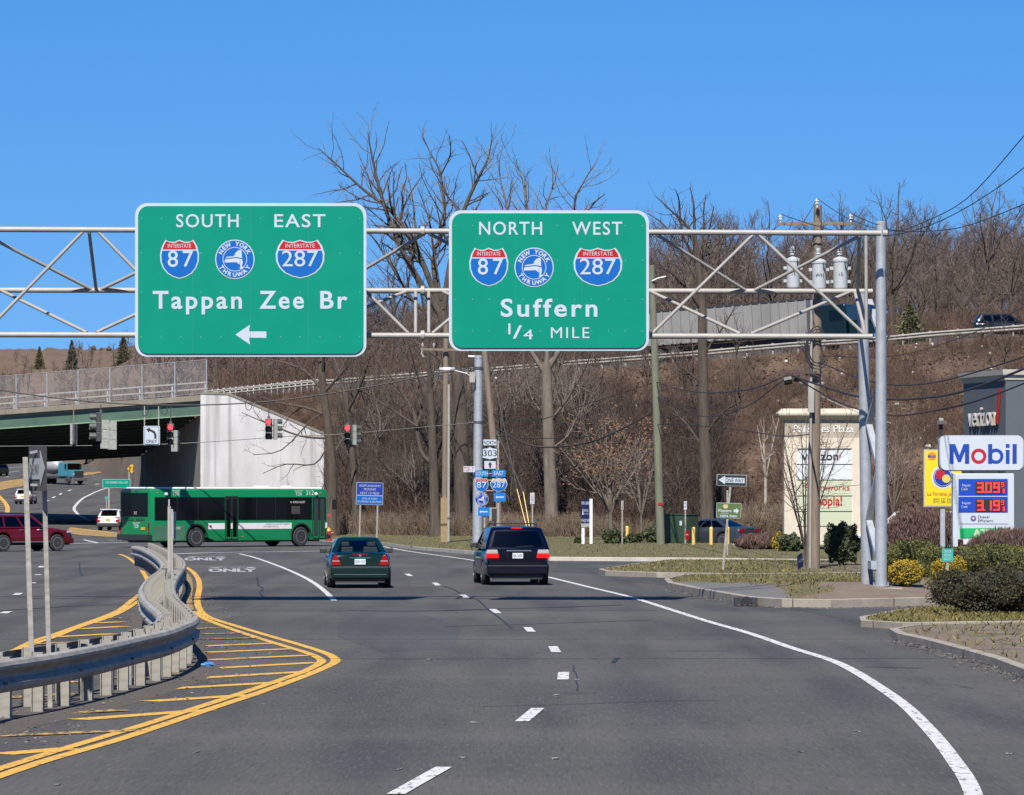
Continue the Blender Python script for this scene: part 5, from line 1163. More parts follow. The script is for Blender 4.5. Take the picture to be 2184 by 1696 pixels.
# ================================================================ poles
def pole(name, label, cat, pts, d, r0, r1, m, zbase, n=14, group=None):
    p = [P(x, y, d) for x, y in pts]; p[0].z = zbase; th = thing(name, label, cat, p[0], 0, group); L = len(p)
    mb = MB(); mb.tube([q - p[0] - (ZA * .2 if i == 0 else Vector()) for i, q in enumerate(p)], [r0 + (r1 - r0) * i / (L - 1) for i in range(L)], n); mb.build('shaft', M[m], th, 40); return th, p[0]
pg = 'utility poles along the road'
th, o = pole('signal_pole', 'thick pale steel pole holding the signal span wires behind the minivan', 'pole', [(1018, 1150), (1020, 762)], 206, .26, .20, 'steel', .16, 18)
mb = MB(); q = P(1020, 762, 206) - o; mb.lathe([(-.05, .215), (.05, .215), (.09, .12)], q, (0, 0, 1), 16); mb.cyl(q + Vector((-.15, 0, .02)), q + Vector((-.5, 0, .03)), .07); mb.build('cap', M['steel'], th, 40)
for y, r in ((785, .27), (901, .27)): mb = MB(); q = P(1020, y, 206) - o; mb.lathe([(-.06, r - .03), (.06, r - .03)], q, (0, 0, 1), 16); mb.cyl(q, q + Vector((-.42, 0, 0)), .03); mb.build('wire_clamp', M['wire'], th)
mb = MB(); a = P(1012, 818, 205.7) - o; mb.box(a + Vector((-.12, -.1, .3)), (.26, .2, .5)); mb.build('junction_box', M['pipe'], th)
mb = MB(); mb.tube([P(1016, 812, 206) - o, P(995, 797, 206) - o, P(968, 790, 206) - o], .035, 8); mb.build('lamp_arm', M['steel'], th); mb = MB(); a = P(950, 789, 206) - o; mb.loft([[a + Vector((x, y, z)) for y, z in ((-w_, 0), (w_, 0), (w_ * .7, .12), (-w_ * .7, .12))] for x, w_ in ((.45, .06), (.2, .16), (-.1, .16), (-.3, .08))]); mb.build('lamp_head', M['steel'], th)
th, o = pole('utility_pole', 'weathered bare wood pole with a white conduit strapped down its right side', 'utility pole', [(948, 1156), (951, 690)], 213, .17, .13, 'wood', .18, group=pg)
mb = MB(); mb.cyl(P(956, 1155, 212.6) - o, P(957, 820, 212.6) - o, .07, n=10); mb.build('conduit', M['pipe'], th)
mb = MB(); mb.bar(P(897, 745, 212.7) - o, P(990, 747, 212.7) - o, .11, .11); mb.build('crossarm', M['wood'], th)
for x in (901, 925, 970): mb = MB(); q = P(x, 743, 212.7) - o; mb.lathe([(0, .02), (.1, .06), (.2, .06), (.26, .03)], q, (0, 0, 1), 8); mb.build('insulator', M['pipe'], th)
mb = MB(); mb.tube([P(900, 748, 212.6) - o, P(899, 755, 212.6) - o, P(903, 762, 212.6) - o], .05, 8); mb.build('fuse_cutout', M['pipe'], th)
mb = MB(); mb.bb(-.20, .14, -.20, -.14, .0, 2.3); mb.build('pole_guard', mat('new_wood', (.27, .20, .10), .8, 0, .2, 5), th)
th, o = pole('utility_pole', 'leaning grey wood pole behind the route markers', 'utility pole', [(1064, 1150), (1059, 1020), (1047, 890), (1032, 740), (1027, 640)], 210, .20, .13, 'wood', .18, group=pg)
th, o = pole('utility_pole', 'greenish treated wood pole standing alone between the bushes and the green cabinet', 'utility pole', [(1409, 1165), (1396, 760), (1389, 566)], 203, .21, .14, 'greenwood', .16, group=pg)
mb = MB(); mb.tube([P(1390, 600, 202.8) - o, P(1402, 594, 202.8) - o, P(1420, 590, 202.8) - o], .04, 8); mb.build('lamp_arm', M['steel'], th); mb = MB(); q = P(1408, 1075, 202.7) - o; mb.bb(q.x - .12, q.x + .12, q.z * 0 - .22, -.19, q.z - .06, q.z + .06); mb.build('pole_tag', M['signred'], th)
th, o = pole('utility_pole', 'tall rough wood pole carrying three transformer cans beside the gantry', 'utility pole', [(1733, 1210), (1735, 1000), (1741, 700), (1743.5, 438)], 142, .24, .135, 'wood', .17, 18, pg)
TP = th; D2 = 141.6
mb = MB(); mb.bar(P(1659, 477.5, D2) - o, P(1820, 477, D2) - o, .12, .10); mb.build('crossarm', M['wood'], th)
for x in (1728, 1758): mb = MB(); mb.bar(P(x - (18 if x < 1740 else -5), 478, D2 - .1) - o, P(1743, 494, D2 - .1) - o, .05, .02); mb.build('arm_brace', M['wire'], th)
for x, y in ((1664, 474), (1814, 472.5), (1742, 440)):
    mb = MB(); q = P(x, y, D2) - o
    mb.lathe([(-.05, .02), (.06, .025), (.09, .07), (.13, .04), (.17, .07), (.21, .045), (.26, .02)], q, (0, 0, 1), 10); mb.build('insulator', M['white'], th)
mb = MB(); mb.bar(P(1662, 793, D2) - o, P(1742, 795, D2) - o, .08, .08); mb.build('service_arm', mat('rusty_arm', (.07, .045, .04), .8), th)
mb = MB(); mb.cyl(P(1727, 1212, D2 + .1) - o, P(1730, 640, D2 + .1) - o, .045, n=8); mb.build('conduit', M['pipe'], th)
mb = MB(); q = P(1729, 845, D2) - o; mb.bb(q.x - .10, q.x + .10, q.y - .1, q.y + .05, q.z - .55, q.z + .45); mb.build('meter_box', M['pipe'], th)
mb = MB(); q = P(1681, 812, D2) - o; mb.tube([q + Vector((-.16, 0, 0)), q + Vector((.1, 0, .05))], .17, 10); mb.build('splice_case', M['black'], th)
mb = MB(); q = P(1698, 808, D2) - o; mb.tube([q + Vector((-.1, 0, 0)), q + Vector((.1, 0, -.02))], .10, 10); mb.build('splice_case', M['black'], th)
mb = MB()
for j in range(3):
    q = P(1741 + j, 700, D2 - .1) - o; mb.tube([q + Vector((.3 * math.cos(t) * (1 + .2 * j), 0, -.55 + .62 * math.sin(t) - .1 * j)) for t in np.linspace(.6, 5.6, 14)], .028, 6)
mb.build('coiled_cable', M['cable'], th)
M['can'] = mat('transformer_grey', (.46, .49, .50), .45, .1, .08, 3)
for i, (x0, x1, y0, y1, lb) in enumerate(((1676, 1706, 551, 615, 'left grey transformer can on the tall wood pole'), (1730, 1762, 555, 617, 'middle grey transformer can in front of the tall wood pole'), (1775, 1808, 551, 617, 'right grey transformer can on the tall wood pole'))):
    dd = D2 - (.35 if i == 1 else .0); s = dd / F; b = P((x0 + x1) / 2, y1, dd); t = thing('transformer', lb, 'transformer', b, 0, 'transformer cans on the pole'); r = (x1 - x0) / 2 * s; h = (y1 - y0) * s
    mb = MB(); mb.lathe([(0, r * .85), (.03, r * .92), (.06, r * .92), (h * .88, r * .92), (h * .88, r), (h * .95, r), (h, r * .8), (h + .05, r * .3)], (0, 0, 0), (0, 0, 1), 22); mb.build('tank', M['can'], t, 35)
    mb = MB(); mb.lathe([(0, .05), (.08, .05), (.1, .10), (.14, .06), (.18, .10), (.22, .06), (.28, .09), (.36, .08), (.38, .02)], (-.03, 0, h + .02), (0, 0, 1), 10); mb.build('bushing', M['can'], t, 40)
    for z in (h * .25, h * .68): mb = MB(); mb.bb(-r * 1.35, r * 1.35, .05, .14, z - .05, z + .05); mb.build('mounting_lug', M['can'], t)
    mb = MB()
    mb = MB(); put_text(mb, 'WH' if i == 1 else '15', Vector((0, -r * .93 - .004, h * .42)), XA, ZA, .11, None, 0, 0); mb.build('lettering', M['black'], t)
    mb = MB(); mb.tube([(r * .5, -r * .8, h * .9), (r * .55, -r * .95, h * .75), (r * .75, -r * .75, h * .6)], .02, 6); mb.build('lead_wire', M['cable'], t)

# ================================================================ route markers and small signs
def upost(th, x, y0, y1, w=.06, m='rail', dy=.03, lean=0):
    mb = MB(); a = th.L(x, y1); b = th.L(x + lean, y0)
    for dx in (-w / 2, w / 2): mb.bar((a.x + dx, dy, a.z), (b.x + dx, dy, b.z), .012, .035)
    mb.bar((a.x, dy - .014, a.z), (b.x, dy - .014, b.z), w * .8, .008); return mb.build('post', M[m], th.o)
def panel(th, x0, y0, x1, y1, m, dy=0.0, r=1.5, name='sign_panel', par=None, border=None, bw=1.0):
    s = th.s; mb = MB(); a = th.L(x0, y1); b = th.L(x1, y0)
    if border:
        mb.prism(rrect(a.x, a.z, b.x, b.z, r * s, 4), Vector((0, dy, 0)), XA, ZA, .01); o_ = mb.build(name, M[border], par or th.o)
        mb = MB(); e = bw * s; mb.prism(rrect(a.x + e, a.z + e, b.x - e, b.z - e, r * s * .7, 4), Vector((0, dy - .013, 0)), XA, ZA, .002); mb.build('sign_face', M[m], o_); return o_
    mb.prism(rrect(a.x, a.z, b.x, b.z, r * s, 4), Vector((0, dy, 0)), XA, ZA, .01); return mb.build(name, M[m], par or th.o)
def arrow_poly(th, pts, m, dy): mb = MB(); mb.prism([(th.L(x, 0).x, th.L(0, y).z) for x, y in pts], Vector((0, dy, 0)), XA, ZA, .003); return mb.build('arrow', M[m], th.o)
def larrow(th, x0, x1, y, h, m, dy): return arrow_poly(th, [(x0, y), (x0 + h * .9, y - h), (x0 + h * .75, y - h * .35), (x1, y - h * .35), (x1, y + h * .35), (x0 + h * .75, y + h * .35), (x0 + h * .9, y + h)], m, dy)
M['signw2'] = M['signwhite']
th = Th('route_marker_signs', 'stack of white and blue route shields with arrows on posts by the steel pole', 'road sign', 1044, 1152, 200); th.ground(.16)
for x, y0 in ((1033, 1004), (1062, 940)): upost(th, x, y0, 1152, .07)
for y in (1010, 1024, 1046.5): mb = MB(); a = th.L(1013, y); b = th.L(1078, y); mb.bb(a.x, b.x, .0, .02, a.z - .02, a.z + .02); mb.build('crossbar', M['pipe'], th.o)
panel(th, 1030, 937, 1059, 950.5, 'signw2', 0, 1, border='black', bw=.6); word(th, 'NORTH', 1044.5, 948, 7.6, 25, -.03, 'black', .0)
def ny(th, cx, cy, w, h, m, dy, k): 
    pts = [(-.5, -.36), (-.46, -.1), (-.48, .3), (-.5, .34), (-.2, .39), (0, .5), (.2, .39), (.5, .34), (.48, .3), (.46, -.1), (.5, -.36), (.22, -.42), (0, -.5), (-.22, -.42)]
    mb = MB(); o = th.L(cx, cy, dy); mb.prism([(x * w * th.s * k, y * h * th.s * k) for x, y in pts], o, XA, ZA, .006); return mb.build('route_shield', M[m], th.o)
ny(th, 1044.5, 966.8, 35.5, 29, 'black', -.0, 1.0); ny(th, 1044.5, 966.8, 35.5, 29, 'signw2', -.012, .90); word(th, '303', 1044.5, 973, 12.5, 29, -.022, 'black', .005)
panel(th, 1032, 983, 1057.5, 1000.5, 'signw2', 0, 1, border='black', bw=.6); arrow_poly(th, [(1044.8, 985.5), (1049.5, 991), (1047, 991), (1047, 998), (1042.6, 998), (1042.6, 991), (1040, 991)], 'black', -.016)
panel(th, 1012.5, 1003.6, 1041, 1017, 'signcyan', -.03, 1); word(th, 'SOUTH', 1027, 1014, 8, 25, -.048)
panel(th, 1048, 1002.5, 1078, 1017, 'signcyan', -.03, 1); word(th, 'EAST', 1063, 1013.5, 8, 20, -.048)
interstate(th, 1026.8, 1034.5, 29, 29.5, '87', -.035); interstate(th, 1063.4, 1034.3, 36, 29, '287', -.035, red='fadedred')
thruway(th, 1027, 1065, 29, -.035, face='signnavy')
panel(th, 1052.5, 1051, 1078, 1069.7, 'signcyan', -.03, 1); larrow(th, 1056.5, 1074, 1060.3, 4, 'signwhite', -.045)
panel(th, 1019, 1082, 1044, 1100.5, 'signcyan', -.03, 1); larrow(th, 1022, 1039.5, 1091.5, 4, 'signwhite', -.045)
th = Th('marker_plate', 'small white plate with red letters strapped to the steel signal pole', 'sign', 1000, 1007, 205.6); panel(th, 988, 994.5, 1013, 1007, 'signwhite', 0, .5); word(th, 'TCP- 7', 999, 1005, 8.5, 20, -.02, 'signred', 0)
mb = MB(); a = th.L(1010, 1000); mb.bb(a.x, a.x + .4, .0, .05, a.z - .03, a.z + .03); mb.build('strap', M['steel'], th.o)
th = Th('control_cabinet', 'grey metal control cabinet on the leaning pole behind the minivan', 'cabinet', 1051, 1111, 207); a = th.L(1043, 1111); b = th.L(1059, 1083); mb = MB(); mb.box(((a.x + b.x) / 2, .3, (a.z + b.z) / 2), (b.x - a.x, .4, b.z - a.z)); mb.build('case', M['sigback'], th.o, None, .02); mb = MB(); mb.bb(b.x - .25, b.x - .01, .08, .1, a.z + .03, b.z - .03); mb.build('door', M['darkmetal'], th.o)
th = Th('adopt_highway_sign', 'dark blue sign with white text about adopting the highway, on two posts', 'road sign', 785, 1150, 222); th.ground(.18)
th.o.rotation_euler = (0, math.radians(1.5), math.radians(4))
for x in (766, 803): upost(th, x, 1030, 1150, .07)
panel(th, 757, 1029, 814, 1056.5, 'signnavy', 0, 1, border='signwhite', bw=.7); panel(th, 757, 1056.8, 814, 1076.5, 'signblue', 0, 1, border='signwhite', bw=.7)
for st, y, w_, c in (('ADOPT-A-HIGHWAY', 1038.5, 46, 4.6), ('PROGRAM', 1046, 25, 4.6), ('NEXT 1.0 MILES', 1054, 40, 4.6), ('GMC & SONS', 1065.5, 32, 3.8), ('PLUMBING & HEATING', 1072, 50, 3.8)): word(th, st, 785.5, y, c, w_, -.026, 'signwhite', 0)
th = Th('for_lease_sign', 'navy lease board on two white wooden posts in the verge grass', 'sign', 1250, 1163, 204); th.ground(.15)
for x, y0 in ((1243, 1068), (1260, 1064)): mb = MB(); a = th.L(x, 1164); b = th.L(x, y0); mb.bb(a.x - .07, a.x + .07, .0 if x < 1250 else -.10, .12 if x < 1250 else .04, a.z, b.z); mb.build('post', M['white'], th.o)
panel(th, 1239, 1065.5, 1257.4, 1116, 'darknavy', -.02, .3); panel(th, 1239, 1116.4, 1257.4, 1124.5, 'sigback', -.02, .3)
word(th, 'FOR LEASE', 1248.2, 1076, 6, 17, -.036, 'signwhite', .01); word(th, 'ROYAL', 1249.5, 1092, 6, 10, -.036, 'signwhite', 0); word(th, 'PROPERTIES', 1249.5, 1097, 2, 10, -.036, 'signwhite', 0); word(th, '914.237.1403', 1248.2, 1113, 6, 17, -.036, 'signwhite', .01); arrow_poly(th, [(1241, 1098), (1242.5, 1083), (1244, 1098)], 'signwhite', -.034)
th = Th('parking_sign', 'small blank grey sign on a thin post in front of the low shrubs', 'sign', 1327, 1163, 203); th.ground(.15); upost(th, 1326.5, 1070, 1164, .05); panel(th, 1324, 1068, 1329.5, 1087, 'sigback', .06, .4)
th = Th('parking_sign', 'small white and pale red parking sign on a thin post before the green cabinet', 'sign', 1461, 1165, 203); th.ground(.15); upost(th, 1461, 1070, 1166, .05); panel(th, 1458, 1069, 1464.2, 1087, 'signwhite', 0, .4); word(th, 'NO', 1461, 1075.5, 3.5, 4.5, -.02, 'signred', 0); word(th, 'PARK', 1461, 1082, 3, 5, -.02, 'signred', 0)
th = Th('parking_sign', 'white no parking sign with a red top behind the minivan', 'sign', 1134.5, 1140, 208); th.ground(.2); upost(th, 1135, 1053, 1152, .06); panel(th, 1130, 1051, 1139.5, 1075, 'signwhite', 0, .5); panel(th, 1130.5, 1052, 1139, 1058, 'fadedred', -.012, .3)
for i, y in enumerate((1063, 1068, 1073)): word(th, ('ANY', 'TIME', '<->')[i], 1134.7, y, 3.4, 6.5, -.03, 'signred', 0)
th = Th('yard_sign', 'small dark red sign on a wire stake by the green cabinet', 'sign', 1464, 1166, 202); th.ground(.15); mb = MB(); p0, p1 = th.L(1464, 1166), th.L(1465.5, 1150); mb.bar((p0.x, 0, p0.z), (p1.x, 0, p1.z), .015, .015); mb.build('stake', M['wire'], th.o); panel(th, 1460.5, 1132.5, 1468.6, 1151, mat_ := 'tail', 0, .3); word(th, 'OPEN', 1464.5, 1142, 3, 6, -.02, 'signwhite', 0)
th = Th('one_way_sign', 'black and white one way sign above a green drive thru board on a leaning post', 'road sign', 1541, 1216, 139); th.ground(.16)
upost(th, 1541, 1036, 1218, .055, lean=11); o_ = panel(th, 1522.5, 1012, 1586, 1036, 'black', 0, 2, border='signwhite', bw=.8)
th.o.rotation_euler = (0, math.radians(1.6), 0)
arrow_poly(th, [(1526.5, 1023.7), (1540, 1014.5), (1540, 1018.5), (1582, 1018.5), (1582, 1029.5), (1540, 1029.5), (1540, 1033)], 'signwhite', -.018); word(th, 'ONE WAY', 1560.5, 1028, 7.8, 39, -.026, 'black', .01)
M['olive'] = mat('board_olive_green', (.085, .135, .03), .45)
panel(th, 1523.7, 1072.5, 1576.5, 1105, 'olive', -.004, 2, border='signwhite', bw=.7); word(th, 'Panera', 1542, 1092, 6, 28, -.03, 'signwhite', .02); word(th, 'BREAD', 1542, 1096, 2.2, 14, -.03, 'signwhite', 0); word(th, 'DRIVE THRU', 1550, 1103, 4.6, 36, -.03, 'signwhite', .03)
arrow_poly(th, [(1572, 1089), (1565.5, 1082.5), (1565.5, 1086), (1560.5, 1086), (1560.5, 1092), (1565.5, 1092), (1565.5, 1095.5)], 'signwhite', -.02)
mb = MB(); mb.prism([(th.L(1543 + 5.5 * math.cos(a), 0).x, th.L(0, 1080 + 4.6 * math.sin(a)).z) for a in np.linspace(0, 6.0, 14)], Vector((0, -.02, 0)), XA, ZA, .003); mb.build('loaf_emblem', mat('emblem_tan', (.55, .42, .22), .5), th.o)
th = Th('sign_post', 'bare thin steel post standing behind the leaning one way post', 'post', 1550.5, 1185, 172); th.ground(.15); upost(th, 1550.5, 1046, 1186, .05)
# bollards, cabinet, hydrant
bp = None
for i, (x, y0, y1, d, lb) in enumerate(((1478.5, 1125, 1167, 201, 'yellow bollard right beside the green cabinet'), (1516, 1125, 1167, 201, 'yellow bollard in front of the parked blue grey saloon'), (1551.5, 1136, 1167, 203, 'yellow bollard half hidden behind the leaning one way post'), (1337, 1125, 1163, 207, 'yellow bollard standing between the low green shrubs'))):
    b = P(x, y1, d); b.z = .16
    if bp is None:
        bp = thing('bollard', lb, 'bollard', b, 0, 'yellow bollards'); mb = MB(); mb.lathe([(-.1, .085), (.86, .085)], (0, 0, 0), (0, 0, 1), 14); mb.build('post', M['yellow'], bp, 40); mb = MB(); mb.lathe([(.861, .086), (.90, .075), (.93, .04), (.94, .0)], (0, 0, 0), (0, 0, 1), 14); mb.build('cap', M['yellow'], bp, 60)
    else: dup(bp, b, 0, lb)
th = Th('utility_cabinet', 'dark green electrical cabinet behind the treated wood pole', 'cabinet', 1453, 1164, 206); th.ground(.2)
mb = MB(); c = MB(); cab_g = mat('cabinet_green', (.030, .060, .030), .5, 0, .15, 2)
mb.box((0, .7, .72), (1.35, 1.1, 1.44), rz=-.62); mb.build('case', cab_g, th.o, None, .02)
mb = MB(); mb.box((0, .7, 1.46), (1.42, 1.17, .06), rz=-.62); mb.build('lid', cab_g, th.o, None, .015)
R_ = Matrix.Rotation(-.62, 3, 'Z')
for sx in (-.33, .33): mb = MB(); mb.box(R_ @ Vector((sx, -.556, 0)) + Vector((0, .7, .74)), (.62, .02, 1.3), rz=-.62); mb.build('door', cab_g, th.o)
mb = MB(); mb.box(R_ @ Vector((.36, -.57, .2)) + Vector((0, .7, .84)), (.14, .01, .22), rz=-.62); mb.build('warning_label', M['signwhite'], th.o)
hp = P(701, 1146, 228); hp.z = .18; hy = thing('fire_hydrant', 'red fire hydrant with a yellow top at the edge of the thicket', 'hydrant', hp)
mb = MB(); mb.lathe([(-.05, .16), (.04, .16), (.05, .11), (.42, .11), (.43, .135), (.47, .135)], (0, 0, 0), (0, 0, 1), 16); mb.build('barrel', M['hydr'], hy, 40)
mb = MB(); mb.lathe([(.475, .14), (.52, .13), (.60, .08), (.64, .035), (.70, .03)], (0, 0, 0), (0, 0, 1), 16); mb.build('bonnet', M['hyy'], hy, 40)
for dx, r in ((-1, .055), (1, .055)): mb = MB(); mb.lathe([(.1, r), (.2, r), (.2, r * 1.2), (.25, r * 1.2)], (0, 0, .36), (dx, 0, 0), 12); mb.build('nozzle', M['hydr'], hy, 40)
mb = MB(); mb.lathe([(.1, .07), (.18, .07), (.18, .085), (.23, .085)], (0, 0, .33), (0, -1, 0), 12); mb.build('nozzle', M['hydr'], hy, 40)
mb = MB(); mb.cyl((.02, .1, .4), (.02, .1, 1.25), .012, n=6); mb.box((.02, .1, 1.33), (.16, .02, .14)); mb.build('marker_rod', M['hydr'], hy)
# reference marker, campaign sign, litter
th = Th('reference_marker', 'small turquoise marker sign on a short post in front of the yellow bush', 'sign', 2020, 1232, 113); th.ground(.28); upost(th, 2020, 1185, 1236, .05); M['turq'] = mat('marker_turquoise', (.02, .36, .30), .4); panel(th, 2008, 1170, 2032, 1198, 'turq', 0, 2)
for st, y in (('303', 1179), ('8501', 1187), ('1025', 1195)): word(th, st, 2020, y, 5.4, 15, -.02, 'signwhite', 0)
th = Th('yard_sign', 'tilted navy yard sign stuck in the ground beside the tall wood pole', 'sign', 1707, 1213, 140.5); th.ground(.16); th.o.rotation_euler = (0, math.radians(-12), math.radians(66)); mb = MB(); 
for x in (-.16, .16): mb = MB(); mb.bar((x, 0, -.05), (x, 0, .2), .01, .01); mb.build('stake', M['wire'], th.o)
mb = MB(); mb.bb(-.24, .24, -.01, .01, .06, .52); mb.build('sign_panel', M['darknavy'], th.o); mb = MB(); put_text(mb, 'VOTE', Vector((0, -.014, .25)), XA, ZA, .1, .36, 0, .01); mb.build('lettering', M['signwhite'], th.o)
# --- far signs by the underpass
FD = 322
th = Th('street_name_guide_sign', 'green road name sign seen above the back of the bus', 'road sign', 248, 1127, FD); th.ground(0)
for x in (232, 266): upost(th, x, 1024, 1127, .12)
panel(th, 218.5, 1022, 278, 1040.5, 'signgreen', 0, 1.5, border='signwhite', bw=.6); word(th, 'TO SNAKE HILL RD', 248.5, 1031.5, 5, 48, -.03, 'signwhite', 0)
th = Th('lane_merge_sign', 'yellow diamond warning sign with black arrows beside the underpass', 'road sign', 281, 1060, 395); th.ground(.4)
for x in (275, 286): upost(th, x, 1000, 1062, .10)
mb = MB(); k = th.s; o = th.L(281, 999.5, -.02); mb.prism([(0, -11 * k), (11 * k, 0), (0, 11 * k), (-11 * k, 0)], o, XA, ZA, .01); pn = mb.build('sign_panel', M['black'], th.o)
mb = MB(); mb.prism([(0, -10.2 * k), (10.2 * k, 0), (0, 10.2 * k), (-10.2 * k, 0)], o - YA * .014, XA, ZA, .004); mb.build('sign_face', mat('warning_yellow', (.62, .36, .015), .45), pn)
arrow_poly(th, [(276, 1005), (276.5, 998), (275, 998), (277.5, 994), (280, 998), (278.3, 998), (278, 1005)], 'black', -.045); arrow_poly(th, [(283, 1005), (284, 998), (282.5, 998), (285, 994), (287, 998), (285.7, 998), (285, 1005)], 'black', -.045)
th = Th('lamp_post', 'pale steel post standing at the far corner of the underpass wall', 'post', 302.5, 1045, 376); th.ground(.3); mb = MB(); t = th.L(302.5, 970); mb.cyl((0, 0, -.3), (0, 0, t.z), .10, n=10); mb.build('shaft', M['steel'], th.o); mb = MB(); mb.lathe([(0, .2), (.05, .2)], (0, 0, -.05), (0, 0, 1), 10); mb.build('base_plate', M['steel'], th.o)
th = Th('mile_marker', 'tiny green marker on a post beside the far white crossover', 'sign', 227, 1084, 330); th.ground(0.0); upost(th, 227, 1066, 1130, .05); panel(th, 224, 1058.7, 229.5, 1066, 'turq', 0, .5)
# --- litter
M['plasticbag'] = mat('white_plastic_bag', (.55, .56, .58), .4)
def rag(name, label, cat, loc, sz, m, seed):
    r = random.Random(seed); mb = MB(); n = 9
    rings = [[Vector((sz[0] * .5 * math.sin(math.pi * (i + .3) / 5.6) * math.cos(2 * math.pi * j / n) * r.uniform(.6, 1.2), sz[1] * .5 * math.sin(math.pi * (i + .3) / 5.6) * math.sin(2 * math.pi * j / n) * r.uniform(.6, 1.2), sz[2] * i / 5 * r.uniform(.8, 1.1))) for j in range(n)] for i in range(6)]
    mb.loft(rings); o = mb.build(name, m, None, 30); o.location = loc; return tag(o, label, cat)
q = P(1576, 1179, 196); q.z = .17; rag('plastic_bag', 'crumpled clear plastic bag on the grass behind the leaning one way post', 'bag', q, (.6, .4, .26), M['plasticbag'], 3)
q = P(1646, 1181, 190); q.z = .17; rag('plastic_bag', 'small white crumpled bag at the foot of the brown hedge', 'bag', q, (.32, .3, .22), M['plasticbag'], 5)
q = G(443, 1424); rag('cup', 'crushed blue and white paper cup on the hatched island', 'cup', q + ZA * .005, (.24, .16, .09), mat('cup_blue', (.05, .22, .50), .4, 0, .8, 8), 8)
q = P(1773, 1252, 106); q.z = .36; mb = MB(); mb.box((0, 0, .012), (.60, .12, .025), rz=.05); o = mb.build('plank', M['white']); o.location = q; tag(o, 'white strip of board lying on the grass in front of the gantry', 'board')
q = P(772, 1165, 214); q.z = 0
# ================================================================ plaza sign, fuel sign, shop
M['stucco'] = mat('cream_stucco', (.60, .53, .42), .9, 0, .08, 1.5, .15, 30); M['taupe'] = mat('taupe_stucco', (.40, .345, .27), .9, 0, .08, 1.5, .15, 30); M['cornice'] = mat('cornice_cream', (.56, .50, .38), .85, 0, .1, 2)
th = Th('plaza_monument_sign', 'tall cream monument sign of the plaza with a moulded cornice and white tenant panels', 'sign', 1752, 1150, 186); th.ground(.18); s = th.s
a = th.L(1672, 1152); b = th.L(1838, 895)
mb = MB(); mb.bb(a.x, b.x, 0, 1.1, a.z - .2, th.L(0, 934).z); mb.build('pillar', M['stucco'], th.o)
mb = MB(); mb.bb(a.x + .02, b.x - .02, .03, 1.07, th.L(0, 934).z, b.z); mb.build('name_band', M['taupe'], th.o)
pr = [(0, 896.5), (-.03, 894), (-.10, 891), (-.20, 889), (-.27, 886), (-.29, 882), (-.26, 878.5), (-.18, 877), (-.16, 873), (-.02, 871.5)]
rg = []
for dy, y in pr:
    z = th.L(0, y).z; k = -dy; rg.append([Vector((a.x - k, -k, z)), Vector((b.x + k, -k, z)), Vector((b.x + k, 1.1 + k, z)), Vector((a.x - k, 1.1 + k, z))])
mb = MB(); mb.loft(rg); mb.build('cornice', M['cornice'], th.o, 25)
f0, f1 = th.L(1698.5, 1122.5), th.L(1817, 956.6)
mb = MB(); mb.bb(f0.x, f1.x, -.02, 0.0, f0.z, f1.z); fr_ = mb.build('panel_frame', M['darkmetal'], th.o)
M['pan1'] = mat('tenant_panel_white', (.62, .66, .70), .4); M['pan2'] = mat('tenant_panel_pale_green', (.50, .54, .38), .4)
yy = [956.6, 990.7, 1024, 1058, 1091, 1122.5]
for i in range(5):
    panel(th, 1700.5, yy[i] + (3.4 if i == 0 else 1.2), 1815, yy[i + 1] - 1.0, 'pan1' if i < 2 else 'pan2', -.022, .2, 'tenant_panel')
    for x0, x1 in ((1698.5, 1700.2), (1815.3, 1817)): panel(th, x0, yy[i] + 1, x1, yy[i + 1] - 1, 'white', -.026, .1, 'frame_edge')
word(th, 'Palisades Plaza', 1756, 922, 15, 127, -.0, 'white', .0); word(th, '130', 1756, 948.5, 6, 14, -.01, 'black', .0)
word(th, 'verizon', 1748, 981.5, 17, 78, -.045, 'black', .02); word(th, 'Roomworks', 1764, 1046, 13, 94, -.045, 'signred', .0); word(th, 'Hoopla!', 1759, 1077.5, 19, 72, -.045, 'signred', .02)
arrow_poly(th, [(1787.5, 971), (1789, 969.5), (1790.5, 973.5), (1794.5, 963.5), (1796, 964), (1791, 976.5)], 'signred', -.04)
# fuel price sign
FD2 = 122; th = Th('fuel_price_sign', 'white fuel brand board above a blue price board with red numerals', 'sign', 2095, 1166, FD2); th.ground(.3); s = th.s
M['boardwhite'] = mat('board_white', (.52, .57, .63), .3, 0, .02, 2, coat=.3); M['mblue'] = mat('letter_blue', (.012, .055, .33), .35); M['mred'] = mat('letter_red', (.42, .012, .025), .35)
a = th.L(2002.8, 1004.7); b = th.L(2182.5, 928.5)
mb = MB(); mb.prism(rrect(a.x, a.z, b.x, b.z, 14 * s, 6), Vector((0, .0, 0)), XA, ZA, -.45); mb.build('brand_box', mat('box_edge', (.40, .42, .44), .5), th.o)
mb = MB(); e_ = 2 * s; mb.prism(rrect(a.x + e_, a.z + e_, b.x - e_, b.z - e_, 12 * s, 6), Vector((0, -.004, 0)), XA, ZA, .03); mb.build('brand_face', M['boardwhite'], th.o)
mb = MB()
def lpoly(pts, m, nm='lettering'): mb = MB(); mb.prism([(th.L(x, 0).x, th.L(0, y).z) for x, y in pts], Vector((0, -.036, 0)), XA, ZA, .006); return mb.build(nm, M[m], th.o)
fx = lambda z: 1931.6 + z * .2397
fy = lambda z: 779.4 + z * .2397
lpoly([(fx(x), fy(y)) for x, y in ((385, 875), (385, 700), (435, 700), (473, 800), (510, 700), (560, 700), (560, 875), (522, 875), (522, 765), (485, 860), (460, 860), (422, 765), (422, 875))], 'mblue')
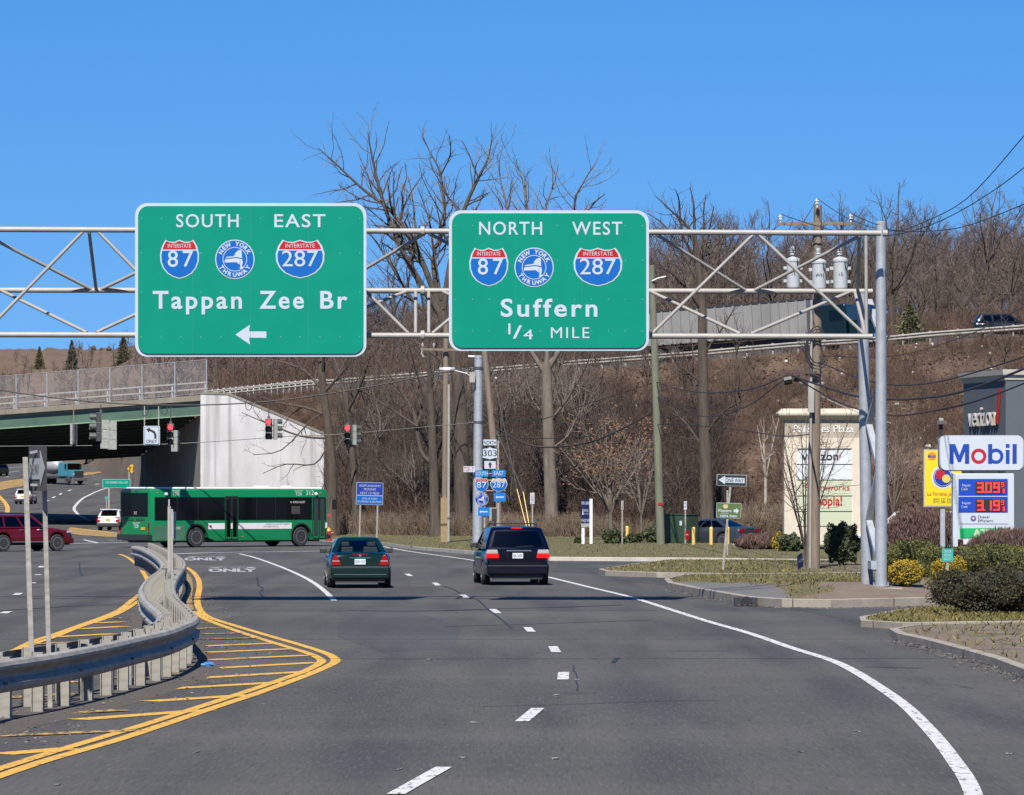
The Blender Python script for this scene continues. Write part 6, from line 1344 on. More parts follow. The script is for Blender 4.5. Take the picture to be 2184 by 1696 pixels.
def ringp(cx, cy, r, ri, m):
    mb = MB(); o = th.L(fx(cx), fy(cy), -.04); k = .2397 * s; n = 30
    for i in range(n):
        p, q = 2 * math.pi * i / n, 2 * math.pi * (i + 1) / n
        mb.poly([o + (XA * math.cos(t) + ZA * math.sin(t)) * rr * k for t, rr in ((p, r), (q, r), (q, ri), (p, ri))])
    return mb.build('lettering', M[m], th.o)
ringp(645, 808, 68, 39, 'mred'); ringp(797, 808, 68, 39, 'mblue')
lpoly([(fx(x), fy(y)) for x, y in ((728, 700), (765, 700), (765, 875), (728, 875))], 'mblue'); lpoly([(fx(x), fy(y)) for x, y in ((885, 752), (919, 752), (919, 875), (885, 875))], 'mblue'); lpoly([(fx(x), fy(y)) for x, y in ((885, 700), (919, 700), (919, 732), (885, 732))], 'mblue'); lpoly([(fx(x), fy(y)) for x, y in ((945, 700), (983, 700), (983, 875), (945, 875))], 'mblue')
for x in (2073, 2135): mb = MB(); p = th.L(x, 1012); q = th.L(x, 1003); mb.bb(p.x - .04, p.x + .04, .1, .3, p.z, q.z); mb.build('neck', M['steel'], th.o)
a = th.L(2032, 1124); b = th.L(2161, 1010); mb = MB(); mb.bb(a.x, b.x, .02, .42, a.z, b.z); mb.build('price_box', M['boardwhite'], th.o, None, .015)
for x0, x1 in ((2031.5, 2042), (2150, 2161.5)): mb = MB(); p = th.L(x0, 1168); q = th.L(x1, 1011); mb.bb(p.x, q.x, -.01, .40, p.z - .3, q.z); mb.build('leg', M['boardwhite'], th.o)
M['priceblue'] = mat('price_blue', (.008, .055, .42), .35); M['led'] = mat('led_red', (.5, .01, .01), .4, emit=(1, .03, .03), es=1.5); M['brightgreen'] = mat('board_green', (.01, .40, .12), .4)
segs = {'3': 'abgcd', '.': '', '0': 'abcdef', '9': 'abcdfg', '1': 'bc'}
def seven(mb, ch, x, y, w, h, t):
    R = dict(a=(x, y, x + w, y + t), d=(x, y + h - t, x + w, y + h), g=(x, y + h / 2 - t / 2, x + w, y + h / 2 + t / 2), f=(x, y + t * .3, x + t, y + h / 2), b=(x + w - t, y + t * .3, x + w, y + h / 2), e=(x, y + h / 2, x + t, y + h - t * .3), c=(x + w - t, y + h / 2, x + w, y + h - t * .3))
    for i, q in enumerate(segs[ch]): x0, y0, x1, y1 = R[q]; th.rect(mb, x0, y0, x1, y1, -.03 - i * .0015, -.02)
for k, (y0, y1, l1, l2, pr) in enumerate(((1021.5, 1056, 'Regular', 'Cash', '3.09'), (1059.4, 1093, 'Regular', 'Credit', '3.19'))):
    panel(th, 2043.5, y0, 2148.5, y1, 'priceblue', .01, .3, 'price_panel'); word(th, l1, 2060.5, y0 + 16, 5.2, 19, -.012, 'boardwhite', 0); word(th, l2, 2056, y0 + 24, 5.2, 13.5, -.012, 'boardwhite', 0)
    dp = panel(th, 2079.7, y0 + 6, 2142.5, y1 - 3, 'black', -.006, .3, 'led_display')
    for x, ch in ((2083, pr[0]), (2100.5, pr[2]), (2117.5, pr[3])): mb = MB(); seven(mb, ch, x, y0 + 7.5, 13.5, 22.5, 3.4); mb.build('led_digit', M['led'], dp)
    mb = MB(); th.rect(mb, 2097.5, y0 + 27, 2099.6, y0 + 30, -.03, -.02); mb.build('led_point', M['led'], dp)
    for y, ch in ((y0 + 7.5, '9'), (y0 + 21, '1')): mb = MB(); seven(mb, ch, 2134.5, y, 5.5, 10, 1.3); mb.build('led_digit', M['led'], dp)
    mb = MB(); seven(mb, '0', 2138, y0 + 21, 3, 10, 1.0); mb.build('led_digit', M['led'], dp)
    th.o
panel(th, 2044, 1094, 2150, 1117, 'boardwhite', .012, .3, 'diesel_panel'); word(th, 'Diesel', 2097, 1105, 5.4, 24, -.01, 'plastic', 0); word(th, 'Efficient', 2101, 1113, 5.4, 32, -.01, 'plastic', 0)
for r, m in ((6, 'signcyan'), (4.2, 'mred'), (2.6, 'boardwhite')): mb = MB(); p = th.L(2075, 1105.5, -.002 - .004 * (7 - r)); mb.lathe([(0, r * s), (.003, r * s)], p, (0, -1, 0), 16); mb.build('emblem', M[m], th.o)
panel(th, 2042.2, 1119, 2151, 1150, 'boardwhite', .012, .3, 'atm_frame'); panel(th, 2046, 1126.5, 2150, 1147.3, 'brightgreen', -.004, 2, 'atm_panel'); word(th, 'ATM', 2098, 1144.5, 15, 50, -.02, 'pan2', .04)
# yellow food board
th = Th('food_sign', 'bright yellow food board on a grey post behind the fuel sign', 'sign', 2010, 1166, 137); th.ground(.3)
M['foody'] = mat('board_yellow', (.72, .56, .008), .4); mb = MB(); a = th.L(2010, 1170); b = th.L(2010, 1080); mb.bb(-.075, .075, .05, .2, a.z - .3, b.z); mb.build('post', M['steel'], th.o)
a = th.L(1969, 1081.5); b = th.L(2050, 958.5); mb = MB(); mb.bb(a.x, b.x, .0, .25, a.z, b.z); mb.build('cabinet', M['steel'], th.o)
panel(th, 1971, 961, 2048.5, 1079, 'foody', -.002, .5); word(th, 'La Fondita Jarocha', 2014, 1057, 7, 75, -.02, 'mred', 0); word(th, '(845) 327 3425', 2010, 1067, 4.5, 42, -.02, 'olive', 0); word(th, '(973) 288 3226', 2010, 1073, 4.5, 42, -.02, 'olive', 0)
for r, m in ((25, 'boardwhite'), (20.5, 'mblue'), (19, 'boardwhite'), (18, 'signnavy')): mb = MB(); p = th.L(2010, 1018, -.014 - .003 * (25 - r)); mb.lathe([(0, r * th.s), (.002, r * th.s)], p, (0, -1, 0), 30); mb.build('emblem', M[m], th.o)
mb = MB(); mb.prism([(th.L(2005 + x, 0).x, th.L(0, 1013 + y).z) for x, y in ((-10, -8), (2, -13), (9, -6), (8, 3), (0, 10), (-9, 8))], Vector((0, -.044, 0)), XA, ZA, .003); mb.build('emblem', M['mred'], th.o)
mb = MB(); mb.lathe([(0, 9 * th.s), (.003, 9 * th.s)], th.L(2017, 1021, -.05), (0, -1, 0), 18); mb.build('emblem', mat('emblem_yellow', (.66, .48, .12), .5), th.o)
mb = MB(); mb.lathe([(0, 9 * th.s), (.003, 8 * th.s)], th.L(1986.5, 973, -.014), (0, -1, 0), 18); mb.build('emblem', mat('emblem_orange', (.62, .22, .01), .5), th.o); word(th, 'Mobil', 1986.5, 976, 6, 17, -.024, 'mblue', .02); word(th, 'Food Mart', 2012, 972, 4, 26, -.02, 'black', 0)
# shop with dark grey walls
cn = P(2144, 0, 210); cn.z = 0; fl = P(2054, 0, 216.5); fl.z = 0; top = 8.55
sh = thing('shop', 'dark grey flat roofed shop with a pale cornice at the right edge', 'shop', cn); d1 = (fl - cn); L1 = d1.length; d1n = d1.normalized(); d2n = Vector((-d1n.y, d1n.x, 0)); d2n = d2n if d2n.x > 0 else -d2n
M['shopgrey'] = mat('shop_grey_wall', (.085, .105, .125), .85, 0, .07, .8, .1, 30); M['shopcorn'] = mat('shop_cornice', (.52, .49, .42), .8, 0, .1, 2)
mb = MB()
q = [Vector((0, 0, 0)), d1n * 12, d1n * 12 + d2n * 18, d2n * 18]
q[1] = d1n * L1; q[2] = d1n * L1 + d2n * 18
mb.loft([[p + ZA * z for p in q] for z in (-.1, top)]); mb.build('wall', M['shopgrey'], sh)
mb = MB(); out = lambda k: [-(d1n + d2n) * k, d1n * (L1 + k) - d2n * k, d1n * (L1 + k) + d2n * (18 + k), d2n * (18 + k) - d1n * k]
mb.loft([[p + ZA * z for p in out(k)] for k, z in ((.003, top - .25), (.06, top - .2), (.08, top - .02), (.20, top + .04), (.24, top + .30), (.10, top + .31))]); mb.build('cornice', M['shopcorn'], sh, 25)
mb = MB(); ux_ = -d1n; nn_ = -d2n
put_text(mb, 'verizon', d1n * (L1 * .52) + nn_ * .14 + ZA * 6.1, ux_, ZA, 1.0, 4.2, 0, .0); vs0 = list(mb.v); nf = len(mb.f); k_ = len(vs0)
mb.v += [tuple(Vector(v) - nn_ * .12) for v in vs0]
ed = {}
for f in mb.f[:nf]:
    for a_, b_ in zip(f, f[1:] + f[:1]): ed[(min(a_, b_), max(a_, b_))] = ed.get((min(a_, b_), max(a_, b_)), 0) + 1
for (a_, b_), c_ in ed.items():
    if c_ == 1: mb.f.append((a_, b_, b_ + k_, a_ + k_)); mb.m.append(1)
mb.build('lettering', [M['white'], M['taupe']], sh)
mb = MB(); o_ = d1n * (L1 * .50 - 2.1) + nn_ * .05 + ZA * 6.15; mb.prism([(0, .35), (.12, .0), (.26, 0), (.62, 1.75), (.36, 1.75), (.18, .55)], o_, ux_, ZA, .09); mb.build('check_mark', M['signred'], sh)
mb = MB(); mb.box(d2n * 4 - d1n * .6 + ZA * 2.9, (3.0, 1.3, .35), rz=math.atan2(d2n.y, d2n.x)); mb.build('awning', mat('awning_green', (.10, .20, .16), .7), sh)
th = Th('lamp_post', 'dark parking lamp behind the yellow food board', 'lamp post', 2006, 1150, 196); th.ground(.2); mb = MB(); t = th.L(2007, 903); mb.bb(-.09, .09, -.09, .09, -.1, t.z); mb.build('shaft', M['black'], th.o); mb = MB(); mb.bb(-.22, .24, -.3, .3, t.z - .05, t.z + .12); mb.build('lamp_head', mat('lamp_bronze', (.10, .075, .07), .5), th.o); mb = MB(); mb.bb(-.1, .1, -.1, .1, t.z + .12, t.z + .25); mb.build('photocell', M['sigback'], th.o)
# ================================================================ trees
M['twigm'] = mat('sunlit_tan_twig', (.165, .128, .098), .95, 0, .3, .6)  # twigs made paler in colour for a sunlit look
def branch_pts(p, d, L, rnd, n=5, wig=.22, up=.10):
    pts = [p.copy()]; d = d.copy(); s = L / (n - 1)
    for i in range(n - 1):
        d = (d + Vector((rnd.gauss(0, wig), rnd.gauss(0, wig), rnd.gauss(0, wig) + up))).normalized(); p = p + d * s; pts.append(p)
    return pts
def sprout(out, pts, r0, r1, lv, maxl, rnd, dens, ang=(28, 62), up=.10, rmin=.011, t0=.25, lk=(.32, .6)):
    out.append((lv, pts, [r0 + (r1 - r0) * i / (len(pts) - 1) for i in range(len(pts))]))
    if lv >= maxl: return
    seg = [(b - a).length for a, b in zip(pts, pts[1:])]; L = sum(seg); n = max(2, int(L * dens[min(lv, len(dens) - 1)] + rnd.random()))
    for k in range(n):
        t = t0 + (1 - t0) * (k + rnd.random()) / n; q = t * L; i = 0
        while i < len(seg) - 1 and q > seg[i]: q -= seg[i]; i += 1
        p = pts[i].lerp(pts[i + 1], min(1, q / max(seg[i], 1e-6))); tan = (pts[i + 1] - pts[i]).normalized()
        ax = tan.orthogonal().normalized(); ax.rotate(Matrix.Rotation(rnd.uniform(0, 2 * math.pi), 3, tan)); d = tan.copy(); d.rotate(Matrix.Rotation(math.radians(rnd.uniform(*ang)), 3, ax))
        cl = L * rnd.uniform(*lk) * (1.15 - .65 * t); cl = min(cl, 5.5); r = max(rmin, (r0 + (r1 - r0) * t) * .58)
        if cl < .25: continue
        sprout(out, branch_pts(p, d, cl, rnd, 5 if lv < 2 else 4, .20, up), r, max(rmin * .75, r * .3), lv + 1, maxl, rnd, dens, ang, up, rmin, .2, lk)
def tree_obj(name, label, loc, limbs, trunk, tr_r, seed, maxl=3, dens=(.9, 1.5, 2.4), mats=('bark', 'twig'), group=None, up=.10, rmin=.011, t0=.25, lk=(.32, .6), leaves=0):
    rnd = random.Random(seed); th = thing(name, label, 'tree', loc, 0, group); mb = MB()
    mb.tube([p - loc for p in trunk], tr_r, 10)
    t = mb.build('trunk', M[mats[0]], th, 60); out = []
    for pts, r0, r1 in limbs: sprout(out, [p - loc for p in pts], r0, r1, 0, maxl, rnd, dens, (28, 62), up, rmin, t0, lk)
    mb = MB(); tips = []
    for lv, pts, rr in out:
        mb.tube(pts, rr, 7 if lv == 0 else (5 if lv == 1 else 3), 0 if lv < 2 else 1, caps=False)
        if lv >= 2: tips.append(pts[-1])
    mb.build('crown', [M[mats[0]], M[mats[1]]], th, 60)
    if leaves:
        mb = MB()
        for k in range(leaves):
            p = rnd.choice(tips) + Vector((rnd.gauss(0, .1), rnd.gauss(0, .1), rnd.gauss(0, .1))); a = Vector((rnd.gauss(0, 1), rnd.gauss(0, 1), rnd.gauss(0, 1))).normalized() * .07; b = a.orthogonal().normalized() * .04; mb.poly([p - a, p + b, p + a, p - b])
        mb.build('dead_leaves', M['deadleaf'], th)
    return th
M['deadleaf'] = mat('dead_leaves', (.25, .12, .055), .9, 0, .0, island=.3, col2=(.15, .07, .035))
def limb(pts, d, rnd, spread=3.0):
    k = len(pts); o = rnd.uniform(-spread, spread); return smooth_path([P(x, y, d + o * (i / (k - 1)) ** 1.2) for i, (x, y) in enumerate(pts)], 3)
def big_tree(label, base, trunk, rad, limbs, d, seed, zb=.3, mats=('bark', 'twig'), **kw):
    kw.setdefault('rmin', .0085); kw.setdefault('t0', .2)
    rnd = random.Random(seed); b = P(base[0], base[1], d); b.z = zb - .1
    tp = smooth_path([b] + [P(x, y, d) for x, y in trunk], 3); n = len(tp); rr = [rad[0] + (rad[1] - rad[0]) * (i / (n - 1)) ** .8 for i in range(n)]; rr[0] *= 1.35
    return tree_obj('bare_tree', label, b, [(limb(l, d, rnd), r0 * .85, .02) for l, r0 in limbs], tp, rr, seed, mats=mats, group='big bare trees behind the signs', **kw)
big_tree('tallest bare tree, its split crown rising between the two green signs', (987, 1152), [(984, 1000), (980, 850), (962, 740), (940, 665)], (.50, .30),
         [([(938, 668), (893, 599), (849, 517), (815, 425), (794, 339), (784, 281)], .26), ([(942, 670), (905, 570), (876, 510), (832, 449), (774, 404), (712, 346), (678, 316)], .22), ([(945, 665), (922, 560), (948, 470), (939, 373), (917, 326), (900, 288)], .15), ([(946, 660), (960, 560), (989, 449), (1020, 380), (1040, 339), (1050, 288)], .22),
          ([(934, 690), (880, 640), (830, 560), (790, 500), (745, 460)], .13), ([(975, 800), (930, 760), (870, 720), (810, 700)], .12), ([(940, 373), (960, 330), (958, 290)], .06), ([(1020, 380), (1000, 330), (985, 300)], .06), ([(940, 640), (925, 540), (915, 470), (890, 400)], .12)], 237, 11, maxl=4, dens=(2.2, 2.7, 3.6, 4.5), lk=(.2, .42), mats=('bark', 'twigm'))
big_tree('forked bare tree with a pale grey trunk right of the route markers', (1177, 1150), [(1174, 1050), (1170, 950), (1166, 814), (1164, 772)], (.42, .27),
         [([(1165, 800), (1145, 770), (1130, 740), (1105, 640), (1085, 520), (1081, 445), (1067, 384), (1060, 330)], .19), ([(1165, 780), (1166, 700), (1140, 560), (1122, 438), (1115, 387), (1098, 346)], .17), ([(1166, 780), (1192, 740), (1190, 600), (1160, 470), (1183, 387), (1190, 350)], .17), ([(1168, 790), (1205, 720), (1230, 600), (1224, 442), (1241, 394), (1269, 348)], .17), ([(1172, 900), (1210, 850), (1245, 790), (1262, 750)], .10), ([(1172, 960), (1210, 930), (1236, 880), (1280, 850)], .08), ([(1236, 470), (1270, 430), (1290, 415)], .07)], 234, 12, mats=('bark2', 'twigl'), maxl=4, dens=(2.1, 2.5, 3.6, 4.5), lk=(.2, .42))
big_tree('dark multi-stemmed bare tree between the signal pole and the blue adopt sign', (930, 1152), [(926, 1060), (923, 967), (917, 831)], (.34, .20),
         [([(917, 840), (912, 745), (900, 640), (880, 560)], .16), ([(922, 990), (896, 960), (883, 882), (850, 830), (821, 797), (790, 740)], .16), ([(918, 860), (940, 780), (970, 700)], .11), ([(890, 910), (860, 890), (800, 850), (770, 830)], .08), ([(920, 900), (890, 800), (870, 730)], .1)], 233, 13)
big_tree('dark bare tree at the end of the concrete wall with drooping branches', (705, 1135), [(708, 1019), (700, 917), (687, 814), (686, 765)], (.36, .20),
         [([(687, 800), (690, 730), (676, 660)], .14), ([(692, 884), (649, 869), (594, 859), (533, 838)], .11), ([(697, 935), (640, 930), (575, 905), (515, 880)], .09), ([(686, 830), (649, 791), (600, 772), (560, 765)], .12), ([(688, 840), (725, 800), (750, 770)], .13), ([(700, 950), (670, 990), (610, 990), (560, 1010)], .07), ([(704, 980), (735, 930), (760, 900)], .09), ([(690, 880), (660, 900), (600, 960), (540, 970)], .07)], 247, 14, up=-.02)
big_tree('slender dark bare tree left of the concrete wall tree', (760, 1140), [(756, 1040), (748, 930), (735, 840)], (.24, .13), [([(736, 850), (722, 790), (700, 740)], .1), ([(740, 880), (770, 820), (790, 760)], .1), ([(748, 960), (780, 900), (800, 870)], .07)], 250, 15)
big_tree('tall dark bare tree whose crown shows above the truss right of the signs', (1508, 1130), [(1505, 1011), (1501, 897), (1498, 760), (1496, 640), (1486, 545)], (.42, .20),
         [([(1487, 560), (1470, 490), (1431, 450), (1397, 418)], .13), ([(1486, 548), (1480, 480), (1478, 430), (1470, 400)], .13), ([(1490, 580), (1510, 500), (1522, 440)], .12), ([(1488, 600), (1450, 530), (1415, 480), (1380, 455)], .10), ([(1487, 555), (1500, 500), (1500, 450), (1505, 415)], .10), ([(1488, 580), (1520, 530), (1545, 495), (1550, 450)], .10), ([(1486, 560), (1455, 500), (1448, 430), (1440, 405)], .10), ([(1492, 620), (1530, 540), (1560, 471)], .10), ([(1494, 660), (1450, 600), (1410, 570)], .10), ([(1498, 760), (1540, 700), (1570, 650)], .09), ([(1500, 820), (1450, 780), (1420, 740)], .08), ([(1502, 930), (1540, 880), (1590, 850)], .08), ([(1503, 960), (1460, 900), (1430, 880)], .07)], 231, 16, maxl=4, dens=(2.4, 2.7, 3.6, 4.5), lk=(.22, .45), mats=('bark', 'twigm'))
# smaller trees near the verge
def vase(label, base, d, top, width, seed, n=9, leaves=0, mats=('bark2', 'twigl'), zb=.3, r=.05, dens=(1.6, 2.4, 3), maxl=2, fork=.25, name='sapling'):
    rnd = random.Random(seed); b = P(base[0], base[1], d); b.z = zb; h = (base[1] - top) * d / F; w_ = width * d / F / 2; lm = []
    f = Vector((b.x, b.y, b.z + h * fork))
    for i in range(n):
        a = 2 * math.pi * i / n + rnd.uniform(-.3, .3); q = rnd.uniform(.4, 1); e = Vector((math.cos(a) * w_ * q, math.sin(a) * w_ * q, h * (1 - fork) * rnd.uniform(.7, 1.0)))
        lm.append(([f + ZA * rnd.uniform(-.3, .1) * h * .2, f + Vector((e.x * .35, e.y * .35, e.z * .35)), f + Vector((e.x * .7, e.y * .7, e.z * .7)), f + e], r * .6, r * .15))
    return tree_obj(name, label, b, lm, [b - ZA * .2, b.lerp(f, .5), f], [r * 1.2, r, r * .9], seed, maxl, dens, mats, None, .1, .007, .2, (.3, .55), leaves)
vase('young vase shaped tree still holding brown leaves behind the lease sign', (1302, 1135), 216, 885, 250, 21, 13, 900, r=.09)
vase('thin young bare tree behind the low green shrubs', (1367, 1140), 212, 930, 110, 22, 7, 60)
vase('reddish bare ornamental tree growing in front of the cream plaza sign', (1716, 1200), 156, 860, 230, 23, 15, 0, ('bark', 'redtwig'), .17, .05, (1.8, 2.6), 2, .12) if 'redtwig' in M else None
M['redtwig'] = mat('reddish_twigs', (.16, .09, .068), .9, 0, .3, 1)
vase('reddish bare ornamental tree growing in front of the cream plaza sign', (1716, 1203), 153, 862, 225, 23, 11, 0, ('bark', 'redtwig'), .17, .05, (1.5, 2.2), 2, .12)
vase('slim bare tree right of the plaza sign behind the gantry posts', (1905, 1110), 200, 830, 130, 24, 8, 0, ('bark2', 'twigl'), .3)
vase('pale crooked snag leaning on the dark slope left of the plaza sign', (1632, 1120), 224, 860, 60, 25, 4, 0, ('palebark', 'twigl'), .4, .09, (1.2, 2), 2, .5) if 'palebark' in M else None
M['palebark'] = mat('pale_bark', (.34, .30, .25), .9, 0, .25, 2)
vase('pale crooked snag leaning on the dark slope left of the plaza sign', (1632, 1120), 224, 860, 60, 25, 4, 0, ('palebark', 'twigl'), .4, .09, (1.2, 2), 2, .5)
# trees one can tell apart on the embankment
rt_ = random.Random(77)
protos = []
for s_ in range(5):
    rnd = random.Random(100 + s_); b = Vector((0, -400 - 20 * s_, 0)); h = rnd.uniform(6.5, 9); tr = [b, b + Vector((rnd.uniform(-.3, .3), 0, h * .25)), b + Vector((rnd.uniform(-.5, .5), rnd.uniform(-.4, .4), h * .55))]
    lm = [([tr[1].lerp(tr[2], .1 + .9 * q), ] + branch_pts(tr[1].lerp(tr[2], .1 + .9 * q), Vector((math.cos(a), math.sin(a), rnd.uniform(.7, 1.6))).normalized(), h * rnd.uniform(.35, .55), rnd, 6, .16, .12)[1:], .055, .012) for a, q in [(2 * math.pi * k / 7 + rnd.uniform(-.4, .4), rnd.random()) for k in range(7)]] + [(branch_pts(tr[2], Vector((0, 0, 1)), h * .45, rnd, 6, .14, .05), .07, .012)]
    protos.append((tree_obj('slope_tree', 'slender bare tree growing on the brown embankment slope', b, lm, tr, [.13, .10, .075], 100 + s_, 2, (1.5, 2.3), ('bark', 'twig') if s_ != 2 else ('bark2', 'twigm'), 'bare trees on the embankment', .1, .010), h))
spots = []
for u in np.linspace(735, 2170, 62):
    if 900 < u < 1010 and rt_.random() < .5 or u > 1300 and rt_.random() < .35: continue
    f = rt_.random() ** 1.3; a, g_ = d0(u), dg(u) - 2; spots.append((u + rt_.uniform(-12, 12), a + (g_ - a) * f))
for u in np.linspace(725, 1290, 44): spots.append((u + rt_.uniform(-9, 9), d0(u) + (dg(u) - 4 - d0(u)) * rt_.random() ** 1.2 * .8))
spots += [(u + rt_.uniform(-8, 8), dg(u) + 36 + rt_.uniform(0, 14)) for u in np.linspace(470, 2160, 34)] + [(1905, 345), (1965, 350), (500, 360), (560, 355)]
first = set()
for u, d in spots:
    k = rt_.randrange(5); pr, h = protos[k]; loc = T(u, d) - ZA * .1; sc = rt_.uniform(.55, 1.15) * (1.25 if d > dg(u) else .9)
    if u > 1300 and d < dg(u) - 5: sc *= .72
    lb = 'slender bare tree growing on the brown embankment slope' if d < dg(u) else 'bare tree standing behind the highway at the edge of the woods'
    if k not in first: first.add(k); pr.location = loc; pr.rotation_euler = (0, 0, rt_.uniform(0, 6.28)); pr.scale = (sc,) * 3; pr['label'] = lb
    else: dup(pr, loc, rt_.uniform(0, 6.28), lb, 'bare trees on the embankment' if d < dg(u) else 'bare trees behind the highway', sc)
    if k in first and d >= dg(u) and pr.location == loc: pr['group'] = 'bare trees behind the highway'

# ---------------------------------------------------------------- woods, brush, grass as stuff (numpy)
RS = np.random.RandomState(9)
def flat_tree(seed, h, n1=26, n2=12, n3=4):
    r = np.random.RandomState(seed); Vs = []
    def quad(p, q, w0, w1):
        t = q - p; s = np.cross(t, r.randn(3)); s /= (np.linalg.norm(s) + 1e-9); Vs.extend([p - s * w0, p + s * w0, q + s * w1, q - s * w1])
    p = np.array([0, 0, 0.]); top = []
    for i in range(6):
        q = p + np.array([r.randn() * .12, r.randn() * .12, h / 6.5]); quad(p, q, .13 * (1 - i / 7), .13 * (1 - (i + 1) / 7)); quad(p, q, .13 * (1 - i / 7), .13 * (1 - (i + 1) / 7)); top.append((p, q)); p = q
    for k in range(n1):
        a, b = top[r.randint(1, 6)]; o = a + (b - a) * r.rand(); az = r.rand() * 6.28; el = r.uniform(.5, 1.2); L = h * r.uniform(.15, .34)
        d = np.array([math.cos(az) * math.cos(el), math.sin(az) * math.cos(el), math.sin(el)]); e = o + d * L; m = o + d * L * .5 + r.randn(3) * .1
        quad(o, m, .045, .03); quad(m, e, .03, .015)
        for j in range(n2):
            s = o + (e - o) * r.uniform(.25, 1); d2 = d * .8 + r.randn(3) * .5 + np.array([0, 0, .25]); d2 /= np.linalg.norm(d2); f = s + d2 * L * r.uniform(.2, .45); quad(s, f, .018, .010)
            for q_ in range(n3): s2 = s + (f - s) * r.uniform(.3, 1); d3 = d2 + r.randn(3) * .55; d3 /= np.linalg.norm(d3); quad(s2, s2 + d3 * L * r.uniform(.08, .22), .011, .007)
    return np.array(Vs)
def scatter(tmpl, places):
    out = []
    for k, p, rz, sc in places:
        t = tmpl[k]; c, s = math.cos(rz), math.sin(rz); o = np.empty_like(t); o[:, 0] = (t[:, 0] * c - t[:, 1] * s) * sc + p[0]; o[:, 1] = (t[:, 0] * s + t[:, 1] * c) * sc + p[1]; o[:, 2] = t[:, 2] * sc + p[2]; out.append(o)
    return np.concatenate(out)
def stuff(name, V, m):
    Q = np.arange(len(V), dtype=np.int32).reshape(-1, 4); o = npmesh(name, V, Q, m); o['kind'] = 'stuff'; return o
tm = [flat_tree(200 + i, 10) for i in range(6)]
M['woods'] = mat('distant_bare_woods', (.085, .060, .048), .95, 0, .3, .07, col2=(.155, .115, .095), island=.25)
pl = []
for i in range(760):
    u = RS.uniform(440, 2330); d = 338 + (640 - 338) * RS.rand() ** .8
    if u < 700 and RS.rand() < .3: continue
    pl.append((RS.randint(6), T(u, d) - ZA * .2, RS.rand() * 6.28, RS.uniform(.55, 1.0) * (1.15 if u > 1350 else .85)))
stuff('woods', scatter(tm, pl), M['woods'])
tm2 = [flat_tree(300 + i, 5, 20, 7, 2) for i in range(4)]
def hillZ(u, d):
    a = hb(u); za = zr(a) - .05; top = H + (HY - float(np.interp(u, [-700, -100, 60, 120, 200, 290, 420, 730], [735, 740, 741, 739, 742, 738, 742, 760]))) * 860 / F; t = (d - a) / (880 - a); return za + (top - za) * min(1, max(0, t) * 1.05) ** .9
pl = []
for i in range(330):
    u = RS.uniform(-60, 700); a = hb(u); d = RS.uniform(max(a + 20, 430), 850)
    if u < 300 and d > 770 and RS.rand() < .45: continue
    pl.append((RS.randint(4), Vector(((u - CX) * d / F, d, hillZ(u, d) - .2)), RS.rand() * 6.28, RS.uniform(.5, 1.5) * (1.3 if u > 330 else .8)))
stuff('scrub', scatter(tm2, pl), M['woods'])
def clump(seed, n, h, sp, w=.012, bend=.3):
    r = np.random.RandomState(seed); Vs = []
    for i in range(n):
        a = r.rand() * 6.28; o = np.array([r.randn() * sp * .3, r.randn() * sp * .3, -.05]); e = o + np.array([math.cos(a) * sp * r.rand(), math.sin(a) * sp * r.rand(), h * r.uniform(.45, 1)]); m = (o + e) / 2 + r.randn(3) * bend * .3
        for p, q, w0, w1 in ((o, m, w, w * .8), (m, e, w * .8, w * .4)):
            s = np.cross(q - p, r.randn(3)); s /= np.linalg.norm(s) + 1e-9; Vs.extend([p - s * w0, p + s * w0, q + s * w1, q - s * w1])
        for j in range(3):
            s0 = m + (e - m) * r.rand(); q = s0 + (r.randn(3) * .5 + np.array([0, 0, .3])) * h * .22; s = np.cross(q - s0, r.randn(3)); s /= np.linalg.norm(s) + 1e-9; Vs.extend([s0 - s * w * .5, s0 + s * w * .5, q + s * w * .3, q - s * w * .3])
    return np.array(Vs)
cl = [clump(400 + i, 16, 1.5, 1.0, .013) for i in range(6)]
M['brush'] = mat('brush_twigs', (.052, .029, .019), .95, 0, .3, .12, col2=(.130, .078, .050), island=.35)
pl = []
for i in range(9000):
    u = RS.uniform(700, 2300); a, g_ = d0(u), dg(u) - 1.5; f = RS.rand() ** 1.25; d = a - 1 + (g_ - a) * f
    if math.sin(u * .021 + d * .11) + math.sin(u * .047 - d * .19 + 2) + math.sin(d * .33 + u * .009) < RS.uniform(-1.6, .6): continue
    pl.append((RS.randint(6), T(u, d), RS.rand() * 6.28, RS.uniform(.4, 1.25) * (1.25 if (u < 1520 and f < .5) else .75)))
for i in range(500): u = RS.uniform(500, 720); d = dwall(u) + 1 + RS.rand() * (dg(u) - dwall(u) - 2); pl.append((RS.randint(6), T(u, d), RS.rand() * 6.28, RS.uniform(.3, .6)))
for i in range(700): u = RS.uniform(470, 2250); d = dg(u) + 20 + RS.rand() * 60; pl.append((RS.randint(6), T(u, d), RS.rand() * 6.28, RS.uniform(.8, 1.8)))
stuff('underbrush', scatter(cl, pl), M['brush'])
M['thicket'] = mat('shade_darkened_bramble', (.022, .014, .010), .95, 0, .3, .12, col2=(.070, .044, .031), island=.35); pl = []  # brush copy darkened in colour for the shade low on the slope
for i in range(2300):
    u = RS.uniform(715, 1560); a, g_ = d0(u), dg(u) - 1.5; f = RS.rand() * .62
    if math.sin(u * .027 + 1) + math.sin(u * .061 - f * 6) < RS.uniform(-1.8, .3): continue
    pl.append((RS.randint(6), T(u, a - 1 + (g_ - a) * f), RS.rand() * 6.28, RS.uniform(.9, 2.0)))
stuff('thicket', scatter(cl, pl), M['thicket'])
M['reed'] = mat('pale_dry_brush', (.125, .088, .058), .95, 0, .3, .3, col2=(.20, .145, .098), island=.3)
